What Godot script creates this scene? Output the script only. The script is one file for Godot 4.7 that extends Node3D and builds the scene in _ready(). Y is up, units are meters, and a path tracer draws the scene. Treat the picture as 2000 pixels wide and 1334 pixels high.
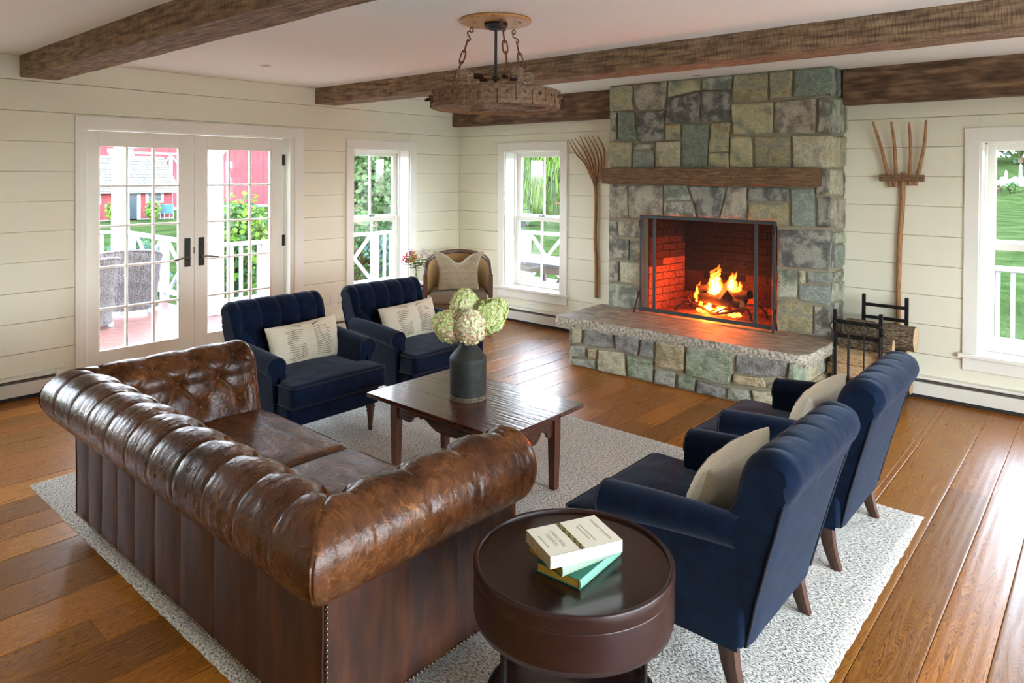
extends Node3D
# A farmhouse living room with a stone fireplace. Corner of the two far walls is the origin: x runs along the fireplace wall, z along the wall with the glazed doors.

const CEIL := 2.468
const RX := 7.7
const RZ := 7.8
var M := {}
var T := {}
var used := {}
var rng := RandomNumberGenerator.new()


func _ready() -> void:
	rng.seed = 7
	view_and_light()
	make_materials()
	build_room()
	build_fireplace()
	build_furniture()
	build_small_things()
	build_outside()


func view_and_light() -> void:
	var cam := Camera3D.new()
	cam.name = "camera"
	add_child(cam)
	cam.position = Vector3(5.979, 1.64, 5.93)
	cam.rotation_degrees = Vector3(-0.635, 40.93, 0.332)
	cam.set_frustum(0.05 * 1334.0 / 1368.0, Vector2(0, -0.05 * (667.0 - 354.35) / 1368.0), 0.05, 400.0)
	cam.current = true
	var sky_mat := ProceduralSkyMaterial.new()
	sky_mat.sky_top_color = Color(0.62, 0.73, 0.88)
	sky_mat.sky_horizon_color = Color(0.96, 0.985, 1.0)
	sky_mat.sky_curve = 0.4
	sky_mat.ground_horizon_color = Color(0.5, 0.53, 0.47)
	sky_mat.ground_bottom_color = Color(0.34, 0.38, 0.3)
	sky_mat.sun_angle_max = 1.0
	var env := Environment.new()
	env.background_mode = Environment.BG_SKY
	env.sky = Sky.new()
	env.sky.sky_material = sky_mat
	env.background_energy_multiplier = 1.0
	env.tonemap_mode = Environment.TONE_MAPPER_LINEAR
	env.tonemap_exposure = 32.0
	env.sdfgi_enabled = true
	env.ssao_enabled = true
	env.ssil_enabled = true
	var we := WorldEnvironment.new()
	we.name = "environment"
	we.environment = env
	add_child(we)


# ---------------------------------------------------------------- geometry

class Geo:
	var v := PackedVector3Array()
	var ix := PackedInt32Array()
	var uv := PackedVector2Array()
	var col := PackedColorArray()

	func vert(p: Vector3, t := Vector2.ZERO) -> int:
		v.push_back(p)
		uv.push_back(t)
		return v.size() - 1

	func tri(a: int, b: int, c: int) -> void:
		ix.push_back(a)
		ix.push_back(b)
		ix.push_back(c)

	func quad(a: int, b: int, c: int, d: int) -> void:
		tri(a, b, c)
		tri(a, c, d)

	func face(pts: Array) -> void:  # convex, flat, seen counter-clockwise from outside
		var f := v.size()
		for p in pts:
			vert(p)
		for i in range(1, pts.size() - 1):
			tri(f, f + i, f + i + 1)

	func box(c: Vector3, s: Vector3, bevel := 0.0, xf := Transform3D()) -> Geo:
		var h := s * 0.5
		var b := minf(bevel, minf(h.x, minf(h.y, h.z)) * 0.9)
		for ax in 3:
			var u := (ax + 1) % 3
			var w := (ax + 2) % 3
			for sg in [-1.0, 1.0]:
				var pts := []
				for k in [[-1, -1], [1, -1], [1, 1], [-1, 1]]:
					var p := Vector3.ZERO
					p[ax] = sg * h[ax]
					p[u] = k[0] * (h[u] - b)
					p[w] = k[1] * (h[w] - b)
					pts.append(xf * (c + p))
				if sg < 0:
					pts.reverse()
				face(pts)
		if b > 0.0:
			for ax in 3:
				var u := (ax + 1) % 3
				var w := (ax + 2) % 3
				for su in [-1.0, 1.0]:
					for sw in [-1.0, 1.0]:
						var q := []
						for k in [[-1, 0], [1, 0], [1, 1], [-1, 1]]:
							var p := Vector3.ZERO
							p[ax] = k[0] * (h[ax] - b)
							p[u] = su * (h[u] - (0.0 if k[1] == 0 else b))
							p[w] = sw * (h[w] - (b if k[1] == 0 else 0.0))
							q.append(xf * (c + p))
						if su * sw < 0:
							q.reverse()
						face(q)
			for sx in [-1.0, 1.0]:
				for sy in [-1.0, 1.0]:
					for sz in [-1.0, 1.0]:
						var q := [xf * (c + Vector3(sx * h.x, sy * (h.y - b), sz * (h.z - b))), xf * (c + Vector3(sx * (h.x - b), sy * h.y, sz * (h.z - b))), xf * (c + Vector3(sx * (h.x - b), sy * (h.y - b), sz * h.z))]
						if sx * sy * sz < 0:
							q.reverse()
						face(q)
		return self

	func prism(poly: PackedVector2Array, z0: float, z1: float, xf := Transform3D(), bevel := 0.0) -> Geo:
		var p := poly
		if Geometry2D.is_polygon_clockwise(p):
			p = p.duplicate()
			p.reverse()
		var inner := p
		if bevel > 0.0:
			var off := Geometry2D.offset_polygon(p, -bevel)
			if off.size() == 1 and off[0].size() == p.size():
				inner = off[0]
				if Geometry2D.is_polygon_clockwise(inner):
					inner.reverse()
				var best := 0
				for i in inner.size():
					if inner[i].distance_squared_to(p[0]) < inner[best].distance_squared_to(p[0]):
						best = i
				var turned := PackedVector2Array()
				for i in inner.size():
					turned.push_back(inner[(i + best) % inner.size()])
				inner = turned
			else:
				bevel = 0.0
		var t := Geometry2D.triangulate_polygon(inner)
		for side in 2:
			var f := v.size()
			for q in inner:
				vert(xf * Vector3(q.x, q.y, z1 if side else z0), q)
			for i in range(0, t.size(), 3):
				var a := t[i]
				var b := t[i + 1]
				var c := t[i + 2]
				var ccw := (inner[b] - inner[a]).cross(inner[c] - inner[a]) > 0.0
				if ccw == (side == 1):
					tri(f + a, f + b, f + c)
				else:
					tri(f + a, f + c, f + b)
		var n := p.size()
		for i in n:
			var j := (i + 1) % n
			face([xf * Vector3(p[i].x, p[i].y, z0 + bevel), xf * Vector3(p[j].x, p[j].y, z0 + bevel), xf * Vector3(p[j].x, p[j].y, z1 - bevel), xf * Vector3(p[i].x, p[i].y, z1 - bevel)])
			if bevel > 0.0:
				face([xf * Vector3(p[i].x, p[i].y, z1 - bevel), xf * Vector3(p[j].x, p[j].y, z1 - bevel), xf * Vector3(inner[j].x, inner[j].y, z1), xf * Vector3(inner[i].x, inner[i].y, z1)])
				face([xf * Vector3(inner[i].x, inner[i].y, z0), xf * Vector3(inner[j].x, inner[j].y, z0), xf * Vector3(p[j].x, p[j].y, z0 + bevel), xf * Vector3(p[i].x, p[i].y, z0 + bevel)])
		return self

	func grid(nu: int, nv: int, f: Callable, wrap_u := false, wrap_v := false) -> Geo:
		var first := v.size()
		var mu := nu if wrap_u else nu + 1
		var mv := nv if wrap_v else nv + 1
		for j in mv:
			for i in mu:
				var a := float(i) / nu
				var b := float(j) / nv
				vert(f.call(a, b), Vector2(a, b))
		for j in nv:
			for i in nu:
				var a := first + j * mu + i
				var b := first + j * mu + (i + 1) % mu
				var c := first + ((j + 1) % mv) * mu + (i + 1) % mu
				var d := first + ((j + 1) % mv) * mu + i
				quad(a, b, c, d)
		return self

	func lathe(prof: Array, n := 24, xf := Transform3D()) -> Geo:  # prof: Vector2(radius, y) from bottom to top; equal neighbours make a hard edge
		var first := v.size()
		for p in prof:
			for i in n:
				var a := TAU * i / n
				vert(xf * Vector3(p.x * cos(a), p.y, -p.x * sin(a)), Vector2(float(i) / n, p.y))
		for k in prof.size() - 1:
			if prof[k].is_equal_approx(prof[k + 1]):
				continue
			for i in n:
				var a := first + k * n + i
				var b := first + k * n + (i + 1) % n
				quad(a, b, b + n, a + n)
		return self

	func tube(path: Array, rad, n := 8, closed := false) -> Geo:
		var first := v.size()
		var m := path.size()
		var up := Vector3.UP
		for k in m:
			var p: Vector3 = path[k]
			var a: Vector3 = path[(k - 1 + m) % m] if closed or k > 0 else p
			var b: Vector3 = path[(k + 1) % m] if closed or k < m - 1 else p
			var d := (b - a).normalized()
			if k == 0:
				up = Vector3.UP if absf(d.y) < 0.9 else Vector3.RIGHT
			var x := d.cross(up).normalized()
			up = x.cross(d).normalized()
			var r: float = rad if rad is float else rad[k]
			for i in n:
				var t := TAU * i / n
				vert(p + (x * cos(t) + up * sin(t)) * r, Vector2(float(i) / n, float(k) / m))
		for k in (m if closed else m - 1):
			for i in n:
				var a := first + k * n + i
				var b := first + k * n + (i + 1) % n
				var e := first + ((k + 1) % m) * n
				quad(a, b, e + (i + 1) % n, e + i)
		if not closed:
			for e in [0, m - 1]:
				var c := vert(path[e])
				var ring := []
				for i in n:
					ring.append(vert(v[first + e * n + i]))
				for i in n:
					if e == 0:
						tri(c, ring[(i + 1) % n], ring[i])
					else:
						tri(c, ring[i], ring[(i + 1) % n])
		return self

	func ball(c: Vector3, r: Vector3, nu := 12, nv := 8, xf := Transform3D()) -> Geo:
		return grid(nu, nv, func(a: float, b: float) -> Vector3:
			var t := PI * (b - 0.5)
			return xf * (c + Vector3(r.x * cos(t) * cos(TAU * a), r.y * sin(t), -r.z * cos(t) * sin(TAU * a))), true)

	func mesh() -> ArrayMesh:
		var n := PackedVector3Array()
		n.resize(v.size())
		for i in range(0, ix.size(), 3):
			var a := ix[i]
			var b := ix[i + 1]
			var c := ix[i + 2]
			var f := (v[b] - v[a]).cross(v[c] - v[a])
			n[a] += f
			n[b] += f
			n[c] += f
		for i in n.size():
			n[i] = n[i].normalized() if n[i].length_squared() > 1e-24 else Vector3.UP
		var r := ix.duplicate()
		r.reverse()
		var arr := []
		arr.resize(Mesh.ARRAY_MAX)
		arr[Mesh.ARRAY_VERTEX] = v
		arr[Mesh.ARRAY_NORMAL] = n
		arr[Mesh.ARRAY_TEX_UV] = uv
		if col.size() == v.size():
			arr[Mesh.ARRAY_COLOR] = col
		arr[Mesh.ARRAY_INDEX] = r
		var m := ArrayMesh.new()
		m.add_surface_from_arrays(Mesh.PRIMITIVE_TRIANGLES, arr)
		return m


func numbered(called: String) -> String:
	var n: int = used.get(called, 0)
	used[called] = n + 1
	return called if n == 0 else "%s_%03d" % [called, n]


func put(called: String, g, mat: Material, parent: Node = self, label := "") -> MeshInstance3D:
	var o := MeshInstance3D.new()
	o.name = numbered(called) if parent == self else called
	o.mesh = g.mesh() if g is Geo else g
	o.material_override = mat
	parent.add_child(o, true)
	if label:
		o.set_meta("label", label)
	return o


func tag(o: Node3D, label: String, category: String, group := "") -> Node3D:
	o.set_meta("label", label)
	o.set_meta("category", category)
	if group:
		o.set_meta("group", group)
	return o


func thing(called: String, label: String, category: String, at := Vector3.ZERO, turn := 0.0, group := "") -> Node3D:
	var o := Node3D.new()
	o.name = numbered(called)
	add_child(o)
	o.position = at
	o.rotation.y = turn
	return tag(o, label, category, group)


func node(called: String, parent: Node) -> Node3D:
	var o := Node3D.new()
	o.name = called
	parent.add_child(o, true)
	return o


func structure(called: String, at := Vector3.ZERO) -> Node3D:
	var o := Node3D.new()
	o.name = called
	add_child(o)
	o.position = at
	o.set_meta("kind", "structure")
	return o


func copy_of(o: Node3D, at: Vector3, turn: float, label: String) -> Node3D:
	var c: Node3D = o.duplicate()
	c.name = numbered(String(o.name))
	add_child(c)
	c.position = at
	c.rotation.y = turn
	c.set_meta("label", label)
	return c


func stuff(o: Node3D) -> Node3D:
	o.set_meta("kind", "stuff")
	return o


func bx(a: Vector3, b: Vector3, bevel := 0.0) -> Geo:
	return Geo.new().box((a + b) * 0.5, (b - a).abs(), bevel)


func pts2(a: Array) -> PackedVector2Array:
	var p := PackedVector2Array()
	for i in range(0, a.size(), 2):
		p.push_back(Vector2(a[i], a[i + 1]))
	return p


func smooth_path(pts: Array, per := 6, closed := false) -> Array:
	var out := []
	var n := pts.size()
	for i in (n if closed else n - 1):
		var p0: Vector3 = pts[(i - 1 + n) % n] if closed or i > 0 else pts[i]
		var p1: Vector3 = pts[i]
		var p2: Vector3 = pts[(i + 1) % n]
		var p3: Vector3 = pts[(i + 2) % n] if closed or i + 2 < n else p2
		for k in per:
			out.append(p1.cubic_interpolate(p2, p0, p3, float(k) / per))
	if not closed:
		out.append(pts[n - 1])
	return out

# ---------------------------------------------------------------- materials

func ramp(stops: Array) -> Gradient:
	var g := Gradient.new()
	var o := PackedFloat32Array()
	var c := PackedColorArray()
	for s in stops:
		o.push_back(s[0])
		c.push_back(s[1])
	g.offsets = o
	g.colors = c
	return g


func noise(freq: float, opts := {}) -> FastNoiseLite:
	var n := FastNoiseLite.new()
	n.noise_type = opts.get("type", FastNoiseLite.TYPE_SIMPLEX_SMOOTH)
	n.seed = opts.get("seed", 1)
	n.frequency = freq
	n.fractal_type = opts.get("fractal", FastNoiseLite.FRACTAL_FBM)
	n.fractal_octaves = opts.get("oct", 4)
	n.fractal_gain = opts.get("gain", 0.5)
	if opts.has("cell"):
		n.cellular_return_type = opts.cell
		n.cellular_jitter = opts.get("jitter", 1.0)
	if opts.has("warp"):
		n.domain_warp_enabled = true
		n.domain_warp_amplitude = opts.warp
		n.domain_warp_frequency = opts.get("warp_freq", 0.02)
		n.domain_warp_fractal_octaves = 3
	return n


func tex(freq: float, stops: Array, opts := {}) -> NoiseTexture2D:
	var t := NoiseTexture2D.new()
	t.width = opts.get("size", 512)
	t.height = opts.get("height", t.width)
	t.seamless = true
	t.seamless_blend_skirt = opts.get("skirt", 0.15)
	t.normalize = opts.get("normalize", true)
	t.noise = noise(freq, opts)
	if stops:
		t.color_ramp = ramp(stops)
	return t


func mat(called: String, c: Color, rough: float, opts := {}) -> StandardMaterial3D:
	var m := StandardMaterial3D.new()
	m.resource_name = called
	m.albedo_color = c
	m.roughness = rough
	m.metallic = opts.get("metal", 0.0)
	m.metallic_specular = opts.get("spec", 0.5)
	if opts.has("tex"):
		m.albedo_texture = opts.tex
	if opts.has("rough_tex"):
		m.roughness_texture = opts.rough_tex
		m.roughness_texture_channel = BaseMaterial3D.TEXTURE_CHANNEL_RED
	if opts.has("bump"):
		m.heightmap_enabled = true
		m.heightmap_texture = opts.bump
		m.heightmap_scale = opts.get("height", 0.2)
	if opts.has("scale"):
		m.uv1_triplanar = true
		m.uv1_world_triplanar = opts.get("world", false)
		m.uv1_triplanar_sharpness = 6.0
		m.uv1_scale = opts.scale
		m.uv1_offset = opts.get("offset", Vector3.ZERO)
	if opts.has("uv"):
		m.uv1_scale = opts.uv
	if opts.has("rim"):
		m.rim_enabled = true
		m.rim = opts.rim
		m.rim_tint = opts.get("tint", 0.5)
	if opts.has("coat"):
		m.clearcoat_enabled = true
		m.clearcoat = opts.coat
		m.clearcoat_roughness = opts.get("coat_rough", 0.2)
	if opts.has("emit"):
		m.emission_enabled = true
		m.emission = opts.emit
		m.emission_energy_multiplier = opts.get("energy", 1.0)
	if opts.has("back"):
		m.backlight_enabled = true
		m.backlight = opts.back
	if opts.has("detail"):
		m.detail_enabled = true
		m.detail_albedo = opts.detail
		m.detail_blend_mode = BaseMaterial3D.BLEND_MODE_MUL
		m.detail_uv_layer = BaseMaterial3D.DETAIL_UV_2
		m.uv2_triplanar = true
		m.uv2_world_triplanar = opts.get("world", false)
		m.uv2_triplanar_sharpness = 6.0
		m.uv2_scale = opts.detail_scale
		m.uv2_offset = opts.get("offset", Vector3.ZERO)
	if opts.get("alpha", false):
		m.transparency = BaseMaterial3D.TRANSPARENCY_ALPHA
	if opts.get("vertex", false):
		m.vertex_color_use_as_albedo = true
	M[called] = m
	return m


func c8(r: int, g: int, b: int, a := 1.0) -> Color:
	return Color(r / 255.0, g / 255.0, b / 255.0, a)


func grain_stops(a: Color, b: Color, n: int, sd: int) -> Array:
	var r := RandomNumberGenerator.new()
	r.seed = sd
	var s := []
	for i in n:
		var t := float(i) / n
		s.append([t + 0.001, a.lerp(b, r.randf_range(0.0, 0.3))])
		s.append([t + (0.55 + r.randf() * 0.2) / n, a.lerp(b, r.randf_range(0.25, 0.55))])
		s.append([t + 0.88 / n, a.lerp(b, r.randf_range(0.75, 1.0))])
	return s


func hide_texture() -> ImageTexture:  # brown hide crossed by fine, meandering lighter cracks
	var n := 768
	var cells: Array = []
	for k in 3:
		var f := noise([0.016, 0.03, 0.02][k], {"type": FastNoiseLite.TYPE_CELLULAR, "cell": FastNoiseLite.RETURN_DISTANCE2_SUB, "fractal": FastNoiseLite.FRACTAL_NONE, "warp": [60.0, 34.0, 90.0][k], "warp_freq": [0.012, 0.03, 0.02][k], "seed": 33 + k})
		cells.append(f.get_seamless_image(n, n, false, false, 0.08, true).get_data())
	var mask := noise(0.009, {"seed": 71, "oct": 3}).get_seamless_image(n, n, false, false, 0.1, true).get_data()
	var tone := noise(0.012, {"seed": 72, "oct": 5}).get_seamless_image(n, n, false, false, 0.1, true).get_data()
	var out := PackedByteArray()
	out.resize(n * n * 3)
	for i in n * n:
		var m := mask[i] / 255.0
		var a := maxf(0.0, 1.0 - cells[0][i] / 20.0) * clampf(m * 2.6 - 0.7, 0.0, 1.0)
		var b := maxf(0.0, 1.0 - cells[1][i] / 26.0) * clampf(1.5 - m * 2.4, 0.0, 1.0) * 0.7
		var c := maxf(0.0, 1.0 - cells[2][i] / 16.0) * 0.55
		var l := minf(1.0, maxf(a, maxf(b, c)))
		var t := 0.78 + 0.44 * tone[i] / 255.0
		out[i * 3] = int(minf(255.0, lerpf(98.0 * t, 184.0, l * 0.75)))
		out[i * 3 + 1] = int(minf(255.0, lerpf(61.0 * t, 130.0, l * 0.75)))
		out[i * 3 + 2] = int(minf(255.0, lerpf(34.0 * t, 78.0, l * 0.75)))
	return ImageTexture.create_from_image(Image.create_from_data(n, n, false, Image.FORMAT_RGB8, out))


func make_materials() -> void:
	var white := Color.WHITE
	T.fine = tex(0.06, [], {"oct": 4})
	T.soft = tex(0.012, [], {"oct": 4, "seed": 5})
	T.blotch = tex(0.008, [[0.2, Color(0.72, 0.7, 0.68)], [0.5, Color(0.9, 0.9, 0.9)], [0.8, Color(1, 1, 1)]], {"oct": 5, "seed": 9})
	T.streak = tex(0.03, [[0.1, Color(0.62, 0.6, 0.58)], [0.5, Color(0.9, 0.9, 0.9)], [0.9, white]], {"oct": 5, "seed": 4})
	T.rings = tex(0.0035, grain_stops(Color(1, 1, 1), Color(0.44, 0.37, 0.31), 26, 3), {"oct": 3, "gain": 0.35, "size": 1024, "seed": 12})
	T.pores = tex(0.09, [[0.3, Color(0.88, 0.86, 0.84)], [0.5, Color(0.98, 0.98, 0.98)], [1.0, white]], {"oct": 3, "seed": 8})
	T.weave = tex(0.2, [[0.2, Color(0.8, 0.8, 0.8)], [0.8, white]], {"oct": 2, "seed": 2, "type": FastNoiseLite.TYPE_VALUE})
	# room
	mat("wall_paint", c8(236, 234, 211), 0.55, {"bump": T.soft, "height": 0.03, "scale": Vector3(1.5, 1.5, 1.5), "world": true})
	mat("trim_paint", c8(240, 239, 228), 0.38)
	mat("door_paint", c8(240, 238, 226), 0.35)
	mat("ceiling_paint", c8(243, 243, 236), 0.8)
	mat("heater_enamel", c8(228, 226, 212), 0.4)
	mat("heater_dark", c8(40, 42, 40), 0.7)
	mat("heater_fin", c8(150, 148, 138), 0.45, {"metal": 0.6})
	mat("outlet_plastic", c8(240, 238, 228), 0.35)
	mat("slot_dark", c8(30, 30, 30), 0.6)
	mat("pane_glass", Color(0.02, 0.03, 0.03, 0.1), 0.02, {"alpha": true})
	mat("pane_clear", Color(1, 1, 1, 0.0), 0.02, {"alpha": true})
	mat("bronze", c8(58, 62, 60), 0.4, {"metal": 0.7})
	mat("handle_nickel", c8(120, 112, 98), 0.3, {"metal": 0.9})
	for i in 6:
		var tone: float = [1.0, 0.86, 0.93, 0.78, 1.06, 0.9][i]
		var warm: float = [0.0, 0.01, -0.01, 0.0, 0.015, -0.015][i]
		mat("floor_oak_%d" % i, Color(0.88 * tone, (0.575 + warm) * tone, 0.215 * tone), 0.38, {"spec": 0.4, 
			"tex": T.rings, "scale": Vector3(3.1, 3.1, 0.22), "world": true, "offset": Vector3(0.137 * i, 0.31 * i, 0.419 * i), "detail": T.pores, "detail_scale": Vector3(7, 7, 0.5),
			"bump": T.soft, "height": 0.014, "rough_tex": tex(0.02, [[0.2, Color(0.72, 0.72, 0.72)], [0.8, Color(1, 1, 1)]], {"seed": 30}) if i == 0 else M.floor_oak_0.roughness_texture})
	mat("floor_gap", c8(40, 22, 10), 0.8)
	var beam_tex := tex(0.02, [[0.15, c8(104, 82, 62)], [0.45, c8(146, 119, 90)], [0.7, c8(166, 138, 106)], [0.95, c8(190, 160, 126)]], {"oct": 5, "seed": 21})
	mat("beam_wood", white, 0.75, {"tex": beam_tex, "scale": Vector3(0.35, 3.0, 3.0), "world": true, "detail": T.streak, "detail_scale": Vector3(7, 0.7, 0.7), "bump": beam_tex, "height": 0.25})
	mat("beam_wood_plain", Color(0.84, 0.8, 0.76), 0.7, {"tex": beam_tex, "scale": Vector3(0.3, 2.0, 2.0), "world": true, "offset": Vector3(0.4, 0.2, 0.7), "detail": T.blotch, "detail_scale": Vector3(0.7, 2, 2)})
	mat("mantel_wood", Color(0.9, 0.87, 0.8), 0.72, {"tex": beam_tex, "scale": Vector3(0.5, 5.0, 5.0), "world": true, "offset": Vector3(0.2, 0.6, 0.1), "detail": T.rings, "detail_scale": Vector3(0.35, 4, 4), "bump": beam_tex, "height": 0.4})
	# stone
	var st_fine := tex(0.05, [[0.2, Color(0.72, 0.72, 0.72)], [0.5, Color(0.92, 0.92, 0.92)], [0.85, Color(1.0, 1.0, 1.0)]], {"oct": 5, "gain": 0.65, "seed": 41})
	T.stone_bump = tex(0.018, [], {"oct": 6, "gain": 0.6, "seed": 42})
	var tones := [c8(186, 190, 159), c8(161, 169, 150), c8(138, 141, 127), c8(206, 200, 156), c8(154, 170, 147), c8(220, 217, 186), c8(168, 162, 145), c8(122, 126, 118), c8(191, 181, 139), c8(172, 183, 169)]
	for i in tones.size():
		var t: Color = tones[i]
		var other: Color = [c8(205, 197, 151), c8(199, 204, 178), c8(188, 185, 167), c8(170, 173, 147), c8(130, 144, 127), c8(196, 191, 155), c8(196, 190, 165), c8(167, 169, 154), c8(155, 157, 134), c8(146, 156, 142)][i]
		var st := tex(0.009, [[0.2, t.darkened(0.18)], [0.42, t], [0.6, other], [0.85, other.lightened(0.14)]], {"oct": 6, "gain": 0.6, "seed": 50 + i, "warp": 20.0, "size": 256})
		mat("stone_%d" % i, white, 0.85, {"tex": st, "scale": Vector3(2.2, 2.2, 2.2), "world": true, "offset": Vector3(0.13 * i, 0.27 * i, 0), "detail": st_fine, "detail_scale": Vector3(3.5, 3.5, 3.5), "bump": T.stone_bump, "height": 1.0})
	var pale := [c8(212, 205, 169), c8(182, 186, 167), c8(161, 173, 146), c8(200, 186, 146), c8(152, 152, 144), c8(170, 182, 154)]
	for i in pale.size():
		var t: Color = pale[i]
		var st := tex(0.012, [[0.2, t.darkened(0.2)], [0.5, t], [0.85, t.lightened(0.16)]], {"oct": 6, "gain": 0.65, "seed": 80 + i, "size": 256})
		mat("pale_stone_%d" % i, white, 0.88, {"tex": st, "scale": Vector3(2.4, 2.4, 2.4), "world": true, "detail": st_fine, "detail_scale": Vector3(4.5, 4.5, 4.5), "bump": T.stone_bump, "height": 1.4})
	mat("mortar", c8(176, 168, 142), 0.95, {"tex": st_fine, "scale": Vector3(6, 6, 6), "world": true, "bump": T.fine, "height": 0.3})
	var slab_tex := tex(0.012, [[0.2, c8(112, 106, 92)], [0.5, c8(136, 130, 112)], [0.8, c8(156, 148, 128)]], {"oct": 6, "seed": 61})
	mat("hearth_top", white, 0.62, {"tex": slab_tex, "scale": Vector3(0.9, 1.4, 1.6), "world": true, "bump": T.stone_bump, "height": 0.25})
	mat("hearth_edge", white, 0.9, {"tex": tex(0.03, [[0.2, c8(126, 120, 106)], [0.5, c8(176, 168, 150)], [0.85, c8(210, 204, 190)]], {"oct": 6, "gain": 0.65, "seed": 62}), "scale": Vector3(2, 2, 2), "world": true, "bump": T.stone_bump, "height": 1.6})
	var brick_tex := tex(0.02, [[0.15, c8(112, 58, 36)], [0.5, c8(158, 88, 56)], [0.85, c8(182, 112, 76)]], {"oct": 5, "seed": 66})
	mat("fire_brick", white, 0.9, {"tex": brick_tex, "scale": Vector3(3, 3, 3), "world": true, "bump": T.fine, "height": 0.3})
	mat("fire_brick_dark", Color(0.13, 0.12, 0.115), 0.92, {"tex": brick_tex, "scale": Vector3(3, 3, 3), "world": true, "bump": T.fine, "height": 0.3})
	mat("fire_brick_mid", Color(0.45, 0.42, 0.4), 0.92, {"tex": brick_tex, "scale": Vector3(3, 3, 3), "world": true, "bump": T.fine, "height": 0.3})
	mat("brick_mortar", c8(70, 52, 42), 0.95)
	mat("iron_screen", c8(62, 70, 72), 0.5, {"metal": 0.5})
	mat("iron_black", c8(34, 34, 34), 0.42, {"metal": 0.6})
	mat("iron_rust", c8(64, 46, 36), 0.75, {"metal": 0.3})
	mat("screen_mesh", Color(0.05, 0.05, 0.05, 0.22), 0.8, {"alpha": true})
	mat("flame_core", Color(1, 0.9, 0.6, 0.85), 0.8, {"alpha": true, "emit": Color(1.0, 0.8, 0.42), "energy": 1.6})
	mat("flame_mid", Color(1, 0.6, 0.2, 0.4), 0.8, {"alpha": true, "emit": Color(1.0, 0.5, 0.13), "energy": 0.9})
	mat("flame_tip", Color(1, 0.4, 0.1, 0.16), 0.8, {"alpha": true, "emit": Color(1.0, 0.33, 0.06), "energy": 0.6})
	mat("ember", c8(60, 20, 10), 0.9, {"emit": Color(1.0, 0.4, 0.1), "energy": 1.2})
	var bark := tex(0.03, [[0.2, c8(52, 42, 32)], [0.5, c8(98, 82, 62)], [0.8, c8(136, 120, 92)]], {"oct": 5, "seed": 71})
	mat("bark", white, 0.9, {"tex": bark, "scale": Vector3(1.5, 4, 4), "bump": bark, "height": 0.6})
	mat("char_bark", Color(0.45, 0.4, 0.36), 0.9, {"tex": bark, "scale": Vector3(1.5, 4, 4), "bump": bark, "height": 0.6})
	mat("split_wood", c8(222, 186, 138), 0.8, {"tex": T.streak, "scale": Vector3(1.0, 6, 6)})
	# timber
	mat("cherry", Color(0.44, 0.225, 0.13), 0.25, {"tex": T.streak, "scale": Vector3(0.5, 5, 5), "detail": T.rings, "detail_scale": Vector3(0.22, 2.5, 2.5), "bump": T.soft, "height": 0.18, "coat": 0.6, "coat_rough": 0.12})
	mat("cherry_leg", Color(0.4, 0.225, 0.145), 0.38, {"tex": T.streak, "scale": Vector3(5, 0.6, 5)})
	mat("chair_leg", Color(0.36, 0.22, 0.15), 0.4, {"tex": T.streak, "scale": Vector3(6, 0.8, 6)})
	mat("mahogany", Color(0.15, 0.078, 0.058), 0.26, {"tex": T.streak, "scale": Vector3(0.8, 4, 6), "coat": 0.25, "coat_rough": 0.12})
	mat("mahogany_side", Color(0.19, 0.095, 0.078), 0.38, {"tex": T.streak, "scale": Vector3(1.0, 8, 1.0)})
	mat("walnut_frame", Color(0.4, 0.27, 0.18), 0.42, {"tex": T.streak, "scale": Vector3(4, 1, 4)})
	mat("cane", c8(200, 158, 96), 0.6, {"tex": T.weave, "scale": Vector3(12, 12, 12), "bump": T.weave, "height": 0.1})
	mat("pine_disc", c8(214, 158, 92), 0.4, {"tex": T.streak, "scale": Vector3(0.8, 4, 5)})
	mat("fork_wood", Color(0.74, 0.55, 0.37), 0.65, {"tex": T.streak, "scale": Vector3(6, 0.6, 6)})
	mat("fork_head_wood", Color(0.55, 0.42, 0.3), 0.7, {"tex": T.streak, "scale": Vector3(0.7, 6, 6)})
	# leather and cloth
	var hide := hide_texture()
	T.hide_blotch = tex(0.006, [[0.15, Color(0.55, 0.5, 0.48)], [0.5, Color(0.85, 0.82, 0.8)], [0.85, Color(1.0, 1.0, 0.98)]], {"oct": 5, "seed": 35})
	T.creases = tex(0.03, [], {"oct": 5, "gain": 0.6, "seed": 36})
	mat("leather", Color(0.92, 0.9, 0.88), 0.33, {"spec": 0.4, "tex": hide, "scale": Vector3(1.9, 1.9, 1.9), "detail": T.hide_blotch, "detail_scale": Vector3(0.9, 0.9, 0.9), "bump": T.creases, "height": 0.12, "rough_tex": tex(0.02, [[0.2, Color(0.75, 0.75, 0.75)], [0.8, white]], {"seed": 37})})
	mat("leather_panel", Color(0.68, 0.62, 0.6), 0.5, {"tex": tex(0.01, [[0.2, c8(76, 46, 30)], [0.5, c8(98, 60, 36)], [0.8, c8(122, 78, 44)]], {"oct": 5, "seed": 38}), "scale": Vector3(2.4, 0.5, 2.4), "bump": T.creases, "height": 0.06})
	mat("leather_seat", white, 0.36, {"tex": hide, "scale": Vector3(1.9, 1.9, 1.9), "detail": T.hide_blotch, "detail_scale": Vector3(2.1, 2.1, 2.1), "bump": T.creases, "height": 0.18})
	mat("nail_brass", c8(132, 112, 84), 0.35, {"metal": 0.9})
	mat("dark_foot", c8(40, 24, 16), 0.4)
	mat("velvet", Color(0.02, 0.095, 0.19), 0.8, {"rim": 1.0, "tint": 0.52, "spec": 0.2, "tex": tex(0.01, [[0.2, Color(0.7, 0.72, 0.75)], [0.8, white]], {"oct": 5, "seed": 44}), "scale": Vector3(2, 2, 2)})
	mat("velvet_piping", Color(0.035, 0.07, 0.13), 0.85, {"rim": 0.6, "tint": 0.6})
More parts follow.
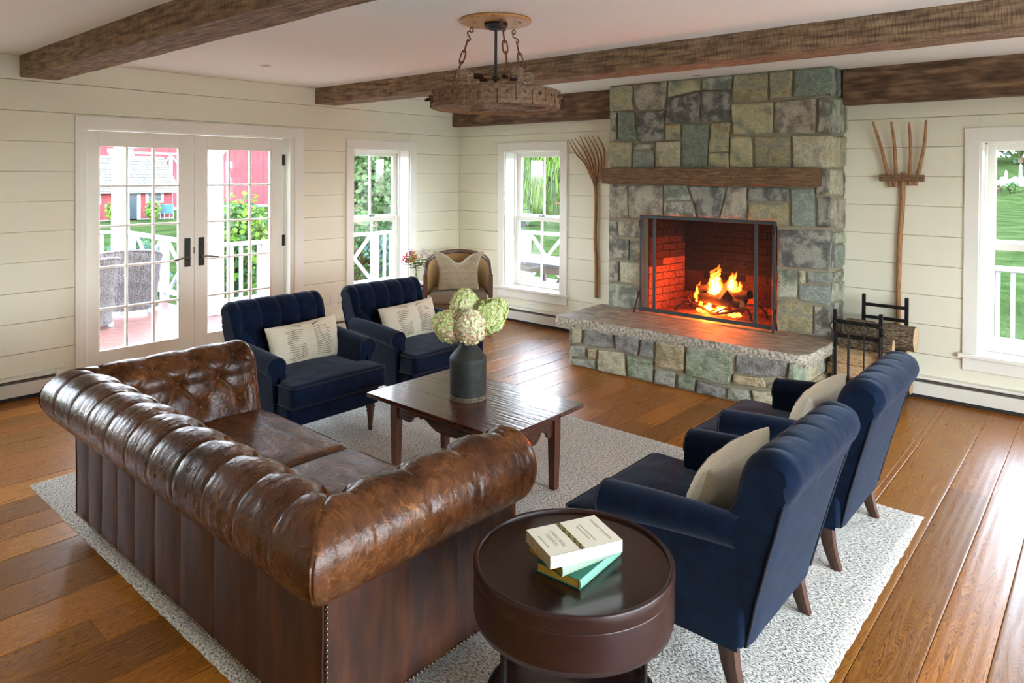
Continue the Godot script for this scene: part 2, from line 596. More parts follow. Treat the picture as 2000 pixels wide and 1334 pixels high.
	mat("linen", c8(244, 234, 206), 0.9, {"tex": T.weave, "scale": Vector3(9, 9, 9), "bump": T.weave, "height": 0.06, "rim": 0.3, "tint": 0.6})
	mat("stitch_thread", c8(112, 104, 82), 0.9)
	mat("natural_weave", c8(190, 176, 148), 0.95, {"tex": tex(0.05, [[0.2, Color(0.68, 0.64, 0.58)], [0.6, white]], {"oct": 4, "seed": 46}), "scale": Vector3(14, 0.9, 14), "bump": T.streak, "height": 0.3})
	mat("taupe_cloth", c8(128, 108, 84), 0.95, {"tex": T.weave, "scale": Vector3(8, 8, 8), "rim": 0.3})
	var rug_tex := tex(0.08, [[0.22, c8(120, 113, 98)], [0.4, c8(194, 188, 172)], [0.58, c8(224, 218, 203)], [1.0, c8(242, 237, 224)]], {"oct": 3, "gain": 0.7, "seed": 47})
	mat("rug_wool", white, 1.0, {"tex": rug_tex, "scale": Vector3(1.3, 2.4, 2.6), "world": true, "bump": rug_tex, "height": 0.9, "rim": 0.3})
	# small things
	mat("zinc", c8(62, 64, 61), 0.6, {"metal": 0.4, "tex": tex(0.02, [[0.15, Color(0.8, 0.8, 0.78)], [0.5, Color(0.92, 0.93, 0.92)], [0.85, white]], {"oct": 5, "seed": 55}), "scale": Vector3(2, 2, 2)})
	mat("zinc_worn", c8(128, 116, 98), 0.7, {"metal": 0.4, "tex": T.blotch, "scale": Vector3(9, 9, 9)})
	mat("leaf_green", c8(76, 120, 42), 0.5, {"back": Color(0.3, 0.42, 0.1)})
	mat("floret_green", c8(222, 232, 168), 0.8, {"back": Color(0.5, 0.55, 0.3)})
	mat("floret_cream", c8(238, 234, 196), 0.8, {"back": Color(0.45, 0.43, 0.3)})
	mat("floret_blush", c8(232, 202, 166), 0.8, {"back": Color(0.42, 0.34, 0.25)})
	mat("stem_green", c8(92, 128, 58), 0.6)
	mat("book_cream", c8(238, 233, 210), 0.55)
	mat("book_spine_white", c8(240, 240, 234), 0.5)
	mat("book_green", c8(64, 108, 84), 0.6, {"tex": T.weave, "scale": Vector3(20, 20, 20)})
	mat("book_spine_green", c8(166, 190, 164), 0.6, {"tex": T.weave, "scale": Vector3(20, 20, 20)})
	mat("book_teal", c8(46, 122, 100), 0.6, {"tex": T.weave, "scale": Vector3(20, 20, 20)})
	mat("book_spine_teal", c8(128, 186, 160), 0.6, {"tex": T.weave, "scale": Vector3(20, 20, 20)})
	mat("page_gold", c8(200, 158, 44), 0.7, {"tex": T.streak, "scale": Vector3(2, 60, 2)})
	mat("page_cream", c8(206, 188, 152), 0.8, {"tex": T.streak, "scale": Vector3(2, 60, 2)})
	mat("print_grey", c8(150, 146, 126), 0.7)
	mat("print_dark", c8(96, 92, 74), 0.7)
	mat("braid_straw", c8(136, 122, 66), 0.8)
	mat("braid_shade", c8(86, 76, 38), 0.8)
	mat("glass_solid", Color(0.95, 1, 0.97, 0.12), 0.02, {"alpha": true})
	mat("bulb_glass", Color(1.0, 0.95, 0.8, 0.06), 0.03, {"alpha": true})
	mat("filament", c8(220, 190, 120), 0.5, {"metal": 0.5})
	mat("brass", c8(160, 132, 78), 0.4, {"metal": 0.8})
	mat("rim_rust", c8(150, 118, 92), 0.7, {"metal": 0.1, "tex": T.blotch, "scale": Vector3(9, 9, 9), "bump": T.stone_bump, "height": 0.08})
	mat("rim_wood", c8(168, 118, 62), 0.65, {"tex": T.streak, "scale": Vector3(3, 3, 3)})
	mat("chain_rust", c8(122, 84, 62), 0.7, {"metal": 0.2})
	mat("marble", c8(222, 220, 214), 0.25)
	# outside
	mat("deck_wood", c8(132, 82, 66), 0.4, {"tex": T.streak, "scale": Vector3(4, 4, 0.5), "world": true})
	mat("bounce_stone", c8(232, 229, 221), 0.9, {"tex": T.blotch, "scale": Vector3(0.6, 0.6, 0.6), "world": true})  # kept pale so the added patio throws more daylight indoors
	mat("rail_white", c8(172, 174, 182), 0.5)
	mat("rail_shaded", c8(150, 152, 160), 0.6)  # white railing paint with the backlit shade put into its colour
	mat("wicker", c8(150, 140, 134), 0.8, {"tex": tex(0.05, [[0.25, Color(0.35, 0.33, 0.32)], [0.55, Color(0.8, 0.78, 0.77)], [0.85, white]], {"oct": 3, "seed": 95}), "scale": Vector3(1.2, 7.0, 1.2), "detail": T.streak, "detail_scale": Vector3(4, 0.25, 4), "bump": T.weave, "height": 0.4})
	mat("grass", white, 0.95, {"spec": 0.0, "tex": tex(0.01, [[0.2, c8(40, 54, 26)], [0.5, c8(50, 64, 32)], [0.8, c8(62, 74, 41)]], {"oct": 6, "seed": 90}), "scale": Vector3(0.15, 0.15, 0.15), "world": true, "detail": T.streak, "detail_scale": Vector3(1.2, 1.2, 1.2)})
	mat("barn_red", c8(140, 54, 57), 0.85, {"tex": tex(0.015, [[0.2, Color(0.82, 0.84, 0.85)], [0.8, white]], {"oct": 5, "seed": 91}), "scale": Vector3(0.5, 0.12, 0.5), "world": true})
	mat("barn_trim", c8(140, 138, 138), 0.7)
	mat("shingle_a", c8(88, 83, 73), 0.9)
	mat("shingle_b", c8(78, 75, 67), 0.9)
	mat("shingle_c", c8(97, 91, 80), 0.9)
	mat("window_dark", c8(60, 70, 74), 0.15)
	mat("teal_paint", c8(46, 88, 92), 0.5)
	mat("leaf_bright", c8(90, 120, 42), 0.6, {"spec": 0.15, "back": Color(0.35, 0.42, 0.12)})
	mat("leaf_deep", c8(50, 72, 38), 0.6, {"spec": 0.15, "back": Color(0.2, 0.3, 0.1)})
	mat("leaf_blue", c8(60, 80, 70), 0.7, {"spec": 0.15, "back": Color(0.2, 0.3, 0.2)})
	mat("leaf_pale", c8(84, 102, 64), 0.6, {"spec": 0.15, "back": Color(0.3, 0.38, 0.18)})
	mat("leaf_rust", c8(92, 70, 58), 0.7, {"spec": 0.15, "back": Color(0.35, 0.22, 0.15)})
	mat("trunk", c8(92, 76, 60), 0.9)
	mat("grave_white", c8(134, 136, 134), 0.8)
	mat("table_board", c8(88, 87, 93), 0.6, {"tex": T.streak, "scale": Vector3(0.5, 4, 4), "world": true})
	mat("table_frame", c8(98, 84, 74), 0.7)
	mat("shed_white", c8(190, 190, 188), 0.6)

# ---------------------------------------------------------------- the room

# A wall stands in a plane: `at` is its inside face; along() turns (a, y, depth into the room) into a place.
func along(side: String, a: float, y: float, d: float) -> Vector3:
	match side:
		"left":
			return Vector3(d, y, a)
		"back":
			return Vector3(a, y, d)
		"right":
			return Vector3(RX - d, y, a)
	return Vector3(a, y, RZ - d)


func wbox(side: String, a0: float, a1: float, y0: float, y1: float, d0: float, d1: float, bevel := 0.0) -> Geo:
	return bx(along(side, a0, y0, d0), along(side, a1, y1, d1), bevel)


func cut_row(a0: float, a1: float, y0: float, y1: float, holes: Array) -> Array:
	var out := [[a0, a1, y0, y1]]
	for h in holes:
		var next := []
		for r in out:
			if h[1] <= r[0] or h[0] >= r[1] or h[3] <= r[2] or h[2] >= r[3]:
				next.append(r)
				continue
			if h[0] > r[0]:
				next.append([r[0], h[0], r[2], r[3]])
			if h[1] < r[1]:
				next.append([h[1], r[1], r[2], r[3]])
			var m0 := maxf(r[0], h[0])
			var m1 := minf(r[1], h[1])
			if h[2] > r[2] + 0.004:
				next.append([m0, m1, r[2], h[2]])
			if h[3] < r[3] - 0.004:
				next.append([m0, m1, h[3], r[3]])
		out = next
	return out


func wall(side: String, length: float, holes: Array) -> void:
	var w := structure("wall_" + side)
	var core := Geo.new()
	var ext := 0.24 if side in ["left", "right"] else 0.0
	for r in cut_row(-ext, length + ext, -0.05, CEIL + 0.1, holes):
		var b := wbox(side, r[0], r[1], r[2], r[3], -0.24, -0.02)
		var f := core.v.size()
		core.v.append_array(b.v)
		core.uv.append_array(b.uv)
		for i in b.ix:
			core.ix.push_back(i + f)
	put("core", core, M.wall_paint, w)
	var lines := [0.0, 0.099]
	for k in 10:
		lines.append(0.319 + 0.2195 * k)
	lines.append(CEIL)
	for k in lines.size() - 1:
		for r in cut_row(0.0, length, lines[k] + 0.0018, lines[k + 1] - 0.0018, holes):
			put("board", wbox(side, r[0], r[1], r[2], r[3], -0.02, 0.0, 0.002), M.wall_paint, w)


func sash(parent: Node3D, side: String, a0: float, a1: float, y0: float, y1: float, d: float, low: float, high: float) -> void:
	var s := node("sash", parent)
	var st := 0.062
	for a in [a0, a1 - st]:
		put("stile", wbox(side, a, a + st, y0, y1, d - 0.035, d, 0.004), M.trim_paint, s)
	put("rail", wbox(side, a0 + st, a1 - st, y0, y0 + low, d - 0.035, d, 0.004), M.trim_paint, s)
	put("rail", wbox(side, a0 + st, a1 - st, y1 - high, y1, d - 0.035, d, 0.004), M.trim_paint, s)
	var mid := (a0 + a1) * 0.5
	put("muntin", wbox(side, mid - 0.011, mid + 0.011, y0 + low, y1 - high, d - 0.03, d - 0.004, 0.004), M.trim_paint, s)
	for e in [[a0 + st, mid - 0.011], [mid + 0.011, a1 - st]]:
		put("pane", wbox(side, e[0], e[1], y0 + low, y1 - high, d - 0.0195, d - 0.0165), M.pane_glass, s)


func window(n: int, side: String, a0: float, a1: float) -> void:  # a0, a1: outer edges of the casing
	var w := structure("window_%d" % n)
	var c := 0.09
	var i0 := a0 + c
	var i1 := a1 - c
	var top := 1.985
	put("casing", wbox(side, a0, i0, 0.372, top - c, 0.0, 0.02, 0.002), M.trim_paint, w)
	put("casing", wbox(side, i1, a1, 0.372, top - c, 0.0, 0.02, 0.002), M.trim_paint, w)
	put("casing", wbox(side, a0, a1, top - c, top, 0.0, 0.022, 0.002), M.trim_paint, w)
	put("sill", wbox(side, a0 - 0.025, a1 + 0.025, 0.345, 0.372, 0.0, 0.05, 0.004), M.trim_paint, w)
	put("sill", wbox(side, i0, i1, 0.345, 0.372, -0.2, 0.0), M.trim_paint, w)
	put("apron", wbox(side, a0, a1, 0.255, 0.345, 0.0, 0.018, 0.002), M.trim_paint, w)
	put("jamb", wbox(side, i0, i0 + 0.012, 0.372, top - c, -0.238, 0.0), M.trim_paint, w)
	put("jamb", wbox(side, i1 - 0.012, i1, 0.372, top - c, -0.238, 0.0), M.trim_paint, w)
	put("jamb", wbox(side, i0 + 0.012, i1 - 0.012, top - c - 0.012, top - c, -0.238, 0.0), M.trim_paint, w)
	put("jamb", wbox(side, i0, i1, 0.335, 0.345, -0.238, 0.0), M.trim_paint, w)
	var s0 := i0 + 0.012
	var s1 := i1 - 0.012
	put("stop", wbox(side, s0, s0 + 0.015, 0.372, top - c - 0.012, -0.163, -0.15, 0.002), M.trim_paint, w)
	put("stop", wbox(side, s1 - 0.015, s1, 0.372, top - c - 0.012, -0.163, -0.15, 0.002), M.trim_paint, w)
	put("stop", wbox(side, s0, s1, top - c - 0.03, top - c - 0.012, -0.163, -0.15, 0.002), M.trim_paint, w)
	sash(w, side, s0, s1, 1.13, top - c - 0.012, -0.2, 0.05, 0.058)
	sash(w, side, s0, s1, 0.373, 1.165, -0.164, 0.072, 0.055)
	var mid := (a0 + a1) * 0.5
	var lock := wbox(side, mid - 0.032, mid + 0.032, 1.165, 1.173, -0.192, -0.168, 0.002)
	lock.tube([along(side, mid - 0.028, 1.178, -0.175), along(side, mid, 1.182, -0.172), along(side, mid + 0.034, 1.178, -0.165)], 0.005, 6)
	put("sash_lock", lock, M.bronze, w, "bronze sash lock")


func leaf_door(n: int, z0: float, z1: float, hinge_high: bool) -> void:
	var w := structure("door_%d" % n)
	var x0 := -0.145
	var x1 := -0.1
	var glass0 := z0 + (0.131 if not hinge_high else 0.121)
	var glass1 := z1 - (0.111 if not hinge_high else 0.110)
	var ys := [0.215, 0.543, 0.875, 1.2, 1.523, 1.838]
	put("stile", bx(Vector3(x0, 0.012, z0), Vector3(x1, 1.96, glass0), 0.003), M.door_paint, w)
	put("stile", bx(Vector3(x0, 0.012, glass1), Vector3(x1, 1.96, z1), 0.003), M.door_paint, w)
	put("rail", bx(Vector3(x0, 0.012, glass0), Vector3(x1, ys[0], glass1), 0.003), M.door_paint, w)
	put("rail", bx(Vector3(x0, ys[5], glass0), Vector3(x1, 1.96, glass1), 0.003), M.door_paint, w)
	var zs := [glass0, lerpf(glass0, glass1, 1 / 3.0), lerpf(glass0, glass1, 2 / 3.0), glass1]
	for k in [1, 2]:
		put("muntin", bx(Vector3(x0 + 0.008, ys[0], zs[k] - 0.0095), Vector3(x1 - 0.006, ys[5], zs[k] + 0.0095), 0.004), M.door_paint, w)
	for k in range(1, 5):
		put("muntin", bx(Vector3(x0 + 0.01, ys[k] - 0.009, glass0), Vector3(x1 - 0.008, ys[k] + 0.009, glass1), 0.004), M.door_paint, w)
	for i in 3:
		for k in 5:
			put("pane", bx(Vector3(-0.1242, ys[k], zs[i]), Vector3(-0.121, ys[k + 1], zs[i + 1])), M.pane_glass, w)
	for e in [[glass0, glass0 + 0.01], [glass1 - 0.01, glass1]]:
		put("glazing_bead", bx(Vector3(x0 + 0.006, ys[0], e[0]), Vector3(x1 - 0.004, ys[5], e[1]), 0.003), M.door_paint, w)
	var hz := z0 + 0.058 if hinge_high else z1 - 0.06
	var tip := 1.0 if hinge_high else -1.0
	var plate := put("handle_plate", bx(Vector3(x1, 0.82, hz - 0.026), Vector3(x1 + 0.006, 1.067, hz + 0.026), 0.002), M.bronze, w, "dark bronze handle plate")
	var lev := Geo.new().tube([Vector3(x1 + 0.006, 0.9, hz), Vector3(x1 + 0.045, 0.9, hz)], 0.012, 10)
	lev.tube(smooth_path([Vector3(x1 + 0.045, 0.9, hz - 0.006 * tip), Vector3(x1 + 0.05, 0.903, hz + 0.04 * tip), Vector3(x1 + 0.05, 0.896, hz + 0.09 * tip), Vector3(x1 + 0.05, 0.889, hz + 0.135 * tip)]), 0.0075, 8)
	put("lever", lev, M.handle_nickel, plate)
	put("thumb_turn", Geo.new().tube([Vector3(x1 + 0.006, 1.0, hz), Vector3(x1 + 0.018, 1.0, hz)], 0.009, 8), M.bronze, plate)
	if not hinge_high:
		for hy in [1.759, 0.987, 0.25]:
			put("hinge", Geo.new().tube([Vector3(x1 + 0.006, hy - 0.052, z0 - 0.004), Vector3(x1 + 0.006, hy + 0.052, z0 - 0.004)], 0.009, 8).box(Vector3(x1 + 0.002, hy, z0 + 0.004), Vector3(0.006, 0.104, 0.03)), M.bronze, w, "dark bronze hinge")
	else:
		for hy in [1.759, 0.987, 0.25]:
			put("hinge", Geo.new().tube([Vector3(x1 + 0.006, hy - 0.052, z1 + 0.004), Vector3(x1 + 0.006, hy + 0.052, z1 + 0.004)], 0.009, 8), M.bronze, w, "dark bronze hinge")
		put("latch", bx(Vector3(x1 - 0.03, 0.93, z0 - 0.004), Vector3(x1 + 0.002, 0.985, z0 + 0.004)), M.bronze, w, "dark latch plate")


func added_glazed_door(n: int, a0: float, a1: float) -> void:  # wide unseen glazed doors, added to let in light from the right
	var w := structure("door_%d" % n)
	put("threshold", wbox("right", a0, a1, -0.02, 0.02, -0.24, 0.0, 0.003), M.trim_paint, w)
	put("head", wbox("right", a0, a1, 2.15, 2.2, -0.2, 0.02, 0.003), M.trim_paint, w)
	for a in [a0, a1 - 0.05]:
		put("jamb", wbox("right", a, a + 0.05, 0.02, 2.15, -0.2, 0.02, 0.003), M.trim_paint, w)
	var mid := (a0 + a1) / 2
	for e in [[a0 + 0.05, mid], [mid, a1 - 0.05]]:
		for a in [e[0], e[1] - 0.07]:
			put("stile", wbox("right", a, a + 0.07, 0.02, 2.15, -0.13, -0.09, 0.003), M.door_paint, w)
		put("rail", wbox("right", e[0] + 0.07, e[1] - 0.07, 0.02, 0.16, -0.13, -0.09, 0.003), M.door_paint, w)
		put("rail", wbox("right", e[0] + 0.07, e[1] - 0.07, 2.06, 2.15, -0.13, -0.09, 0.003), M.door_paint, w)
		put("pane", wbox("right", e[0] + 0.07, e[1] - 0.07, 0.16, 2.06, -0.112, -0.108), M.pane_clear, w)


func heater(label: String, side: String, a0: float, a1: float, cap0: bool, cap1: bool) -> void:
	var h := thing("baseboard_heater", label, "heater", Vector3.ZERO, 0.0, "baseboard heaters along the walls")
	put("back_panel", wbox(side, a0, a1, 0.012, 0.165, 0.001, 0.006), M.heater_enamel, h)
	var hood := PackedVector2Array([Vector2(0.006, 0.165), Vector2(0.006, 0.16), Vector2(0.05, 0.157), Vector2(0.058, 0.146), Vector2(0.062, 0.147), Vector2(0.054, 0.163)])
	var g := Geo.new()
	for k in hood.size():
		var p := hood[k]
		var q := hood[(k + 1) % hood.size()]
		g.face([along(side, a0, p.y, p.x), along(side, a1, p.y, p.x), along(side, a1, q.y, q.x), along(side, a0, q.y, q.x)])
	put("hood", g, M.heater_enamel, h)
	put("front_cover", wbox(side, a0, a1, 0.03, 0.122, 0.062, 0.068, 0.002), M.heater_enamel, h)
	put("damper", wbox(side, a0, a1, 0.124, 0.127, 0.03, 0.062), M.heater_fin, h)
	put("damper", wbox(side, a0, a1, 0.131, 0.134, 0.022, 0.052), M.heater_fin, h)
	put("toe_gap", wbox(side, a0, a1, 0.002, 0.029, 0.008, 0.05), M.heater_dark, h)
	for e in [[cap0, a0 - 0.005, a0 + 0.075], [cap1, a1 - 0.075, a1 + 0.005]]:
		if e[0]:
			put("end_cap", wbox(side, e[1], e[2], 0.012, 0.168, 0.0, 0.071, 0.004), M.heater_enamel, h)


func outlet(label: String, side: String, a: float, y: float, flat: bool) -> void:
	var o := thing("wall_outlet", label, "outlet", along(side, a, y, 0.0), 0.0, "wall outlets")
	var hw := 0.057 if flat else 0.036
	var hh := 0.036 if flat else 0.057
	var rel := func(a0: float, a1: float, y0: float, y1: float, d0: float, d1: float, b: float) -> Geo:
		return bx(along(side, a0, y0, d0) - (along(side, 0, 0, 0)), along(side, a1, y1, d1) - along(side, 0, 0, 0), b)
	put("plate", rel.call(-hw, hw, -hh, hh, 0.0, 0.006, 0.003), M.outlet_plastic, o)
	for s in [-1.0, 1.0]:
		var cx: float = s * 0.02 if flat else 0.0
		var cy: float = 0.0 if flat else s * 0.02
		var k := put("socket", rel.call(cx - 0.015, cx + 0.015, cy - 0.014, cy + 0.014, 0.006, 0.008, 0.002), M.outlet_plastic, o)
		for t in [-1.0, 1.0]:
			put("slot", rel.call(cx + t * 0.006 - 0.0012, cx + t * 0.006 + 0.0012, cy - 0.001, cy + 0.007, 0.0078, 0.0084, 0.0), M.slot_dark, k)


func beam_geo(a: Vector3, b: Vector3, seed_at: int, rough := 0.004) -> Geo:  # a beam along x with slightly uneven arrises
	var n := noise(3.0, {"seed": seed_at, "oct": 3})
	var c := 0.008
	var prof := [Vector2(a.y, b.z), Vector2(a.y + c, b.z), Vector2(b.y, b.z), Vector2(b.y, a.z), Vector2(a.y + c, a.z), Vector2(a.y, a.z + c), Vector2(a.y, b.z - c)]
	prof[0] = Vector2(a.y, b.z - c)
	prof.pop_back()
	var g := Geo.new()
	var steps := int((b.x - a.x) / 0.09) + 2
	for k in prof.size():
		var p: Vector2 = prof[k]
		var q: Vector2 = prof[(k + 1) % prof.size()]
		g.grid(steps, 1, func(u: float, t: float) -> Vector3:
			var r := p if t < 0.5 else q
			var kk := k if t < 0.5 else (k + 1) % prof.size()
			var x := lerpf(a.x, b.x, u)
			var j := n.get_noise_2d(x, kk * 7.0) * rough if r.y < b.z + 1.0 and r.x < b.y - 0.01 else 0.0
			return Vector3(x, r.x + j, r.y + n.get_noise_2d(x, kk * 7.0 + 3.0) * rough))
	for e in [a.x, b.x]:
		var f := []
		for p in prof:
			f.append(Vector3(e, p.x, p.y))
		if e == a.x:
			f.reverse()
		g.face(f)
	return g


func build_room() -> void:
	# floor boards run away from the camera's left, towards the fireplace wall
	var fl := structure("floor")
	put("subfloor", bx(Vector3(-0.24, -0.15, -0.24), Vector3(RX + 0.24, -0.022, RZ + 0.24)), M.floor_gap, fl)
	var fr := RandomNumberGenerator.new()
	fr.seed = 11
	var seams := [0.0]
	while seams[-1] < 4.85:
		seams.append(seams[-1] + fr.randf_range(0.165, 0.25))
	for s in [5.07, 5.32, 5.5, 5.672]:
		seams.append(s)
	while seams[-1] < RX - 0.2:
		seams.append(seams[-1] + fr.randf_range(0.165, 0.25))
	seams.append(RX)
	var wob := noise(1.0, {"seed": 77, "oct": 2})
	for i in seams.size() - 1:
		var x0: float = seams[i] + 0.0005
		var x1: float = seams[i + 1] - 0.0005
		var z := -fr.randf_range(0.0, 2.0)
		var amp := fr.randf_range(0.00022, 0.0005) if x0 < 4.2 else fr.randf_range(0.0001, 0.00035)
		var pitch := fr.randf_range(0.019, 0.027) if x0 < 4.2 else fr.randf_range(0.03, 0.05)
		var ph := fr.randf() * TAU
		while z < RZ:
			var z1 := z + fr.randf_range(1.7, 3.2)
			var za := maxf(z, 0.0) + 0.0006
			var zb := minf(z1, RZ) - 0.0006
			if zb > za + 0.02:
				var g := Geo.new()
				var segs := 30
				var lift := fr.randf_range(-0.0006, 0.0)
				g.grid(segs, 3, func(u: float, w: float) -> Vector3:
					var uu := 0.0 if u <= 0.0 else (1.0 if u >= 1.0 else lerpf(0.0016 / (x1 - x0), 1.0 - 0.0016 / (x1 - x0), (u * segs - 1.0) / (segs - 2.0)))
					var x := lerpf(x0, x1, uu)
					var zz := lerpf(zb, za, w)
					var y := lift + amp * sin(x / pitch * TAU + ph + 2.2 * wob.get_noise_2d(x * 3.0, zz * 0.6)) - (0.0014 if u <= 0.0 or u >= 1.0 else 0.0)
					return Vector3(x, y, zz))
				for e in [[x0, za, x0, zb], [x1, zb, x1, za], [x1, za, x0, za], [x0, zb, x1, zb]]:
					g.face([Vector3(e[0], -0.02, e[1]), Vector3(e[2], -0.02, e[3]), Vector3(e[2], lift - 0.001, e[3]), Vector3(e[0], lift - 0.001, e[1])])
				put("plank", g, M["floor_oak_%d" % fr.randi_range(0, 5)], fl)
			z = z1
	var ce := structure("ceiling")
	put("plaster", bx(Vector3(-0.24, CEIL, -0.24), Vector3(RX + 0.24, CEIL + 0.2, RZ + 0.24)), M.ceiling_paint, ce)
	# walls and their openings
	var w1 := [0.69, 1.63]
	var w2 := [0.64, 1.61]
	var w3 := [5.14, 6.11]
	var hole := func(w: Array) -> Array: return [w[0] + 0.09, w[1] - 0.09, 0.345, 1.895]
	var extra_left := [5.35, 6.32]
	var right_doors := [[2.05, 3.65], [3.85, 5.45]]
	wall("left", RZ, [hole.call(w1), [2.222, 4.052, -0.06, 1.975], hole.call(extra_left)])
	wall("back", RX, [hole.call(w2), hole.call(w3), [2.5, 4.15, -0.06, 1.6]])
	var rh := []
	for w in right_doors:
		rh.append([w[0], w[1], -0.06, 2.2])
	wall("right", RZ, rh)
	wall("front", RX, [])
	window(1, "left", w1[0], w1[1])
	window(2, "back", w2[0], w2[1])
	window(3, "back", w3[0], w3[1])
	window(4, "left", extra_left[0], extra_left[1])
	for k in 2:
		added_glazed_door(3 + k, right_doors[k][0], right_doors[k][1])
	# the glazed double door
	var tr := structure("trim_1")
	put("casing", bx(Vector3(0, 0, 2.131), Vector3(0.02, 1.97, 2.222), 0.002), M.trim_paint, tr)
	put("casing", bx(Vector3(0, 0, 4.052), Vector3(0.02, 1.97, 4.143 - 0.05), 0.002), M.trim_paint, tr)
	put("casing", bx(Vector3(0, 1.97, 2.131), Vector3(0.022, 2.062, 4.093), 0.002), M.trim_paint, tr)
	put("jamb", bx(Vector3(-0.24, 0, 2.222), Vector3(0, 1.975, 2.268), 0.002), M.trim_paint, tr)
	put("jamb", bx(Vector3(-0.24, 0, 4.008), Vector3(0, 1.975, 4.052), 0.002), M.trim_paint, tr)
	put("jamb", bx(Vector3(-0.24, 1.964, 2.268), Vector3(0, 1.99, 4.008), 0.002), M.trim_paint, tr)
	put("threshold", bx(Vector3(-0.26, -0.02, 2.222), Vector3(0.0, 0.01, 4.052), 0.003), M.beam_wood_plain, tr)
	leaf_door(1, 3.14, 4.003, true)
	leaf_door(2, 2.274, 3.136, false)
	# ceiling beams
	var bl := "rough-sawn brown ceiling beam "
	tag(put("ceiling_beam", beam_geo(Vector3(0, 2.314, 4.199), Vector3(RX, CEIL, 4.443), 3), M.beam_wood), bl + "nearest the camera, over the sofa", "beam", "ceiling beams")
	tag(put("ceiling_beam", beam_geo(Vector3(0, 2.314, 1.745), Vector3(RX, CEIL, 1.993), 4), M.beam_wood), bl + "crossing the room behind the chandelier", "beam", "ceiling beams")
	tag(put("ceiling_beam", beam_geo(Vector3(0, 2.19, 0), Vector3(2.352, CEIL, 0.12), 5, 0.002), M.beam_wood_plain), "brown ceiling beam on the wall between corner and stone chimney", "beam", "ceiling beams")
	tag(put("ceiling_beam", beam_geo(Vector3(4.345, 2.19, 0), Vector3(RX, CEIL, 0.12), 6, 0.002), M.beam_wood_plain), "brown ceiling beam on the wall right of the stone chimney", "beam", "ceiling beams")
	heater("cream baseboard heater left of the glazed double door", "left", 4.16, RZ, true, false)
	heater("cream baseboard heater under the window behind the blue armchairs", "left", 0.07, 1.9, false, true)
	heater("cream baseboard heater under the corner window beside the hearth", "back", 0.0, 2.44, false, false)
	heater("cream baseboard heater under the window right of the chimney", "back", 4.43, RX, true, false)
	outlet("white wall outlet between the glazed door and the window", "left", 1.773, 0.351, false)
	outlet("white wall outlet under the corner window, above the heater", "back", 1.136, 0.209, true)
	for c in [[Vector3(0.98, CEIL, 3.08), "round recessed ceiling light near the glazed door"], [Vector3(3.31, CEIL, 0.52), "round recessed ceiling light right above the stone chimney"]]:
		var r := thing("recessed_light", c[1], "ceiling light", c[0], 0.0, "recessed ceiling lights")
		put("trim_ring", Geo.new().lathe([Vector2(0.038, -0.001), Vector2(0.04, -0.006), Vector2(0.058, -0.005), Vector2(0.062, 0.0)], 28), M.trim_paint, r)
		put("bulb", Geo.new().lathe([Vector2(0.0, -0.003), Vector2(0.02, -0.003), Vector2(0.036, -0.0012)], 20), M.handle_nickel, r)

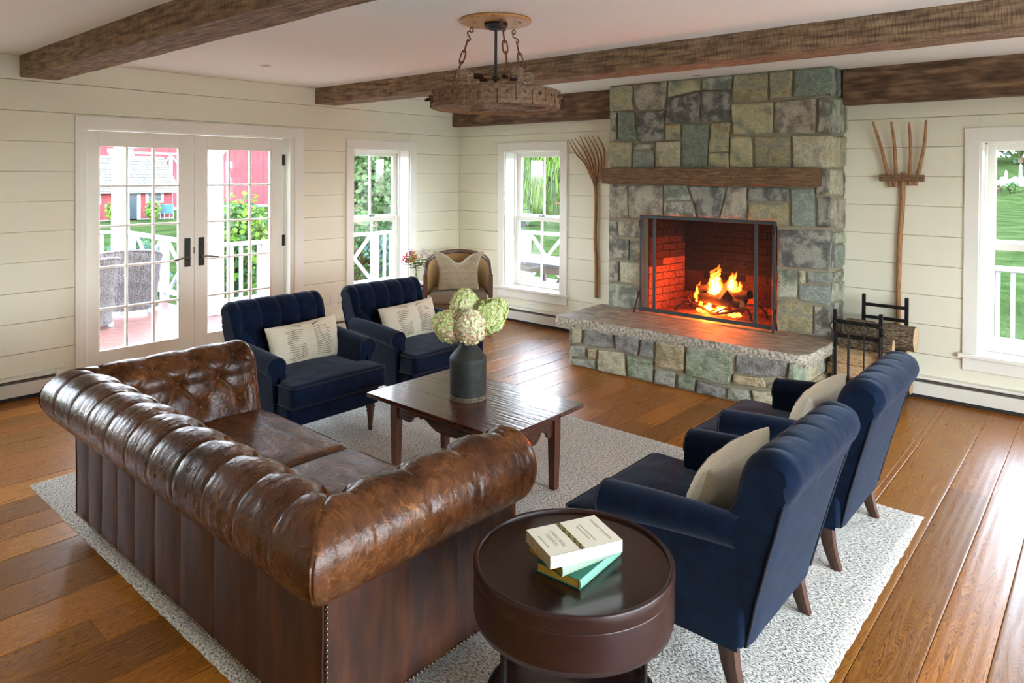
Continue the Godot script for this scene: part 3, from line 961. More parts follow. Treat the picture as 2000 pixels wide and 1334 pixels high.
# ---------------------------------------------------------------- fireplace
# outlines of the stones: tone, then x (or z on the flank) and y of each corner in metres
const FRONT_STONES := [
	[3, [2.352, 2.464, 2.608, 2.458, 2.603, 2.304, 2.622, 2.224, 2.352, 2.227]],
	[6, [2.620, 2.460, 2.959, 2.464, 2.949, 2.323, 2.933, 2.222, 2.671, 2.216, 2.616, 2.303]],
	[0, [2.964, 2.464, 3.279, 2.464, 3.275, 2.360, 3.196, 2.351, 2.960, 2.312]],
	[1, [3.285, 2.464, 3.560, 2.464, 3.551, 2.344, 3.280, 2.359]],
	[8, [3.562, 2.464, 3.853, 2.464, 3.850, 2.238, 3.554, 2.243, 3.544, 2.282]],
	[2, [2.352, 2.224, 2.444, 2.223, 2.436, 1.956, 2.352, 1.959]],
	[4, [2.450, 2.223, 2.628, 2.218, 2.655, 1.945, 2.446, 1.950]],
	[7, [2.641, 2.207, 2.933, 2.217, 2.928, 2.070, 2.924, 1.938, 2.667, 1.929]],
	[7, [2.954, 2.307, 3.201, 2.345, 3.270, 2.355, 3.273, 2.086, 2.945, 2.090]],
	[7, [3.275, 2.355, 3.551, 2.339, 3.534, 2.084, 3.283, 2.087]],
	[0, [2.928, 2.082, 3.088, 2.084, 3.086, 1.939, 2.929, 1.938]],
	[4, [3.092, 2.083, 3.361, 2.072, 3.334, 1.698, 3.096, 1.698]],
	[3, [3.372, 2.081, 3.543, 2.083, 3.531, 1.831, 3.343, 1.829]],
	[0, [3.343, 1.823, 3.531, 1.827, 3.537, 1.698, 3.339, 1.698]],
	[3, [2.352, 1.948, 2.601, 1.941, 2.591, 1.699, 2.352, 1.699]],
	[1, [2.607, 1.925, 2.838, 1.930, 2.833, 1.858, 2.607, 1.862]],
	[9, [2.601, 1.856, 2.833, 1.852, 2.832, 1.699, 2.597, 1.699]],
	[5, [2.844, 1.933, 3.087, 1.932, 3.091, 1.698, 2.840, 1.699]],
	[8, [3.862, 2.464, 4.047, 2.464, 4.036, 2.249, 3.864, 2.247]],
	[4, [4.055, 2.464, 4.228, 2.464, 4.336, 2.464, 4.338, 2.255, 4.238, 2.240, 4.044, 2.248]],
	[0, [3.539, 2.230, 3.897, 2.226, 3.894, 1.971, 3.557, 1.968]],
	[6, [3.903, 2.223, 4.226, 2.232, 4.216, 1.960, 3.901, 1.968]],
	[2, [4.238, 2.231, 4.330, 2.231, 4.331, 1.954, 4.235, 1.957]],
	[0, [3.537, 1.959, 3.720, 1.958, 3.736, 1.697, 3.535, 1.697]],
	[8, [3.731, 1.958, 4.034, 1.953, 4.038, 1.696, 3.743, 1.697]],
	[5, [4.043, 1.952, 4.326, 1.946, 4.331, 1.696, 4.050, 1.696]],
	[2, [4.252, 1.690, 4.331, 1.692, 4.333, 1.501, 4.221, 1.485, 4.220, 1.547, 4.250, 1.552]],
	[6, [2.352, 1.540, 2.549, 1.543, 2.564, 1.231, 2.354, 1.210]],
	[6, [2.558, 1.543, 2.916, 1.548, 2.924, 1.278, 2.709, 1.263, 2.697, 1.237, 2.568, 1.231]],
	[1, [2.925, 1.548, 3.153, 1.552, 3.192, 1.423, 2.929, 1.408]],
	[2, [2.929, 1.401, 3.204, 1.416, 3.246, 1.275, 2.930, 1.271]],
	[7, [3.166, 1.552, 3.509, 1.547, 3.446, 1.272, 3.256, 1.273]],
	[6, [3.508, 1.543, 3.686, 1.544, 3.681, 1.281, 3.448, 1.270]],
	[7, [3.692, 1.541, 4.016, 1.542, 4.017, 1.434, 3.693, 1.421]],
	[8, [3.694, 1.412, 4.026, 1.422, 4.024, 1.235, 3.943, 1.227, 3.933, 1.276, 3.690, 1.274]],
	[9, [4.031, 1.542, 4.216, 1.544, 4.223, 1.242, 4.041, 1.236]],
	[7, [4.229, 1.477, 4.336, 1.483, 4.336, 1.242, 4.232, 1.238]],
	[7, [3.938, 1.214, 4.336, 1.232, 4.339, 0.921, 3.941, 0.916]],
	[1, [3.937, 0.895, 4.093, 0.903, 4.091, 0.682, 3.930, 0.664]],
	[5, [4.102, 0.904, 4.154, 0.905, 4.155, 0.805, 4.103, 0.800]],
	[9, [4.167, 0.897, 4.342, 0.907, 4.342, 0.819, 4.168, 0.811]],
	[9, [4.103, 0.791, 4.342, 0.809, 4.342, 0.655, 4.100, 0.665]],
	[8, [3.935, 0.655, 4.217, 0.646, 4.210, 0.424, 3.928, 0.389]],
	[2, [4.223, 0.642, 4.342, 0.646, 4.342, 0.418, 4.219, 0.416]],
	[7, [2.354, 1.201, 2.440, 1.205, 2.441, 1.058, 2.355, 1.058]],
	[6, [2.446, 1.204, 2.697, 1.214, 2.699, 1.054, 2.454, 1.062]],
	[2, [2.359, 1.048, 2.578, 1.041, 2.580, 0.845, 2.361, 0.848]],
	[1, [2.584, 1.033, 2.699, 1.040, 2.695, 0.839, 2.582, 0.848]],
	[2, [2.355, 0.836, 2.466, 0.832, 2.468, 0.639, 2.356, 0.627]],
	[5, [2.475, 0.825, 2.689, 0.833, 2.691, 0.629, 2.477, 0.636]],
	[1, [2.356, 0.618, 2.691, 0.619, 2.710, 0.495, 2.705, 0.411, 2.359, 0.376]],
]
const SIDE_STONES := [
	[7, [0.359, 2.464, 0.127, 2.461, 0.119, 2.250, 0.365, 2.241]],
	[1, [0.365, 2.225, 0.068, 2.250, 0.057, 1.966, 0.365, 1.953]],
	[8, [0.053, 2.183, 0.005, 2.189, 0.005, 1.972, 0.045, 1.967]],
	[5, [0.365, 1.943, 0.153, 1.948, 0.150, 1.698, 0.365, 1.699]],
	[3, [0.135, 1.946, 0.005, 1.953, 0.005, 1.711, 0.129, 1.707]],
	[5, [0.365, 1.692, 0.068, 1.690, 0.045, 1.473, 0.365, 1.494]],
	[2, [0.047, 1.690, 0.005, 1.691, 0.005, 1.466, 0.032, 1.472]],
	[6, [0.358, 1.478, 0.005, 1.465, 0.005, 1.211, 0.350, 1.239]],
	[2, [0.350, 1.230, 0.273, 1.221, 0.268, 0.921, 0.339, 0.920]],
	[1, [0.263, 1.203, 0.005, 1.204, 0.005, 1.105, 0.260, 1.115]],
	[9, [0.260, 1.110, 0.005, 1.100, 0.005, 0.923, 0.253, 0.924]],
	[2, [0.324, 0.901, 0.005, 0.903, 0.005, 0.822, 0.321, 0.830]],
	[1, [0.321, 0.822, 0.005, 0.806, 0.005, 0.661, 0.325, 0.678]],
	[2, [0.330, 0.665, 0.005, 0.651, 0.005, 0.475, 0.330, 0.438]],
]
const HEARTH_STONES := [
	[0, [2.442, 0.339, 2.548, 0.336, 2.549, 0.218, 2.520, 0.190, 2.443, 0.184]],
	[4, [2.557, 0.341, 2.864, 0.349, 2.879, 0.219, 2.767, 0.193, 2.639, 0.187, 2.554, 0.188]],
	[4, [2.882, 0.340, 3.114, 0.347, 3.090, 0.192, 3.039, 0.191, 2.962, 0.202, 2.888, 0.209]],
	[4, [3.118, 0.344, 3.234, 0.344, 3.233, 0.185, 3.099, 0.179]],
	[1, [2.443, 0.170, 2.587, 0.184, 2.588, 0.085, 2.444, 0.069]],
	[3, [2.604, 0.173, 2.703, 0.182, 2.697, 0.089, 2.607, 0.080]],
	[1, [2.444, 0.057, 2.690, 0.084, 2.691, 0.004, 2.445, 0.004]],
	[0, [2.717, 0.178, 2.962, 0.197, 2.985, 0.004, 2.714, 0.004]],
	[5, [2.988, 0.188, 3.090, 0.172, 3.229, 0.176, 3.234, 0.004, 3.003, 0.004]],
	[3, [3.254, 0.340, 3.501, 0.348, 3.502, 0.177, 3.491, 0.137, 3.375, 0.132, 3.245, 0.129]],
	[1, [3.245, 0.121, 3.422, 0.121, 3.423, 0.004, 3.246, 0.004]],
	[2, [3.446, 0.110, 3.601, 0.113, 3.587, 0.004, 3.439, 0.004]],
	[5, [3.516, 0.344, 3.884, 0.350, 3.875, 0.129, 3.834, 0.104, 3.605, 0.115, 3.507, 0.122]],
	[4, [3.610, 0.102, 3.827, 0.086, 3.816, 0.004, 3.598, 0.004]],
	[4, [3.895, 0.349, 4.275, 0.359, 4.266, 0.253, 4.115, 0.215, 3.897, 0.211]],
	[3, [3.885, 0.203, 4.098, 0.215, 4.126, 0.173, 4.126, 0.142, 3.880, 0.129]],
	[1, [3.840, 0.098, 4.011, 0.110, 4.029, 0.013, 3.829, 0.004]],
	[0, [4.017, 0.114, 4.126, 0.135, 4.264, 0.149, 4.260, 0.037, 4.037, 0.014]],
	[2, [4.283, 0.358, 4.330, 0.363, 4.330, 0.242, 4.274, 0.231]],
	[5, [4.134, 0.169, 4.268, 0.245, 4.269, 0.161, 4.131, 0.148]],
	[1, [4.276, 0.223, 4.330, 0.234, 4.330, 0.139, 4.277, 0.126]],
	[0, [4.275, 0.117, 4.330, 0.133, 4.330, 0.026, 4.271, 0.029]],
]


func stone_geo(poly: PackedVector2Array, prot: float, r: RandomNumberGenerator, xf: Transform3D, gap := 0.004) -> Geo:
	# one rubble stone: an uneven outline, a broken arris and a slightly domed, faceted face
	var p := poly
	if Geometry2D.is_polygon_clockwise(p):
		p.reverse()
	var mid := Vector2.ZERO
	for q in p:
		mid += q / p.size()
	var out := PackedVector2Array()
	for i in p.size():
		var a := p[i]
		var b := p[(i + 1) % p.size()]
		out.push_back(a + (mid - a).normalized() * (gap * 1.6 + r.randf() * 0.006))
		var cuts := 1 if a.distance_to(b) < 0.16 else 2
		for k in cuts:
			var q := a.lerp(b, (k + 1.0) / (cuts + 1.0))
			var nrm := (b - a).orthogonal().normalized()
			if nrm.dot(mid - q) < 0:
				nrm = -nrm
			out.push_back(q + nrm * (gap + r.randf_range(-0.0015, 0.004)))
	var n := out.size()
	var g := Geo.new()
	var rim := []
	var low := []
	for q in out:
		low.append(xf * Vector3(q.x, q.y, -0.03))
		rim.append(xf * Vector3(q.x, q.y, prot - 0.009 + r.randf_range(-0.003, 0.003)))
	var cap := g.v.size()
	var inner := []
	for q in out:
		var d := (mid - q)
		var s := q + d.normalized() * minf(0.011 + r.randf() * 0.008, d.length() * 0.4)
		inner.append(xf * Vector3(s.x, s.y, prot + r.randf_range(-0.003, 0.003)))
	for i in n:
		g.vert(inner[i])
	var mids := []
	for i in n:
		var s := out[i].lerp(mid, 0.55)
		mids.append(g.vert(xf * Vector3(s.x, s.y, prot + r.randf_range(-0.004, 0.005))))
	var c := g.vert(xf * Vector3(mid.x, mid.y, prot + r.randf_range(-0.003, 0.006)))
	for i in n:
		var j := (i + 1) % n
		g.quad(cap + i, cap + j, mids[j], mids[i])
		g.tri(mids[i], mids[j], c)
	var e := g.v.size()
	for i in n:
		g.vert(rim[i])
	for i in n:
		g.vert(inner[i])
	for i in n:
		var j := (i + 1) % n
		g.quad(e + i, e + j, e + n + j, e + n + i)
	for i in n:
		var j := (i + 1) % n
		g.face([low[i], low[j], rim[j], rim[i]])
	return g


func flame_geo(base: Vector3, h: float, w: float, sd: int, thin: float, lean := 0.0) -> Geo:
	var n := noise(1.0, {"seed": sd, "oct": 2})
	return Geo.new().grid(10, 22, func(a: float, b: float) -> Vector3:
		var r := w * thin * pow(sin(PI * pow(clampf(b * 0.985 + 0.01, 0.0, 1.0), 0.62)), 0.85) * (1.0 - 0.35 * b)
		r *= 1.0 + 0.45 * n.get_noise_2d(cos(TAU * a) * 1.6 + 5.0, b * 4.0 + sin(TAU * a) * 1.6)
		var sway := Vector3(n.get_noise_2d(b * 2.4, 1.0), 0, n.get_noise_2d(b * 2.4, 9.0)) * w * 1.3 * b
		return base + Vector3(lean * b * b, 0, 0) + sway + Vector3(r * cos(TAU * a), b * h, -r * 0.7 * sin(TAU * a)), true)


func log_geo(length: float, r0: float, r1: float, sd: int, sides := 12) -> Geo:  # bark skin of a log along x
	var n := noise(1.0, {"seed": sd, "oct": 3})
	return Geo.new().grid(14, sides, func(a: float, b: float) -> Vector3:
		var t := TAU * b
		var r := lerpf(r0, r1, a) * (1.0 + 0.14 * n.get_noise_2d(a * 3.0, cos(t) * 1.5 + 4.0) + 0.1 * n.get_noise_2d(a * 3.0 + 9.0, sin(t) * 1.5))
		return Vector3((a - 0.5) * length, r * sin(t), r * cos(t)), false, true)


func log_end(g: Geo, at_end: bool, sides := 12) -> Geo:  # the sawn face that closes a log_geo
	var e := Geo.new()
	var pts := []
	for j in sides:
		pts.append(g.v[j * 15 + (14 if at_end else 0)])
	if not at_end:
		pts.reverse()
	var mid := Vector3.ZERO
	for p in pts:
		mid += p / sides
	for j in sides:
		e.face([mid + Vector3(0.002 if at_end else -0.002, 0, 0), pts[(j + 1) % sides], pts[j]])
	return e


func build_fireplace() -> void:
	var r := RandomNumberGenerator.new()
	r.seed = 5
	var f := thing("fireplace", "grey-green fieldstone fireplace and chimney breast with raised hearth", "fireplace")
	var ox0 := 2.768
	var ox1 := 3.93
	var otop := 1.255
	var core := Geo.new()
	for b in [[2.362, ox0, 0.0, CEIL, 0.0, 0.343], [ox1, 4.325, 0.0, CEIL, 0.0, 0.343], [ox0, ox1, otop, CEIL, 0.0, 0.343], [ox0, ox1, 0.0, 0.36, -0.02, 0.343]]:
		core.box(Vector3((b[0] + b[1]) / 2, (b[2] + b[3]) / 2, (b[4] + b[5]) / 2), Vector3(b[1] - b[0], b[3] - b[2], b[5] - b[4]))
	put("mortar_core", core, M.mortar, f)
	var xf := Transform3D(Basis(), Vector3(0, 0, 0.352))
	for s in FRONT_STONES:
		put("stone", stone_geo(pts2(s[1]), r.randf_range(0.008, 0.026), r, xf), M["stone_%d" % s[0]], f)
	var xs := Transform3D(Basis(Vector3(0, 0, -1), Vector3(0, 1, 0), Vector3(1, 0, 0)), Vector3(4.332, 0, 0))
	for s in SIDE_STONES:
		var q := pts2(s[1])
		for i in q.size():
			q[i].x = -q[i].x
		put("stone", stone_geo(q, r.randf_range(0.006, 0.018), r, xs), M["stone_%d" % s[0]], f)
	# left flank, seen only from another place
	var xl := Transform3D(Basis(Vector3(0, 0, 1), Vector3(0, 1, 0), Vector3(-1, 0, 0)), Vector3(2.358, 0, 0))
	var y := 0.42
	while y < 2.4:
		var hh := minf(r.randf_range(0.16, 0.26), CEIL - 0.004 - y)
		put("stone", stone_geo(PackedVector2Array([Vector2(0.005, y), Vector2(0.36, y), Vector2(0.36, y + hh), Vector2(0.005, y + hh)]), 0.008, r, xl), M["stone_%d" % r.randi_range(0, 9)], f)
		y += hh
	# raised hearth
	put("mortar_core", bx(Vector3(2.43, 0, 0.02), Vector3(4.31, 0.34, 1.045)), M.mortar, f)
	var xh := Transform3D(Basis(), Vector3(0, 0, 1.052))
	for s in HEARTH_STONES:
		put("stone", stone_geo(pts2(s[1]), r.randf_range(0.012, 0.03), r, xh, 0.005), M["pale_stone_%d" % s[0]], f)
	for flank in 2:
		var xk := Transform3D(Basis(Vector3(0, 0, -1), Vector3(0, 1, 0), Vector3(1, 0, 0)), Vector3(4.318, 0, 0)) if flank == 0 else Transform3D(Basis(Vector3(0, 0, 1), Vector3(0, 1, 0), Vector3(-1, 0, 0)), Vector3(2.425, 0, 0))
		for row in 2:
			var z := 0.03
			while z < 1.0:
				var z1 := minf(z + r.randf_range(0.17, 0.3), 1.07)
				if z1 > 0.98:
					z1 = 1.07
				var y0 := 0.004 if row == 0 else 0.16
				var y1 := 0.16 if row == 0 else 0.332
				var q := PackedVector2Array([Vector2(-z, y0), Vector2(-z1, y0), Vector2(-z1, y1), Vector2(-z, y1)]) if flank == 0 else PackedVector2Array([Vector2(z, y0), Vector2(z1, y0), Vector2(z1, y1), Vector2(z, y1)])
				put("stone", stone_geo(q, r.randf_range(0.006, 0.016), r, xk, 0.005), M["pale_stone_%d" % r.randi_range(0, 5)], f)
				z = z1
	# hearth slab with a chiselled edge
	var rim := []
	var corners := [Vector2(2.285, 0.345), Vector2(2.3, 1.085), Vector2(4.34, 1.035), Vector2(4.385, 0.96), Vector2(4.4, 0.345)]
	var hn := noise(5.0, {"seed": 3, "oct": 4})
	for i in corners.size() - 1:
		var a: Vector2 = corners[i]
		var b: Vector2 = corners[i + 1]
		var k := maxi(2, int(a.distance_to(b) / 0.035))
		for j in k:
			var q := a.lerp(b, float(j) / k)
			rim.append(q + Vector2(hn.get_noise_2d(q.x, q.y), hn.get_noise_2d(q.x + 9, q.y)) * 0.012)
	rim.append(corners[-1])
	var top := Geo.new()
	var poly := PackedVector2Array()
	for q in rim:
		poly.push_back(q)
	top.prism(poly, 0, 0.02, Transform3D(Basis(Vector3(1, 0, 0), Vector3(0, 0, 1), Vector3(0, -1, 0)), Vector3(0, 0.41, 0)))
	for i in top.v.size():
		top.v[i].y = minf(top.v[i].y, 0.41)
	var slab := put("hearth_slab", top, M.hearth_top, f, "smooth grey hearth slab")
	var ed := Geo.new()
	var ne := rim.size()
	ed.grid(ne - 1, 5, func(a: float, b: float) -> Vector3:
		var q: Vector2 = rim[int(round(a * (ne - 1)))]
		var d := (q - Vector2(3.35, 0.3)).normalized()
		var j: float = 0.0 if b <= 0.0 else hn.get_noise_3d(q.x * 6.0, b * 9.0, q.y * 6.0) * 0.016 + 0.008 * sin(b * PI)
		return Vector3(q.x + d.x * j, 0.41 - b * 0.084, q.y + d.y * j))
	for i in range(0, ed.ix.size(), 3):
		var t := ed.ix[i + 1]
		ed.ix[i + 1] = ed.ix[i + 2]
		ed.ix[i + 2] = t
	put("chiselled_edge", ed, M.hearth_edge, slab, "pale rough chiselled edge")
	put("slab_underside", bx(Vector3(2.31, 0.332, 0.345), Vector3(4.38, 0.342, 1.04)), M.hearth_edge, slab)
	# firebox lined with brick
	var box := node("firebox", f)
	var bz := -0.2
	var bx0 := 2.85
	var bx1 := 3.83
	var shell := Geo.new()
	shell.box(Vector3(3.34, 0.9, -0.33), Vector3(1.4, 1.8, 0.2)).box(Vector3(2.68, 0.9, -0.1), Vector3(0.14, 1.8, 0.5)).box(Vector3(4.0, 0.9, -0.1), Vector3(0.14, 1.8, 0.5)).box(Vector3(3.34, 1.6, -0.02), Vector3(1.3, 0.2, 0.4))
	shell.box(Vector3(3.34, 0.385, 0.07), Vector3(1.3, 0.05, 0.56))
	put("masonry_shell", shell, M.brick_mortar, box)
	var walls := [[Vector3(ox0, 0, 0.34), Vector3(bx0, 0, bz)], [Vector3(bx0, 0, bz), Vector3(bx1, 0, bz)], [Vector3(bx1, 0, bz), Vector3(ox1, 0, 0.34)]]
	for w in walls.size():
		var a: Vector3 = walls[w][0]
		var b: Vector3 = walls[w][1]
		var d := (b - a).normalized()
		var inward := Vector3(-d.z, 0, d.x)
		if inward.dot(Vector3(3.34, 0, 0.3) - (a + b) / 2) < 0:
			inward = -inward
		var len := a.distance_to(b)

		var bg := Geo.new()
		bg.face([a + Vector3(0, 0.41, 0), b + Vector3(0, 0.41, 0), b + Vector3(0, 1.52, 0), a + Vector3(0, 1.52, 0)])
		put("mortar_bed", bg, M.brick_mortar, box)
		for row in 16:
			var y0 := 0.412 + row * 0.0665
			var s := -0.1 if row % 2 else 0.0
			while s < len - 0.01:
				var s0 := maxf(s, 0.0) + 0.004
				var s1 := minf(s + 0.2, len) - 0.004
				if s1 - s0 > 0.015:
					var bs := Basis(d, Vector3.UP, inward if d.cross(Vector3.UP).dot(inward) > 0 else -inward)
					var cx := a + d * ((s0 + s1) / 2) + Vector3(0, y0 + 0.0285, 0)
					put("brick", Geo.new().box(Vector3.ZERO, Vector3(s1 - s0, 0.0585, 0.02), 0.002, Transform3D(bs, cx)), M[["fire_brick", "fire_brick_mid", "fire_brick_dark"][clampi(int((y0 - (0.52 if w == 1 else 0.82) + r.randf_range(-0.05, 0.05)) / 0.17 + 1.0), 0, 2)]], box)  # bricks get darker with height, starting lower on the back wall
				s += 0.2
	for i in 6:
		for j in 5:
			put("brick", bx(Vector3(2.79 + i * 0.19, 0.408, -0.2 + j * 0.11), Vector3(2.975 + i * 0.19, 0.4135, -0.094 + j * 0.11), 0.002), M.fire_brick, box)
	# mantel
	var mn := beam_geo(Vector3(2.4, 1.555, 0.366), Vector3(4.272, 1.695, 0.55), 14, 0.012)
	tag(put("mantel_beam", mn, M.mantel_wood), "weathered hand-hewn mantel beam across the stone chimney", "mantel")
	# screen
	var s := thing("fire_screen", "dark iron fireplace screen with two upright bars, before the fire", "fire screen", Vector3(3.35, 0.41, 0.44))
	var hw := 0.605
	for sx in [-1.0, 1.0]:
		put("post", Geo.new().box(Vector3(sx * (hw - 0.012), 0.4375, 0), Vector3(0.026, 0.855, 0.022), 0.002), M.iron_screen, s)
		put("upright_bar", Geo.new().box(Vector3(sx * 0.454, 0.44, 0.016), Vector3(0.03, 0.8, 0.008), 0.002), M.iron_screen, s)
		var foot := smooth_path([Vector3(sx * (hw - 0.012), 0.17, 0.012), Vector3(sx * (hw + 0.004), 0.12, 0.04), Vector3(sx * (hw + 0.012), 0.05, 0.065), Vector3(sx * (hw + 0.012), 0.006, 0.085)], 5)
		put("foot", Geo.new().tube(foot, 0.009, 8), M.iron_black, s)
		put("foot", Geo.new().tube(smooth_path([Vector3(sx * (hw - 0.012), 0.12, -0.012), Vector3(sx * (hw - 0.004), 0.05, -0.03), Vector3(sx * (hw - 0.004), 0.005, -0.042)], 4), 0.008, 8), M.iron_black, s)
		var scroll := []
		for k in 11:
			var t := k * 0.55
			scroll.append(Vector3(sx * (hw + 0.004), 0.165 + 0.016 * cos(t), 0.022 + 0.016 * sin(t)))
		put("scroll", Geo.new().tube(scroll, 0.006, 6), M.iron_black, s)
		var ring := []
		for k in 16:
			ring.append(Vector3(sx * (hw - 0.012) + 0.0, 0.79 + 0.03 * cos(TAU * k / 16), 0.02 + 0.018 * sin(TAU * k / 16) + 0.006))
		put("ring_handle", Geo.new().tube(ring, 0.005, 6, true), M.iron_black, s)
	put("top_rail", Geo.new().box(Vector3(0, 0.854, 0), Vector3(hw * 2, 0.026, 0.03), 0.002), M.iron_screen, s)
	put("bottom_rail", Geo.new().box(Vector3(0, 0.03, 0), Vector3(hw * 2 - 0.05, 0.032, 0.018), 0.002), M.iron_screen, s)
	put("wire_mesh", Geo.new().box(Vector3(0, 0.44, -0.004), Vector3(hw * 2 - 0.05, 0.8, 0.001)), M.screen_mesh, s, "fine dark wire mesh")
	# fire: grate, logs, flames
	var gr := thing("fire_grate", "branch-shaped iron grate holding the burning logs", "grate", Vector3(0, 0, 0))
	put("front_bar", Geo.new().tube(smooth_path([Vector3(2.966, 0.421, 0.2), Vector3(3.008, 0.463, 0.18), Vector3(3.071, 0.503, 0.17), Vector3(3.147, 0.487, 0.17), Vector3(3.249, 0.456, 0.17), Vector3(3.316, 0.43, 0.17), Vector3(3.466, 0.46, 0.17), Vector3(3.592, 0.511, 0.17), Vector3(3.636, 0.489, 0.18), Vector3(3.668, 0.421, 0.2)], 4), 0.0115, 7), M.iron_rust, gr)
	put("back_bar", Geo.new().tube(smooth_path([Vector3(2.98, 0.421, -0.06), Vector3(3.06, 0.5, -0.04), Vector3(3.3, 0.45, -0.04), Vector3(3.6, 0.51, -0.04), Vector3(3.72, 0.46, 0.02), Vector3(3.74, 0.421, 0.04)], 4), 0.0115, 7), M.iron_rust, gr)
	for t in [[Vector3(3.106, 0.497, 0.17), Vector3(3.085, 0.525, 0.175), Vector3(3.074, 0.552, 0.17)], [Vector3(3.485, 0.466, 0.17), Vector3(3.46, 0.5, 0.17), Vector3(3.446, 0.51, 0.165)], [Vector3(3.34, 0.436, 0.17), Vector3(3.38, 0.465, 0.17), Vector3(3.43, 0.488, 0.17)]]:
		put("twig", Geo.new().tube(smooth_path(t, 3), [0.009, 0.009, 0.008, 0.008, 0.007, 0.006, 0.005], 6), M.iron_rust, gr)
	for gx in [3.12, 3.3, 3.52]:
		put("cross_bar", Geo.new().tube([Vector3(gx, 0.485 if gx != 3.3 else 0.45, 0.17), Vector3(gx + 0.01, 0.452, 0.06), Vector3(gx, 0.475, -0.04)], 0.009, 6), M.iron_rust, gr)
	var logs := [
		[Vector3(3.33, 0.535, 0.1), 0.44, 0.046, 0.04, Vector3(0, -0.1, -0.05), "round charred log lying across the grate in front"],
		[Vector3(3.3, 0.55, 0.0), 0.46, 0.05, 0.05, Vector3(0, 0.12, 0.03), "round charred log at the back of the grate"],
		[Vector3(3.2, 0.63, 0.07), 0.14, 0.034, 0.028, Vector3(0.1, 0.5, 0.12), "short charred log end on top of the fire"],
		[Vector3(3.47, 0.59, 0.03), 0.3, 0.042, 0.036, Vector3(0.2, -0.35, 0.18), "charred log slanting to the right in the fire"]]
	for k in logs.size():
		var lg := thing("fire_log", logs[k][5], "log", logs[k][0], 0.0, "logs burning on the grate")
		lg.rotation = logs[k][4]
		var skin := log_geo(logs[k][1], logs[k][2], logs[k][3], 20 + k)
		put("bark", skin, M.char_bark, lg)
		put("cut_end", log_end(skin, true), M.split_wood if k == 0 else M.char_bark, lg)
		put("cut_end", log_end(skin, false), M.char_bark, lg)
	var wedge := thing("fire_log", "split wedge of wood leaning over the burning log", "log", Vector3(3.4, 0.615, 0.085), 0.0, "logs burning on the grate")
	wedge.rotation = Vector3(0.3, 0.5, -0.1)
	put("bark", Geo.new().prism(PackedVector2Array([Vector2(-0.06, -0.045), Vector2(0.07, -0.03), Vector2(-0.01, 0.06)]), -0.08, 0.08, Transform3D(), 0.006), M.char_bark, wedge)
	var em := thing("ember_bed", "glowing bed of embers under the logs", "embers")
	var eg := Geo.new()
	for k in 46:
		var p := Vector3(r.randf_range(3.12, 3.52), 0.42 + r.randf() * 0.012, r.randf_range(-0.02, 0.15))
		eg.ball(p, Vector3(0.016, 0.01, 0.014) * r.randf_range(0.6, 1.4), 6, 4)
	stuff(put("coals", eg, M.ember, em))
	var fl := thing("fire_flames", "orange and yellow flames rising from the logs", "fire")
	var tongues := [[Vector3(3.265, 0.56, 0.07), 0.29, 0.042, 1.0], [Vector3(3.3, 0.58, 0.05), 0.24, 0.034, 1.0], [Vector3(3.235, 0.57, 0.06), 0.2, 0.026, 1.0], [Vector3(3.415, 0.62, 0.04), 0.17, 0.036, 1.0], [Vector3(3.45, 0.61, 0.05), 0.19, 0.026, 1.0], [Vector3(3.49, 0.6, 0.05), 0.12, 0.022, 1.0], [Vector3(3.13, 0.5, 0.11), 0.19, 0.02, 1.0], [Vector3(3.25, 0.43, 0.12), 0.16, 0.02, 1.0], [Vector3(3.17, 0.44, 0.12), 0.13, 0.018, 1.0], [Vector3(3.35, 0.42, 0.1), 0.09, 0.05, 1.0], [Vector3(3.22, 0.42, 0.08), 0.08, 0.05, 1.0]]
	for k in tongues.size():
		var t = tongues[k]
		var tip := put("tongue", flame_geo(t[0], t[1], t[2], 100 + k, 1.35, 0.02), M.flame_tip, fl)
		put("flame_body", flame_geo(t[0] + Vector3(0, 0.004, 0), t[1] * 0.84, t[2], 100 + k, 1.0, 0.015), M.flame_mid, tip)
		if k in [0, 1, 3, 9, 10, 7]:
			put("flame_heart", flame_geo(t[0] + Vector3(0, 0.008, 0), t[1] * 0.6, t[2], 100 + k, 0.62, 0.01), M.flame_core, tip)
	for l in [[Vector3(3.29, 0.68, 0.12), 0.022], [Vector3(3.43, 0.66, 0.1), 0.014], [Vector3(3.27, 0.47, 0.19), 0.016]]:
		var o := OmniLight3D.new()
		o.name = "fire_glow"
		o.light_color = Color(1.0, 0.42, 0.13)
		o.light_energy = l[1]
		o.light_size = 0.05
		o.omni_range = 12.0
		o.omni_attenuation = 2.0
		o.shadow_enabled = true
		add_child(o, true)
		o.position = l[0]

# ---------------------------------------------------------------- furniture

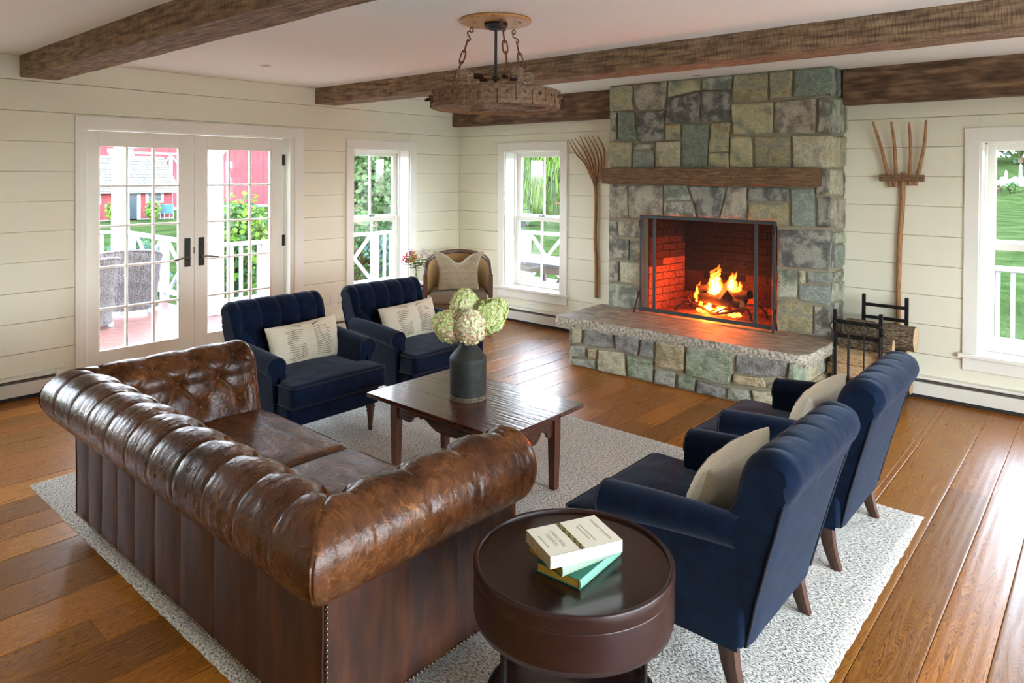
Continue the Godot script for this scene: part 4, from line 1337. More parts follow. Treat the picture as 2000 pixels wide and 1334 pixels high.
func rounded(half: Vector3, r: float, n: int, bend = null) -> Geo:
	# a box with rounded edges, welded so that it shades smoothly; bend(point) -> point shapes it further
	var g := Geo.new()
	var seen := {}
	for ax in 3:
		var u := (ax + 1) % 3
		var w := (ax + 2) % 3
		for sg in [-1.0, 1.0]:
			var ids := []
			for j in n + 1:
				for i in n + 1:
					var c := Vector3.ZERO
					c[ax] = sg
					c[u] = sin((2.0 * i / n - 1.0) * PI * 0.5)
					c[w] = sin((2.0 * j / n - 1.0) * PI * 0.5)
					var p := c * half
					var core := Vector3(clampf(p.x, -half.x + r, half.x - r), clampf(p.y, -half.y + r, half.y - r), clampf(p.z, -half.z + r, half.z - r))
					var d := p - core
					if d.length() > 1e-6:
						p = core + d.normalized() * minf(r, d.length() if absf(d.x) + absf(d.y) + absf(d.z) - d.length() < 1e-6 else r)
					var key := (p * 20000.0).round()
					if not seen.has(key):
						seen[key] = g.vert(bend.call(p) if bend != null else p)
					ids.append(seen[key])
			for j in n:
				for i in n:
					var a: int = ids[j * (n + 1) + i]
					var b: int = ids[j * (n + 1) + i + 1]
					var c2: int = ids[(j + 1) * (n + 1) + i + 1]
					var d2: int = ids[(j + 1) * (n + 1) + i]
					if sg > 0:
						g.quad(a, b, c2, d2)
					else:
						g.quad(a, d2, c2, b)
	return g


func pillow_geo(w: float, h: float, t: float, n: int, sd: int, pinch := 0.07) -> Geo:  # lies in x-y, thick along z
	var ns := noise(2.2, {"seed": sd, "oct": 3})
	var g := Geo.new()
	for side in [1.0, -1.0]:
		g.grid(n, n, func(a: float, b: float) -> Vector3:
			var u: float = (2.0 * a - 1.0) * side
			var v := 2.0 * b - 1.0
			u = signf(u) * (1.0 - pow(1.0 - absf(u), 1.4))
			v = signf(v) * (1.0 - pow(1.0 - absf(v), 1.4))
			var th := t * 0.5 * pow(maxf((1.0 - u * u) * (1.0 - v * v), 0.0), 0.42)
			var x := w * 0.5 * u * (1.0 - pinch * (1.0 - v * v))
			var y := h * 0.5 * v * (1.0 - pinch * (1.0 - u * u))
			return Vector3(x, y, side * th * (1.0 + 0.18 * ns.get_noise_2d(x * 3.0 + side * 7.0, y * 3.0)) + 0.004 * ns.get_noise_2d(x * 4.0, y * 4.0)))
	return g


func pillow_front(x: float, y: float, w: float, h: float, t: float) -> float:  # thickness of a pillow_geo at a place
	var u := clampf(x / (w * 0.5), -0.99, 0.99)
	var v := clampf(y / (h * 0.5), -0.99, 0.99)
	return t * 0.5 * pow(maxf((1.0 - u * u) * (1.0 - v * v), 0.0), 0.42)


# --- chesterfield sofa. Local: x along the back, +z is the outer side of the back, base planes at x = +-SL and z = SD
const SL := 0.985
const SD := 0.395
const SF := 0.425

func sofa_profile(q: float) -> Vector4:  # q metres from the seat over the roll to its underside: (offset outward, height, normal)
	var c := Vector2(-0.02, 0.6)
	var r := 0.135
	var a0 := deg_to_rad(186.0)
	var p1 := c + Vector2(cos(a0), sin(a0)) * r
	var p0 := Vector2(-0.215, 0.33)
	var l := p0.distance_to(p1)
	if q < l:
		var p := p0.lerp(p1, q / l)
		var d := (p1 - p0).normalized()
		return Vector4(p.x, p.y, -d.y, d.x)
	var a := a0 - (q - l) / r
	return Vector4(c.x + cos(a) * r, c.y + sin(a) * r, cos(a), sin(a))


const SQ := 0.885

func sofa_tuft(s: float, q: float, first: float, pitch: float) -> float:
	var qa := 0.405
	var rows := [[qa, 0.0], [0.27, 0.5], [0.14, 0.0]]
	var d := 0.0
	var near := 9.0
	for row in rows:
		var k := roundf((s - first) / pitch - row[1])
		var ds: float = s - (first + (k + row[1]) * pitch)
		var dq: float = (q - row[0])
		near = minf(near, sqrt(ds * ds + dq * dq))
	d -= 0.027 * exp(-pow(near / 0.034, 1.35))
	# diagonal folds between the rows of buttons
	if q < qa + 0.01 and q > 0.13:
		var hi: float = qa if q > 0.27 else 0.27
		var lo: float = 0.27 if q > 0.27 else 0.14
		var f := (q - lo) / (hi - lo)
		if q <= 0.27:
			f = 1.0 - f
		# at f = 1 the fold sits over an aligned button, at f = 0 over a staggered one
		var ph := (s - first) / pitch
		ph = absf(ph - roundf(ph))
		d -= 0.009 * exp(-absf(ph - (1.0 - f) * 0.5) * pitch / 0.011)
	if q < 0.14:
		var ph := (s - first) / pitch
		ph = absf(ph - roundf(ph))
		d -= 0.006 * exp(-ph * pitch / 0.01)
	# pleats run from the top buttons out over the roll
	if q > qa:
		var ph := (s - first) / pitch
		ph = absf(ph - roundf(ph)) * pitch
		var far := clampf((q - qa) / 0.42, 0.0, 1.0)
		d -= 0.006 * (1.0 - 0.5 * far) * exp(-ph / 0.0055)
		d -= 0.017 * pow(1.0 - far, 4.0) * exp(-pow(ph / 0.045, 2.0))
	return d


func make_sofa() -> void:
	var t := thing("leather_sofa", "tufted brown leather chesterfield sofa with rolled arms", "sofa", Vector3(3.355, 0.0, 4.425))
	var wr := noise(6.0, {"seed": 4, "oct": 3})
	var oa := -0.02 + 0.135 * cos(deg_to_rad(126.0))
	var bx_end := SL + oa
	var bp := bx_end * 2.0 / 9.0
	var az := SD + oa
	var ap := 0.205
	var shape := func(run: String, s: float, q: float) -> Vector3:
		var p := sofa_profile(q)
		var d := 0.0
		if run == "back":
			d = sofa_tuft(s, q, -bx_end, bp)
			var m := minf(absf(s - (SL + p.x)), absf(s + (SL + p.x)))
			d -= 0.008 * exp(-m / 0.012)
		else:
			d = sofa_tuft(s, q, az, ap)
			d -= 0.008 * exp(-absf(s - (SD + p.x)) / 0.012)
			var k := clampf((0.06 - (s + SF)) / 0.06, 0.0, 1.0)
			d -= 0.036 * (1.0 - sqrt(1.0 - k * k)) + 0.004 * exp(-absf(s + SF - 0.075) / 0.004)
		d += 0.0018 * wr.get_noise_3d(s * 3.0, q * 0.45, 3.0 if run == "back" else 8.0) * clampf((q - 0.2) * 4.0, 0.0, 1.0)
		var o := p.x + p.z * d
		var y := p.y + p.w * d
		if run == "back":
			return Vector3(s, y, SD + o)
		return Vector3((SL + o) * (1.0 if run == "right" else -1.0), y, s)
	var back := Geo.new()
	back.grid(300, 112, func(a: float, b: float) -> Vector3:
		var q := b * SQ
		var e := SL + sofa_profile(q).x
		return shape.call("back", lerpf(-e, e, a), q))
	put("rolled_back", back, M.leather, t)
	for side in ["left", "right"]:
		var arm := Geo.new()
		arm.grid(120, 112, func(a: float, b: float) -> Vector3:
			var q := b * SQ
			var e := SD + sofa_profile(q).x
			return shape.call(side, lerpf(e, -SF, a) if side == "right" else lerpf(-SF, e, a), q))
		put("rolled_arm", arm, M.leather, t)
		var sg := 1.0 if side == "right" else -1.0
		var cap := PackedVector2Array()
		var path := []
		for k in 41:
			var p := sofa_profile(SQ * k / 40.0)
			cap.push_back(Vector2(sg * (SL + p.x - p.z * 0.034), p.y - p.w * 0.034))
			path.append(Vector3(sg * (SL + p.x + p.z * -0.034), p.y + p.w * -0.034, -SF - 0.002))
		cap.push_back(Vector2(sg * (SL - 0.012), 0.46))
		cap.push_back(Vector2(sg * (SL - 0.004), 0.075))
		cap.push_back(Vector2(sg * (SL - 0.215), 0.075))
		put("arm_front", Geo.new().prism(cap, -SF - 0.003, -SD + 0.02), M.leather, t)
		put("piping", Geo.new().tube(path, 0.0045, 6), M.leather_panel, t)
	# outer panels, sewn strip by strip
	var panel := func(a: float, b: float, run: String) -> void:
		var g := Geo.new()
		g.grid(8, 10, func(u: float, w: float) -> Vector3:
			var s := lerpf(a, b, u)
			var y := lerpf(0.07, 0.485, w)
			var puff := 0.006 * pow(sin(PI * u), 0.5) + 0.003 * wr.get_noise_2d(s * 1.4, y * 0.5)
			if run == "back":
				return Vector3(s, y, SD - 0.006 + puff)
			return Vector3((SL - 0.006 + puff) * (1.0 if run == "right" else -1.0), y, s))
		put("leather_panel", g, M.leather_panel, t)
	var cuts := [-0.985, -0.83, -0.67, -0.5, -0.32, -0.13, 0.09, 0.34, 0.62, 0.985]
	for k in cuts.size() - 1:
		panel.call(cuts[k], cuts[k + 1], "back")
	for k in 3:
		var e := [-0.395, -0.13, 0.08, 0.395]
		panel.call(e[k + 1], e[k], "right")
		panel.call(e[k], e[k + 1], "left")
	put("front_rail", Geo.new().box(Vector3(0, 0.175, -SD + 0.02), Vector3(SL * 2 - 0.3, 0.2, 0.04), 0.01), M.leather_panel, t)
	put("seat_deck", Geo.new().box(Vector3(0, 0.2, 0.0), Vector3(SL * 2 - 0.03, 0.26, SD * 2 - 0.03)), M.leather_panel, t)
	for k in 2:
		var cx := -0.392 if k == 0 else 0.392
		var half := Vector3(0.388, 0.07, 0.3)
		var cn := noise(2.0, {"seed": 60 + k, "oct": 4})
		var cu := rounded(half, 0.035, 36, func(p: Vector3) -> Vector3:
			var e := (1.0 - pow(p.x / half.x, 2.0)) * (1.0 - pow(p.z / half.z, 2.0))
			var q := p
			if p.y > 0:
				q.y += 0.022 * e + 0.007 * cn.get_noise_2d(p.x * 2.0, p.z * 5.0) * minf(e * 3.0, 1.0)
			return q + Vector3(cx, 0.335, -0.115))
		put("seat_cushion", cu, M.leather_seat, t)
		var loop := []
		for m in 60:
			var an := TAU * m / 60
			var px := signf(cos(an)) * pow(absf(cos(an)), 0.22) * (half.x - 0.004)
			var pz := signf(sin(an)) * pow(absf(sin(an)), 0.22) * (half.z - 0.004)
			loop.append(Vector3(cx + px, 0.392, -0.115 + pz))
		put("cushion_piping", Geo.new().tube(loop, 0.006, 6, true), M.leather_panel, t)
	# buttons
	for k in range(0, 10):
		for row in [[0.405, 0.0], [0.27, 0.5], [0.14, 0.0]]:
			var s: float = -bx_end + (k + row[1]) * bp
			if absf(s) > SL - 0.09 or row[0] < 0.2:
				continue
			var p: Vector3 = shape.call("back", s, row[0])
			put("button", Geo.new().ball(p + Vector3(0, 0.003, -0.004), Vector3(0.011, 0.011, 0.009), 8, 6), M.leather, t)
	for side in ["left", "right"]:
		for k in range(0, 4):
			for row in [[0.405, 0.0], [0.27, 0.5], [0.14, 0.0]]:
				var s: float = az - (k + row[1]) * ap
				if s < -SD + 0.03:
					continue
				var p: Vector3 = shape.call(side, s, row[0])
				put("button", Geo.new().ball(p + Vector3(-0.004 if side == "right" else 0.004, 0.003, 0), Vector3(0.009, 0.011, 0.011), 8, 6), M.leather, t)
	# brass nails along the foot of the panels and up the near corner
	var nails := []
	var st := 0.0155
	var m := int(SL * 2 / st)
	for k in m:
		nails.append(Vector3(-SL + (k + 0.5) * SL * 2 / m, 0.076, SD + 0.001))
	m = int(SD * 2 / st)
	for k in m:
		for sg in [-1.0, 1.0]:
			nails.append(Vector3(sg * (SL + 0.001), 0.076, -SD + (k + 0.5) * SD * 2 / m))
	for k in 25:
		nails.append(Vector3(SL - 0.001, 0.09 + k * 0.0152, SD - 0.012))
		nails.append(Vector3(-SL + 0.001, 0.09 + k * 0.0152, SD - 0.012))
	var head := Geo.new()
	for p in nails:
		head.ball(p, Vector3(0.0052, 0.0052, 0.0052), 6, 4)
	stuff(put("nailhead_trim", head, M.nail_brass, t, "row of small brass nailheads"))
	for sx in [-1.0, 1.0]:
		for sz in [-1.0, 1.0]:
			put("foot", Geo.new().lathe([Vector2(0.0, 0.0), Vector2(0.018, 0.0), Vector2(0.022, 0.008), Vector2(0.036, 0.022), Vector2(0.036, 0.036), Vector2(0.024, 0.046), Vector2(0.03, 0.056), Vector2(0.03, 0.075)], 16, Transform3D(Basis(), Vector3(sx * (SL - 0.09), 0.016, sz * (SD - 0.07)))), M.dark_foot, t)


# --- velvet armchair. Local: faces +x, z across
func make_armchair(label: String) -> Node3D:
	var t := thing("velvet_armchair", label, "armchair", Vector3.ZERO, 0.0, "navy velvet armchairs")
	var fold := noise(3.0, {"seed": 15, "oct": 3})
	# back: a section swept across z
	var sec := [Vector2(-0.13, 0.34), Vector2(-0.165, 0.45), Vector2(-0.205, 0.57), Vector2(-0.245, 0.68), Vector2(-0.27, 0.745), Vector2(-0.295, 0.79), Vector2(-0.335, 0.818), Vector2(-0.385, 0.82), Vector2(-0.43, 0.795), Vector2(-0.445, 0.75), Vector2(-0.432, 0.71), Vector2(-0.408, 0.665), Vector2(-0.37, 0.53), Vector2(-0.325, 0.36), Vector2(-0.285, 0.185)]
	var c := Curve2D.new()
	for k in sec.size():
		var a: Vector2 = sec[maxi(k - 1, 0)]
		var b: Vector2 = sec[mini(k + 1, sec.size() - 1)]
		c.add_point(sec[k], -(b - a) / 6.0, (b - a) / 6.0)
	var length := c.get_baked_length()
	var half := func(y: float) -> float: return lerpf(0.295, 0.34, clampf((y - 0.2) / 0.55, 0.0, 1.0))
	var pitch := 0.134
	var qs := []
	var nq := 84
	for k in nq + 1:
		qs.append(c.sample_baked(length * k / nq, true))
	var back := func(zn: float, k: int) -> Vector3:
		var p: Vector2 = qs[k]
		var d: Vector2 = (qs[mini(k + 1, nq)] - qs[maxi(k - 1, 0)]).normalized()
		var nrm := Vector2(d.y, -d.x)
		var q := length * k / nq
		var hw: float = half.call(p.y)
		var z := zn * hw
		var h := 0.0
		var ra := 0.335
		var rb := 0.225
		if q < 0.62:
			var near := 9.0
			for row in [[ra, 0.0], [rb, 0.5]]:
				var kk := roundf(z / pitch - row[1])
				if absf((kk + row[1]) * pitch) < hw - 0.05:
					near = minf(near, Vector2(z - (kk + row[1]) * pitch, q - row[0]).length())
			h -= 0.026 * exp(-pow(near / 0.032, 1.3))
			var ph := absf(z / pitch - roundf(z / pitch)) * pitch
			if q > ra:
				h -= 0.012 * exp(-ph / 0.011) * clampf((0.62 - q) / 0.1, 0.0, 1.0)
			elif q > rb:
				h -= 0.01 * exp(-absf(ph - (ra - q) / (ra - rb) * pitch * 0.5) / 0.01)
			else:
				h -= 0.005 * exp(-(pitch * 0.5 - ph) / 0.01) * clampf(q / 0.1, 0.0, 1.0)
		# ends roll over
		var e := clampf((absf(zn) - 0.88) / 0.12, 0.0, 1.0)
		h -= 0.03 * e * e * (1.0 if q < 0.75 else 0.25)
		h += 0.003 * fold.get_noise_2d(z * 2.0, q * 2.0)
		return Vector3(p.x + nrm.x * -h * -1.0, p.y + nrm.y * h, z)
	var bg := Geo.new()
	var split := 53
	bg.grid(96, split, func(a: float, b: float) -> Vector3: return back.call(2.0 * a - 1.0, int(round(b * split))))
	put("tufted_back", bg, M.velvet, t)
	var rear := Geo.new()
	rear.grid(12, nq - split, func(a: float, b: float) -> Vector3: return back.call(2.0 * a - 1.0, split + int(round(b * (nq - split)))))
	put("rear_panel", rear, M.velvet, t)
	for sg in [-1.0, 1.0]:
		var sidep := Geo.new()
		var edge := []
		for k in nq + 1:
			edge.append(back.call(sg, k))
		var m := 26
		for k in m:
			var a: Vector3 = edge[int(k * (split - 10.0) / m)]
			var a2: Vector3 = edge[int((k + 1) * (split - 10.0) / m)]
			var b: Vector3 = edge[nq - int(k * (nq - split + 10.0) / m)]
			var b2: Vector3 = edge[nq - int((k + 1) * (nq - split + 10.0) / m)]
			sidep.face([a, b, b2, a2] if sg > 0 else [b, a, a2, b2])
		put("back_side", sidep, M.velvet, t)
		var welt := []
		for k in range(split - 2, nq + 1, 2):
			welt.append(edge[k] + Vector3(-0.002, 0, sg * 0.001))
		put("piping", Geo.new().tube(welt, 0.0045, 6), M.velvet_piping, t)
		# arm: rolled top on a padded panel
		var arm := Geo.new()
		var nx := 22
		var roll := func(a: float, b: float) -> Vector3:
			var x := lerpf(-0.27, 0.215, a)
			var yc := lerpf(0.555, 0.515, pow(a, 1.5))
			var r := lerpf(0.05, 0.062, a)
			var ang := lerpf(-0.42 * PI, 1.15 * PI, b)
			var zc := 0.325
			var p := Vector3(x, yc + r * sin(ang), zc + r * cos(ang))
			if b <= 0.0:
				p = Vector3(x, 0.19, 0.335)
			elif b >= 1.0:
				p = Vector3(x, 0.33, 0.262)
			if a >= 1.0:
				p.y = lerpf(p.y, yc, 0.06)
			p.z *= sg
			return p
		arm.grid(nx, 22, (func(a: float, b: float) -> Vector3: return roll.call(1.0 - a, b)) if sg > 0 else roll)
		put("arm", arm, M.velvet, t)
		var face := Geo.new()
		var ring := []
		for k in 23:
			ring.append(roll.call(1.0, k / 22.0))
		var fc := Vector3(0.222, 0.47, sg * 0.318)
		for k in 22:
			face.face([fc, ring[k + 1], ring[k]] if sg > 0 else [fc, ring[k], ring[k + 1]])
		put("arm_front", face, M.velvet, t)
		put("piping", Geo.new().tube(ring.slice(1, 22), 0.005, 6), M.velvet_piping, t)
		put("front_leg", Geo.new().lathe([Vector2(0.0, 0.0), Vector2(0.012, 0.0), Vector2(0.013, 0.012), Vector2(0.0165, 0.018), Vector2(0.0125, 0.026), Vector2(0.022, 0.115), Vector2(0.028, 0.125), Vector2(0.02, 0.132), Vector2(0.029, 0.142), Vector2(0.029, 0.158), Vector2(0.022, 0.162), Vector2(0.026, 0.18)], 14, Transform3D(Basis(), Vector3(0.295, 0.016, sg * 0.285))), M.chair_leg, t)
		var sab := Geo.new()
		sab.grid(4, 8, func(a: float, b: float) -> Vector3:
			var y := lerpf(0.016, 0.2, b)
			var x := -0.225 - 0.042 * pow(1.0 - b, 1.8)
			var w := lerpf(0.018, 0.028, b)
			var k := int(round(a * 4)) % 4
			return Vector3(x + w * [-1.0, 1.0, 1.0, -1.0][k], y, sg * 0.295 + w * 0.8 * [-1.0, -1.0, 1.0, 1.0][k]))
		sab.box(Vector3(-0.267, 0.0175, sg * 0.295), Vector3(0.036, 0.003, 0.028))
		put("rear_leg", sab, M.chair_leg, t)
	put("seat_base", rounded(Vector3(0.31, 0.065, 0.322), 0.02, 8, func(p: Vector3) -> Vector3: return p + Vector3(0.03, 0.25, 0)), M.velvet, t)
	var cushion := rounded(Vector3(0.275, 0.068, 0.335), 0.03, 32, func(p: Vector3) -> Vector3:
		var q := p
		var keep := clampf((p.x - 0.085) / 0.03, 0.0, 1.0)
		q.z *= lerpf(0.262 / 0.335, 1.0, keep)
		var e := (1.0 - pow(p.x / 0.275, 2.0)) * (1.0 - pow(p.z / 0.335, 2.0))
		if p.y > 0:
			q.y += 0.02 * e + 0.004 * fold.get_noise_2d(p.x * 3.0, p.z * 3.0) * minf(1.0, e * 4.0)
		return q + Vector3(0.12, 0.37, 0))
	put("seat_cushion", cushion, M.velvet, t)
	for yy in [0.425, 0.315]:
		var loop := []
		for k in [Vector2(0.393, -0.31), Vector2(0.393, 0.31), Vector2(0.37, 0.333), Vector2(0.24, 0.333), Vector2(0.21, 0.27)]:
			loop.append(Vector3(k.x, yy, k.y))
		loop.push_front(Vector3(0.37, yy, -0.333))
		loop.push_front(Vector3(0.24, yy, -0.333))
		loop.push_front(Vector3(0.21, yy, -0.27))
		put("piping", Geo.new().tube(loop, 0.0045, 6), M.velvet_piping, t)
	return t


func make_lumbar(label: String) -> Node3D:
	var t := thing("lumbar_pillow", label, "pillow", Vector3.ZERO, 0.0, "cream lumbar pillows on the armchairs")
	var w := 0.52
	var h := 0.27
	var th := 0.15
	put("cover", pillow_geo(w, h, th, 30, 8, 0.05), M.linen, t)
	var g := Geo.new()
	var r := RandomNumberGenerator.new()
	r.seed = 31
	for side in [-1.0, 1.0]:
		for k in 15:
			var y := -0.098 + k * 0.0125
			var x0 := 0.038
			var x1 := 0.15 + r.randf_range(-0.012, 0.012)
			var path := []
			for i in 12:
				var x := lerpf(x0, x1, i / 11.0)
				var yy := y + 0.004 * sin(x * 34.0 + k * 0.35)
				path.append(Vector3(side * x, yy, pillow_front(x, yy, w, h, th) + 0.002))
			g.tube(path, 0.0015, 4)
	for k in 3:
		var yy := 0.108 - k * 0.006
		g.tube([Vector3(-0.1 + 0.02 * k, yy, pillow_front(0.1, yy, w, h, th) + 0.001), Vector3(-0.04, yy + 0.004, pillow_front(0.04, yy, w, h, th) + 0.002)], 0.0012, 4)
		g.tube([Vector3(0.1 - 0.02 * k, yy + 0.003, pillow_front(0.1, yy, w, h, th) + 0.001), Vector3(0.04, yy - 0.002, pillow_front(0.04, yy, w, h, th) + 0.002)], 0.0012, 4)
	stuff(put("stitched_lines", g, M.stitch_thread, t, "rows of grey running stitches"))
	return t


func build_furniture() -> void:
	# rug
	var rg := thing("wool_rug", "pale grey flecked wool rug under the seating", "rug")
	var rn := noise(9.0, {"seed": 2, "oct": 3})
	var rug := Geo.new()
	var nu := 180
	var nv := 130
	rug.grid(nu, nv, func(a: float, b: float) -> Vector3:
		var x := lerpf(1.71, 5.29, a)
		var z := lerpf(4.83, 2.1, b)
		var edge := minf(minf(a, 1.0 - a) * 3.58, minf(b, 1.0 - b) * 2.73)
		var y := 0.0155 if edge > 0.03 else (0.002 if edge <= 0.0 else 0.013)
		return Vector3(x + rn.get_noise_2d(x * 2.0, z * 2.0) * 0.005, y + 0.0016 * rn.get_noise_2d(x * 8.0, z * 8.0) - 0.0016, z + rn.get_noise_2d(x * 2.0 + 30.0, z * 2.0) * 0.005))
	put("pile", rug, M.rug_wool, rg)
	make_sofa()
	# coffee table
	var ct := thing("coffee_table", "reddish wooden coffee table with scalloped apron, holding the flower can", "coffee table", Vector3(3.387, 0.016, 3.25))
	var top := Geo.new()
	for k in 3:
		put("top_board", Geo.new().box(Vector3(0, 0.4155, -0.2133 + k * 0.2133), Vector3(0.99, 0.023, 0.2131), 0.0012), M.cherry, ct)
	for sx in [-1.0, 1.0]:
		for sz in [-1.0, 1.0]:
			var lg := Geo.new()
			lg.grid(4, 3, func(a: float, b: float) -> Vector3:
				var k := int(round(a * 4)) % 4
				var w := lerpf(0.018, 0.0235, minf(1.0, b * 1.5))
				return Vector3(sx * 0.405 + w * [-1.0, 1.0, 1.0, -1.0][k], lerpf(0.0, 0.404, b), sz * 0.185 + w * [1.0, 1.0, -1.0, -1.0][k]))
			var lm := Geo.new()
			for i in range(0, lg.ix.size(), 6):
				lm.face([lg.v[lg.ix[i]], lg.v[lg.ix[i + 1]], lg.v[lg.ix[i + 2]], lg.v[lg.ix[i + 5]]])
			lm.face([lg.v[3], lg.v[2], lg.v[1], lg.v[0]])
			put("leg", lm, M.cherry_leg, ct)
	var scallop := func(w: float) -> PackedVector2Array:
		var p := PackedVector2Array([Vector2(-w, 0.404), Vector2(-w, 0.285)])
		for k in [[-0.86, 0.283], [-0.76, 0.278], [-0.72, 0.282], [-0.68, 0.3], [-0.62, 0.318], [-0.54, 0.326], [-0.5, 0.318], [-0.45, 0.326], [-0.4, 0.322], [-0.3, 0.3], [-0.2, 0.284], [-0.1, 0.279], [0.0, 0.278]]:
			p.push_back(Vector2(k[0] * w, k[1]))
		var half := p.duplicate()
		for k in range(half.size() - 2, -1, -1):
			p.push_back(Vector2(-half[k].x, half[k].y))
		return p
	for sz in [-1.0, 1.0]:
		put("apron", Geo.new().prism(scallop.call(0.385), -0.009, 0.009, Transform3D(Basis(), Vector3(0, 0, sz * 0.188))), M.cherry, ct)
	for sx in [-1.0, 1.0]:
		put("apron", Geo.new().prism(scallop.call(0.165), -0.009, 0.009, Transform3D(Basis(Vector3.UP, PI / 2), Vector3(sx * 0.408, 0, 0))), M.cherry, ct)
	# armchairs: two facing two
	var c1 := make_armchair("navy velvet armchair beside the far sofa arm, in front of the glazed door")
	c1.position = Vector3(2.12, 0.0, 3.46)
	copy_of(c1, Vector3(2.12, 0, 2.56), 0.0, "navy velvet armchair facing right, under the window near the corner")
	copy_of(c1, Vector3(4.85, 0, 3.55), PI, "navy velvet armchair nearest the camera, beside the round table")
	copy_of(c1, Vector3(4.85, 0, 2.58), PI, "navy velvet armchair seen from behind, nearest the log rack")
	var p1 := make_lumbar("cream stitched lumbar pillow on the armchair by the glazed door")
	p1.transform = Transform3D(Basis.from_euler(Vector3(0, PI / 2, 0)) * Basis.from_euler(Vector3(-0.32, 0, 0.03)), Vector3(2.03, 0.55, 3.4))
	var p2 := copy_of(p1, Vector3.ZERO, 0.0, "cream stitched lumbar pillow on the armchair under the far window")
	p2.transform = Transform3D(Basis.from_euler(Vector3(0, PI / 2, 0)) * Basis.from_euler(Vector3(-0.32, 0, 0.04)), Vector3(2.03, 0.55, 2.52))
	var p3 := copy_of(p1, Vector3.ZERO, 0.0, "cream pillow on the armchair nearest the camera")
	p3.transform = Transform3D(Basis.from_euler(Vector3(0, -PI / 2, 0)) * Basis.from_euler(Vector3(-0.35, 0, 0.0)), Vector3(4.94, 0.56, 3.55))
	var p4 := copy_of(p1, Vector3.ZERO, 0.0, "cream pillow on the armchair nearest the log rack")
	p4.transform = Transform3D(Basis.from_euler(Vector3(0, -PI / 2, 0)) * Basis.from_euler(Vector3(-0.35, 0, 0.0)), Vector3(4.94, 0.56, 2.58))
	# round drum table
	var dt := thing("drum_side_table", "round dark brown drum side table holding a stack of books", "side table", Vector3(4.81, 0.016, 4.305))
	put("drum", Geo.new().lathe([Vector2(0.0, 0.372), Vector2(0.268, 0.372), Vector2(0.281, 0.38), Vector2(0.284, 0.395), Vector2(0.284, 0.395), Vector2(0.284, 0.486), Vector2(0.282, 0.488), Vector2(0.282, 0.49), Vector2(0.284, 0.492), Vector2(0.286, 0.515), Vector2(0.285, 0.53), Vector2(0.281, 0.5345), Vector2(0.274, 0.5345), Vector2(0.2715, 0.531), Vector2(0.2715, 0.524)], 72), M.mahogany_side, dt)
	put("tray_top", Geo.new().lathe([Vector2(0.272, 0.52), Vector2(0.2715, 0.524), Vector2(0.2715, 0.524), Vector2(0.0, 0.524)], 72), M.mahogany, dt)
	put("lower_shelf", Geo.new().lathe([Vector2(0.0, 0.1), Vector2(0.24, 0.1), Vector2(0.246, 0.106), Vector2(0.24, 0.118), Vector2(0.0, 0.118)], 48), M.mahogany, dt)
	put("shelf_band", Geo.new().lathe([Vector2(0.247, 0.098), Vector2(0.252, 0.098), Vector2(0.252, 0.122), Vector2(0.247, 0.122)], 48), M.iron_black, dt)
	for k in 4:
		var a := 0.15 + k * PI / 2
		put("leg", Geo.new().box(Vector3(0.258 * cos(a), 0.2, 0.258 * sin(a)), Vector3(0.014, 0.4, 0.014), 0.002), M.iron_black, dt)
	# barrel chair in the corner
	var bc := thing("barrel_chair", "caned barrel chair with wooden frame standing in the room's corner", "chair", Vector3(0.82, 0.0, 0.82), 0.0)
	bc.rotation.y = -PI / 4
	var br := 0.33
	var rail_at := func(a: float) -> Vector3:  # a from -1 (one arm) over the back to 1
		var t := a * 0.62 * PI
		var y := 0.60 + 0.2 * pow(cos(clampf(a, -1, 1) * PI * 0.5), 0.75) - 0.0
		var x := -br * cos(t) if absf(t) < PI / 2 else br * (absf(t) - PI / 2) * 1.15
		var z := br * sin(t) if absf(t) < PI / 2 else br * signf(t)
		return Vector3(x, y, z)
	var rail := []
	for k in 49:
		rail.append(rail_at.call(k / 24.0 - 1.0))
	var rg2 := Geo.new()
	rg2.grid(48, 8, func(a: float, b: float) -> Vector3:
		var p: Vector3 = rail[int(round(a * 48))]
		var out := Vector3(p.x, 0, p.z).normalized()
		if absf(p.z) > br - 0.001:
			out = Vector3(0, 0, signf(p.z))
		var k := int(round(b * 8)) % 8
		return p + out * 0.017 * [-1, -0.6, 0.6, 1, 1, 0.6, -0.6, -1][k] + Vector3(0, 0.022 * [-0.6, -1, -1, -0.6, 0.6, 1, 1, 0.6][k], 0), false, false)
	put("top_rail", rg2, M.walnut_frame, bc)
	var cane := Geo.new()
	for side in [1.0, -1.0]:
		cane.grid(48, 6, func(a: float, b: float) -> Vector3:
			var p: Vector3 = rail[int(round((a if side > 0 else 1.0 - a) * 48))]
			return Vector3(p.x, lerpf(0.36, p.y - 0.015, b), p.z) * Vector3(1.0 - 0.004 * side, 1, 1.0 - 0.004 * side))
	put("cane_panel", cane, M.cane, bc)
	for sg in [-1.0, 1.0]:
		var e: Vector3 = rail_at.call(sg)
		put("front_post", Geo.new().box(Vector3(e.x + 0.012, 0.31, sg * br), Vector3(0.042, 0.62, 0.042), 0.005), M.walnut_frame, bc)
		put("rear_post", Geo.new().box(Vector3(-0.24, 0.19, sg * 0.22), Vector3(0.04, 0.38, 0.04), 0.005), M.walnut_frame, bc)
	put("seat_rail", Geo.new().box(Vector3(-0.02, 0.3, 0), Vector3(0.5, 0.06, 0.6), 0.01), M.walnut_frame, bc)
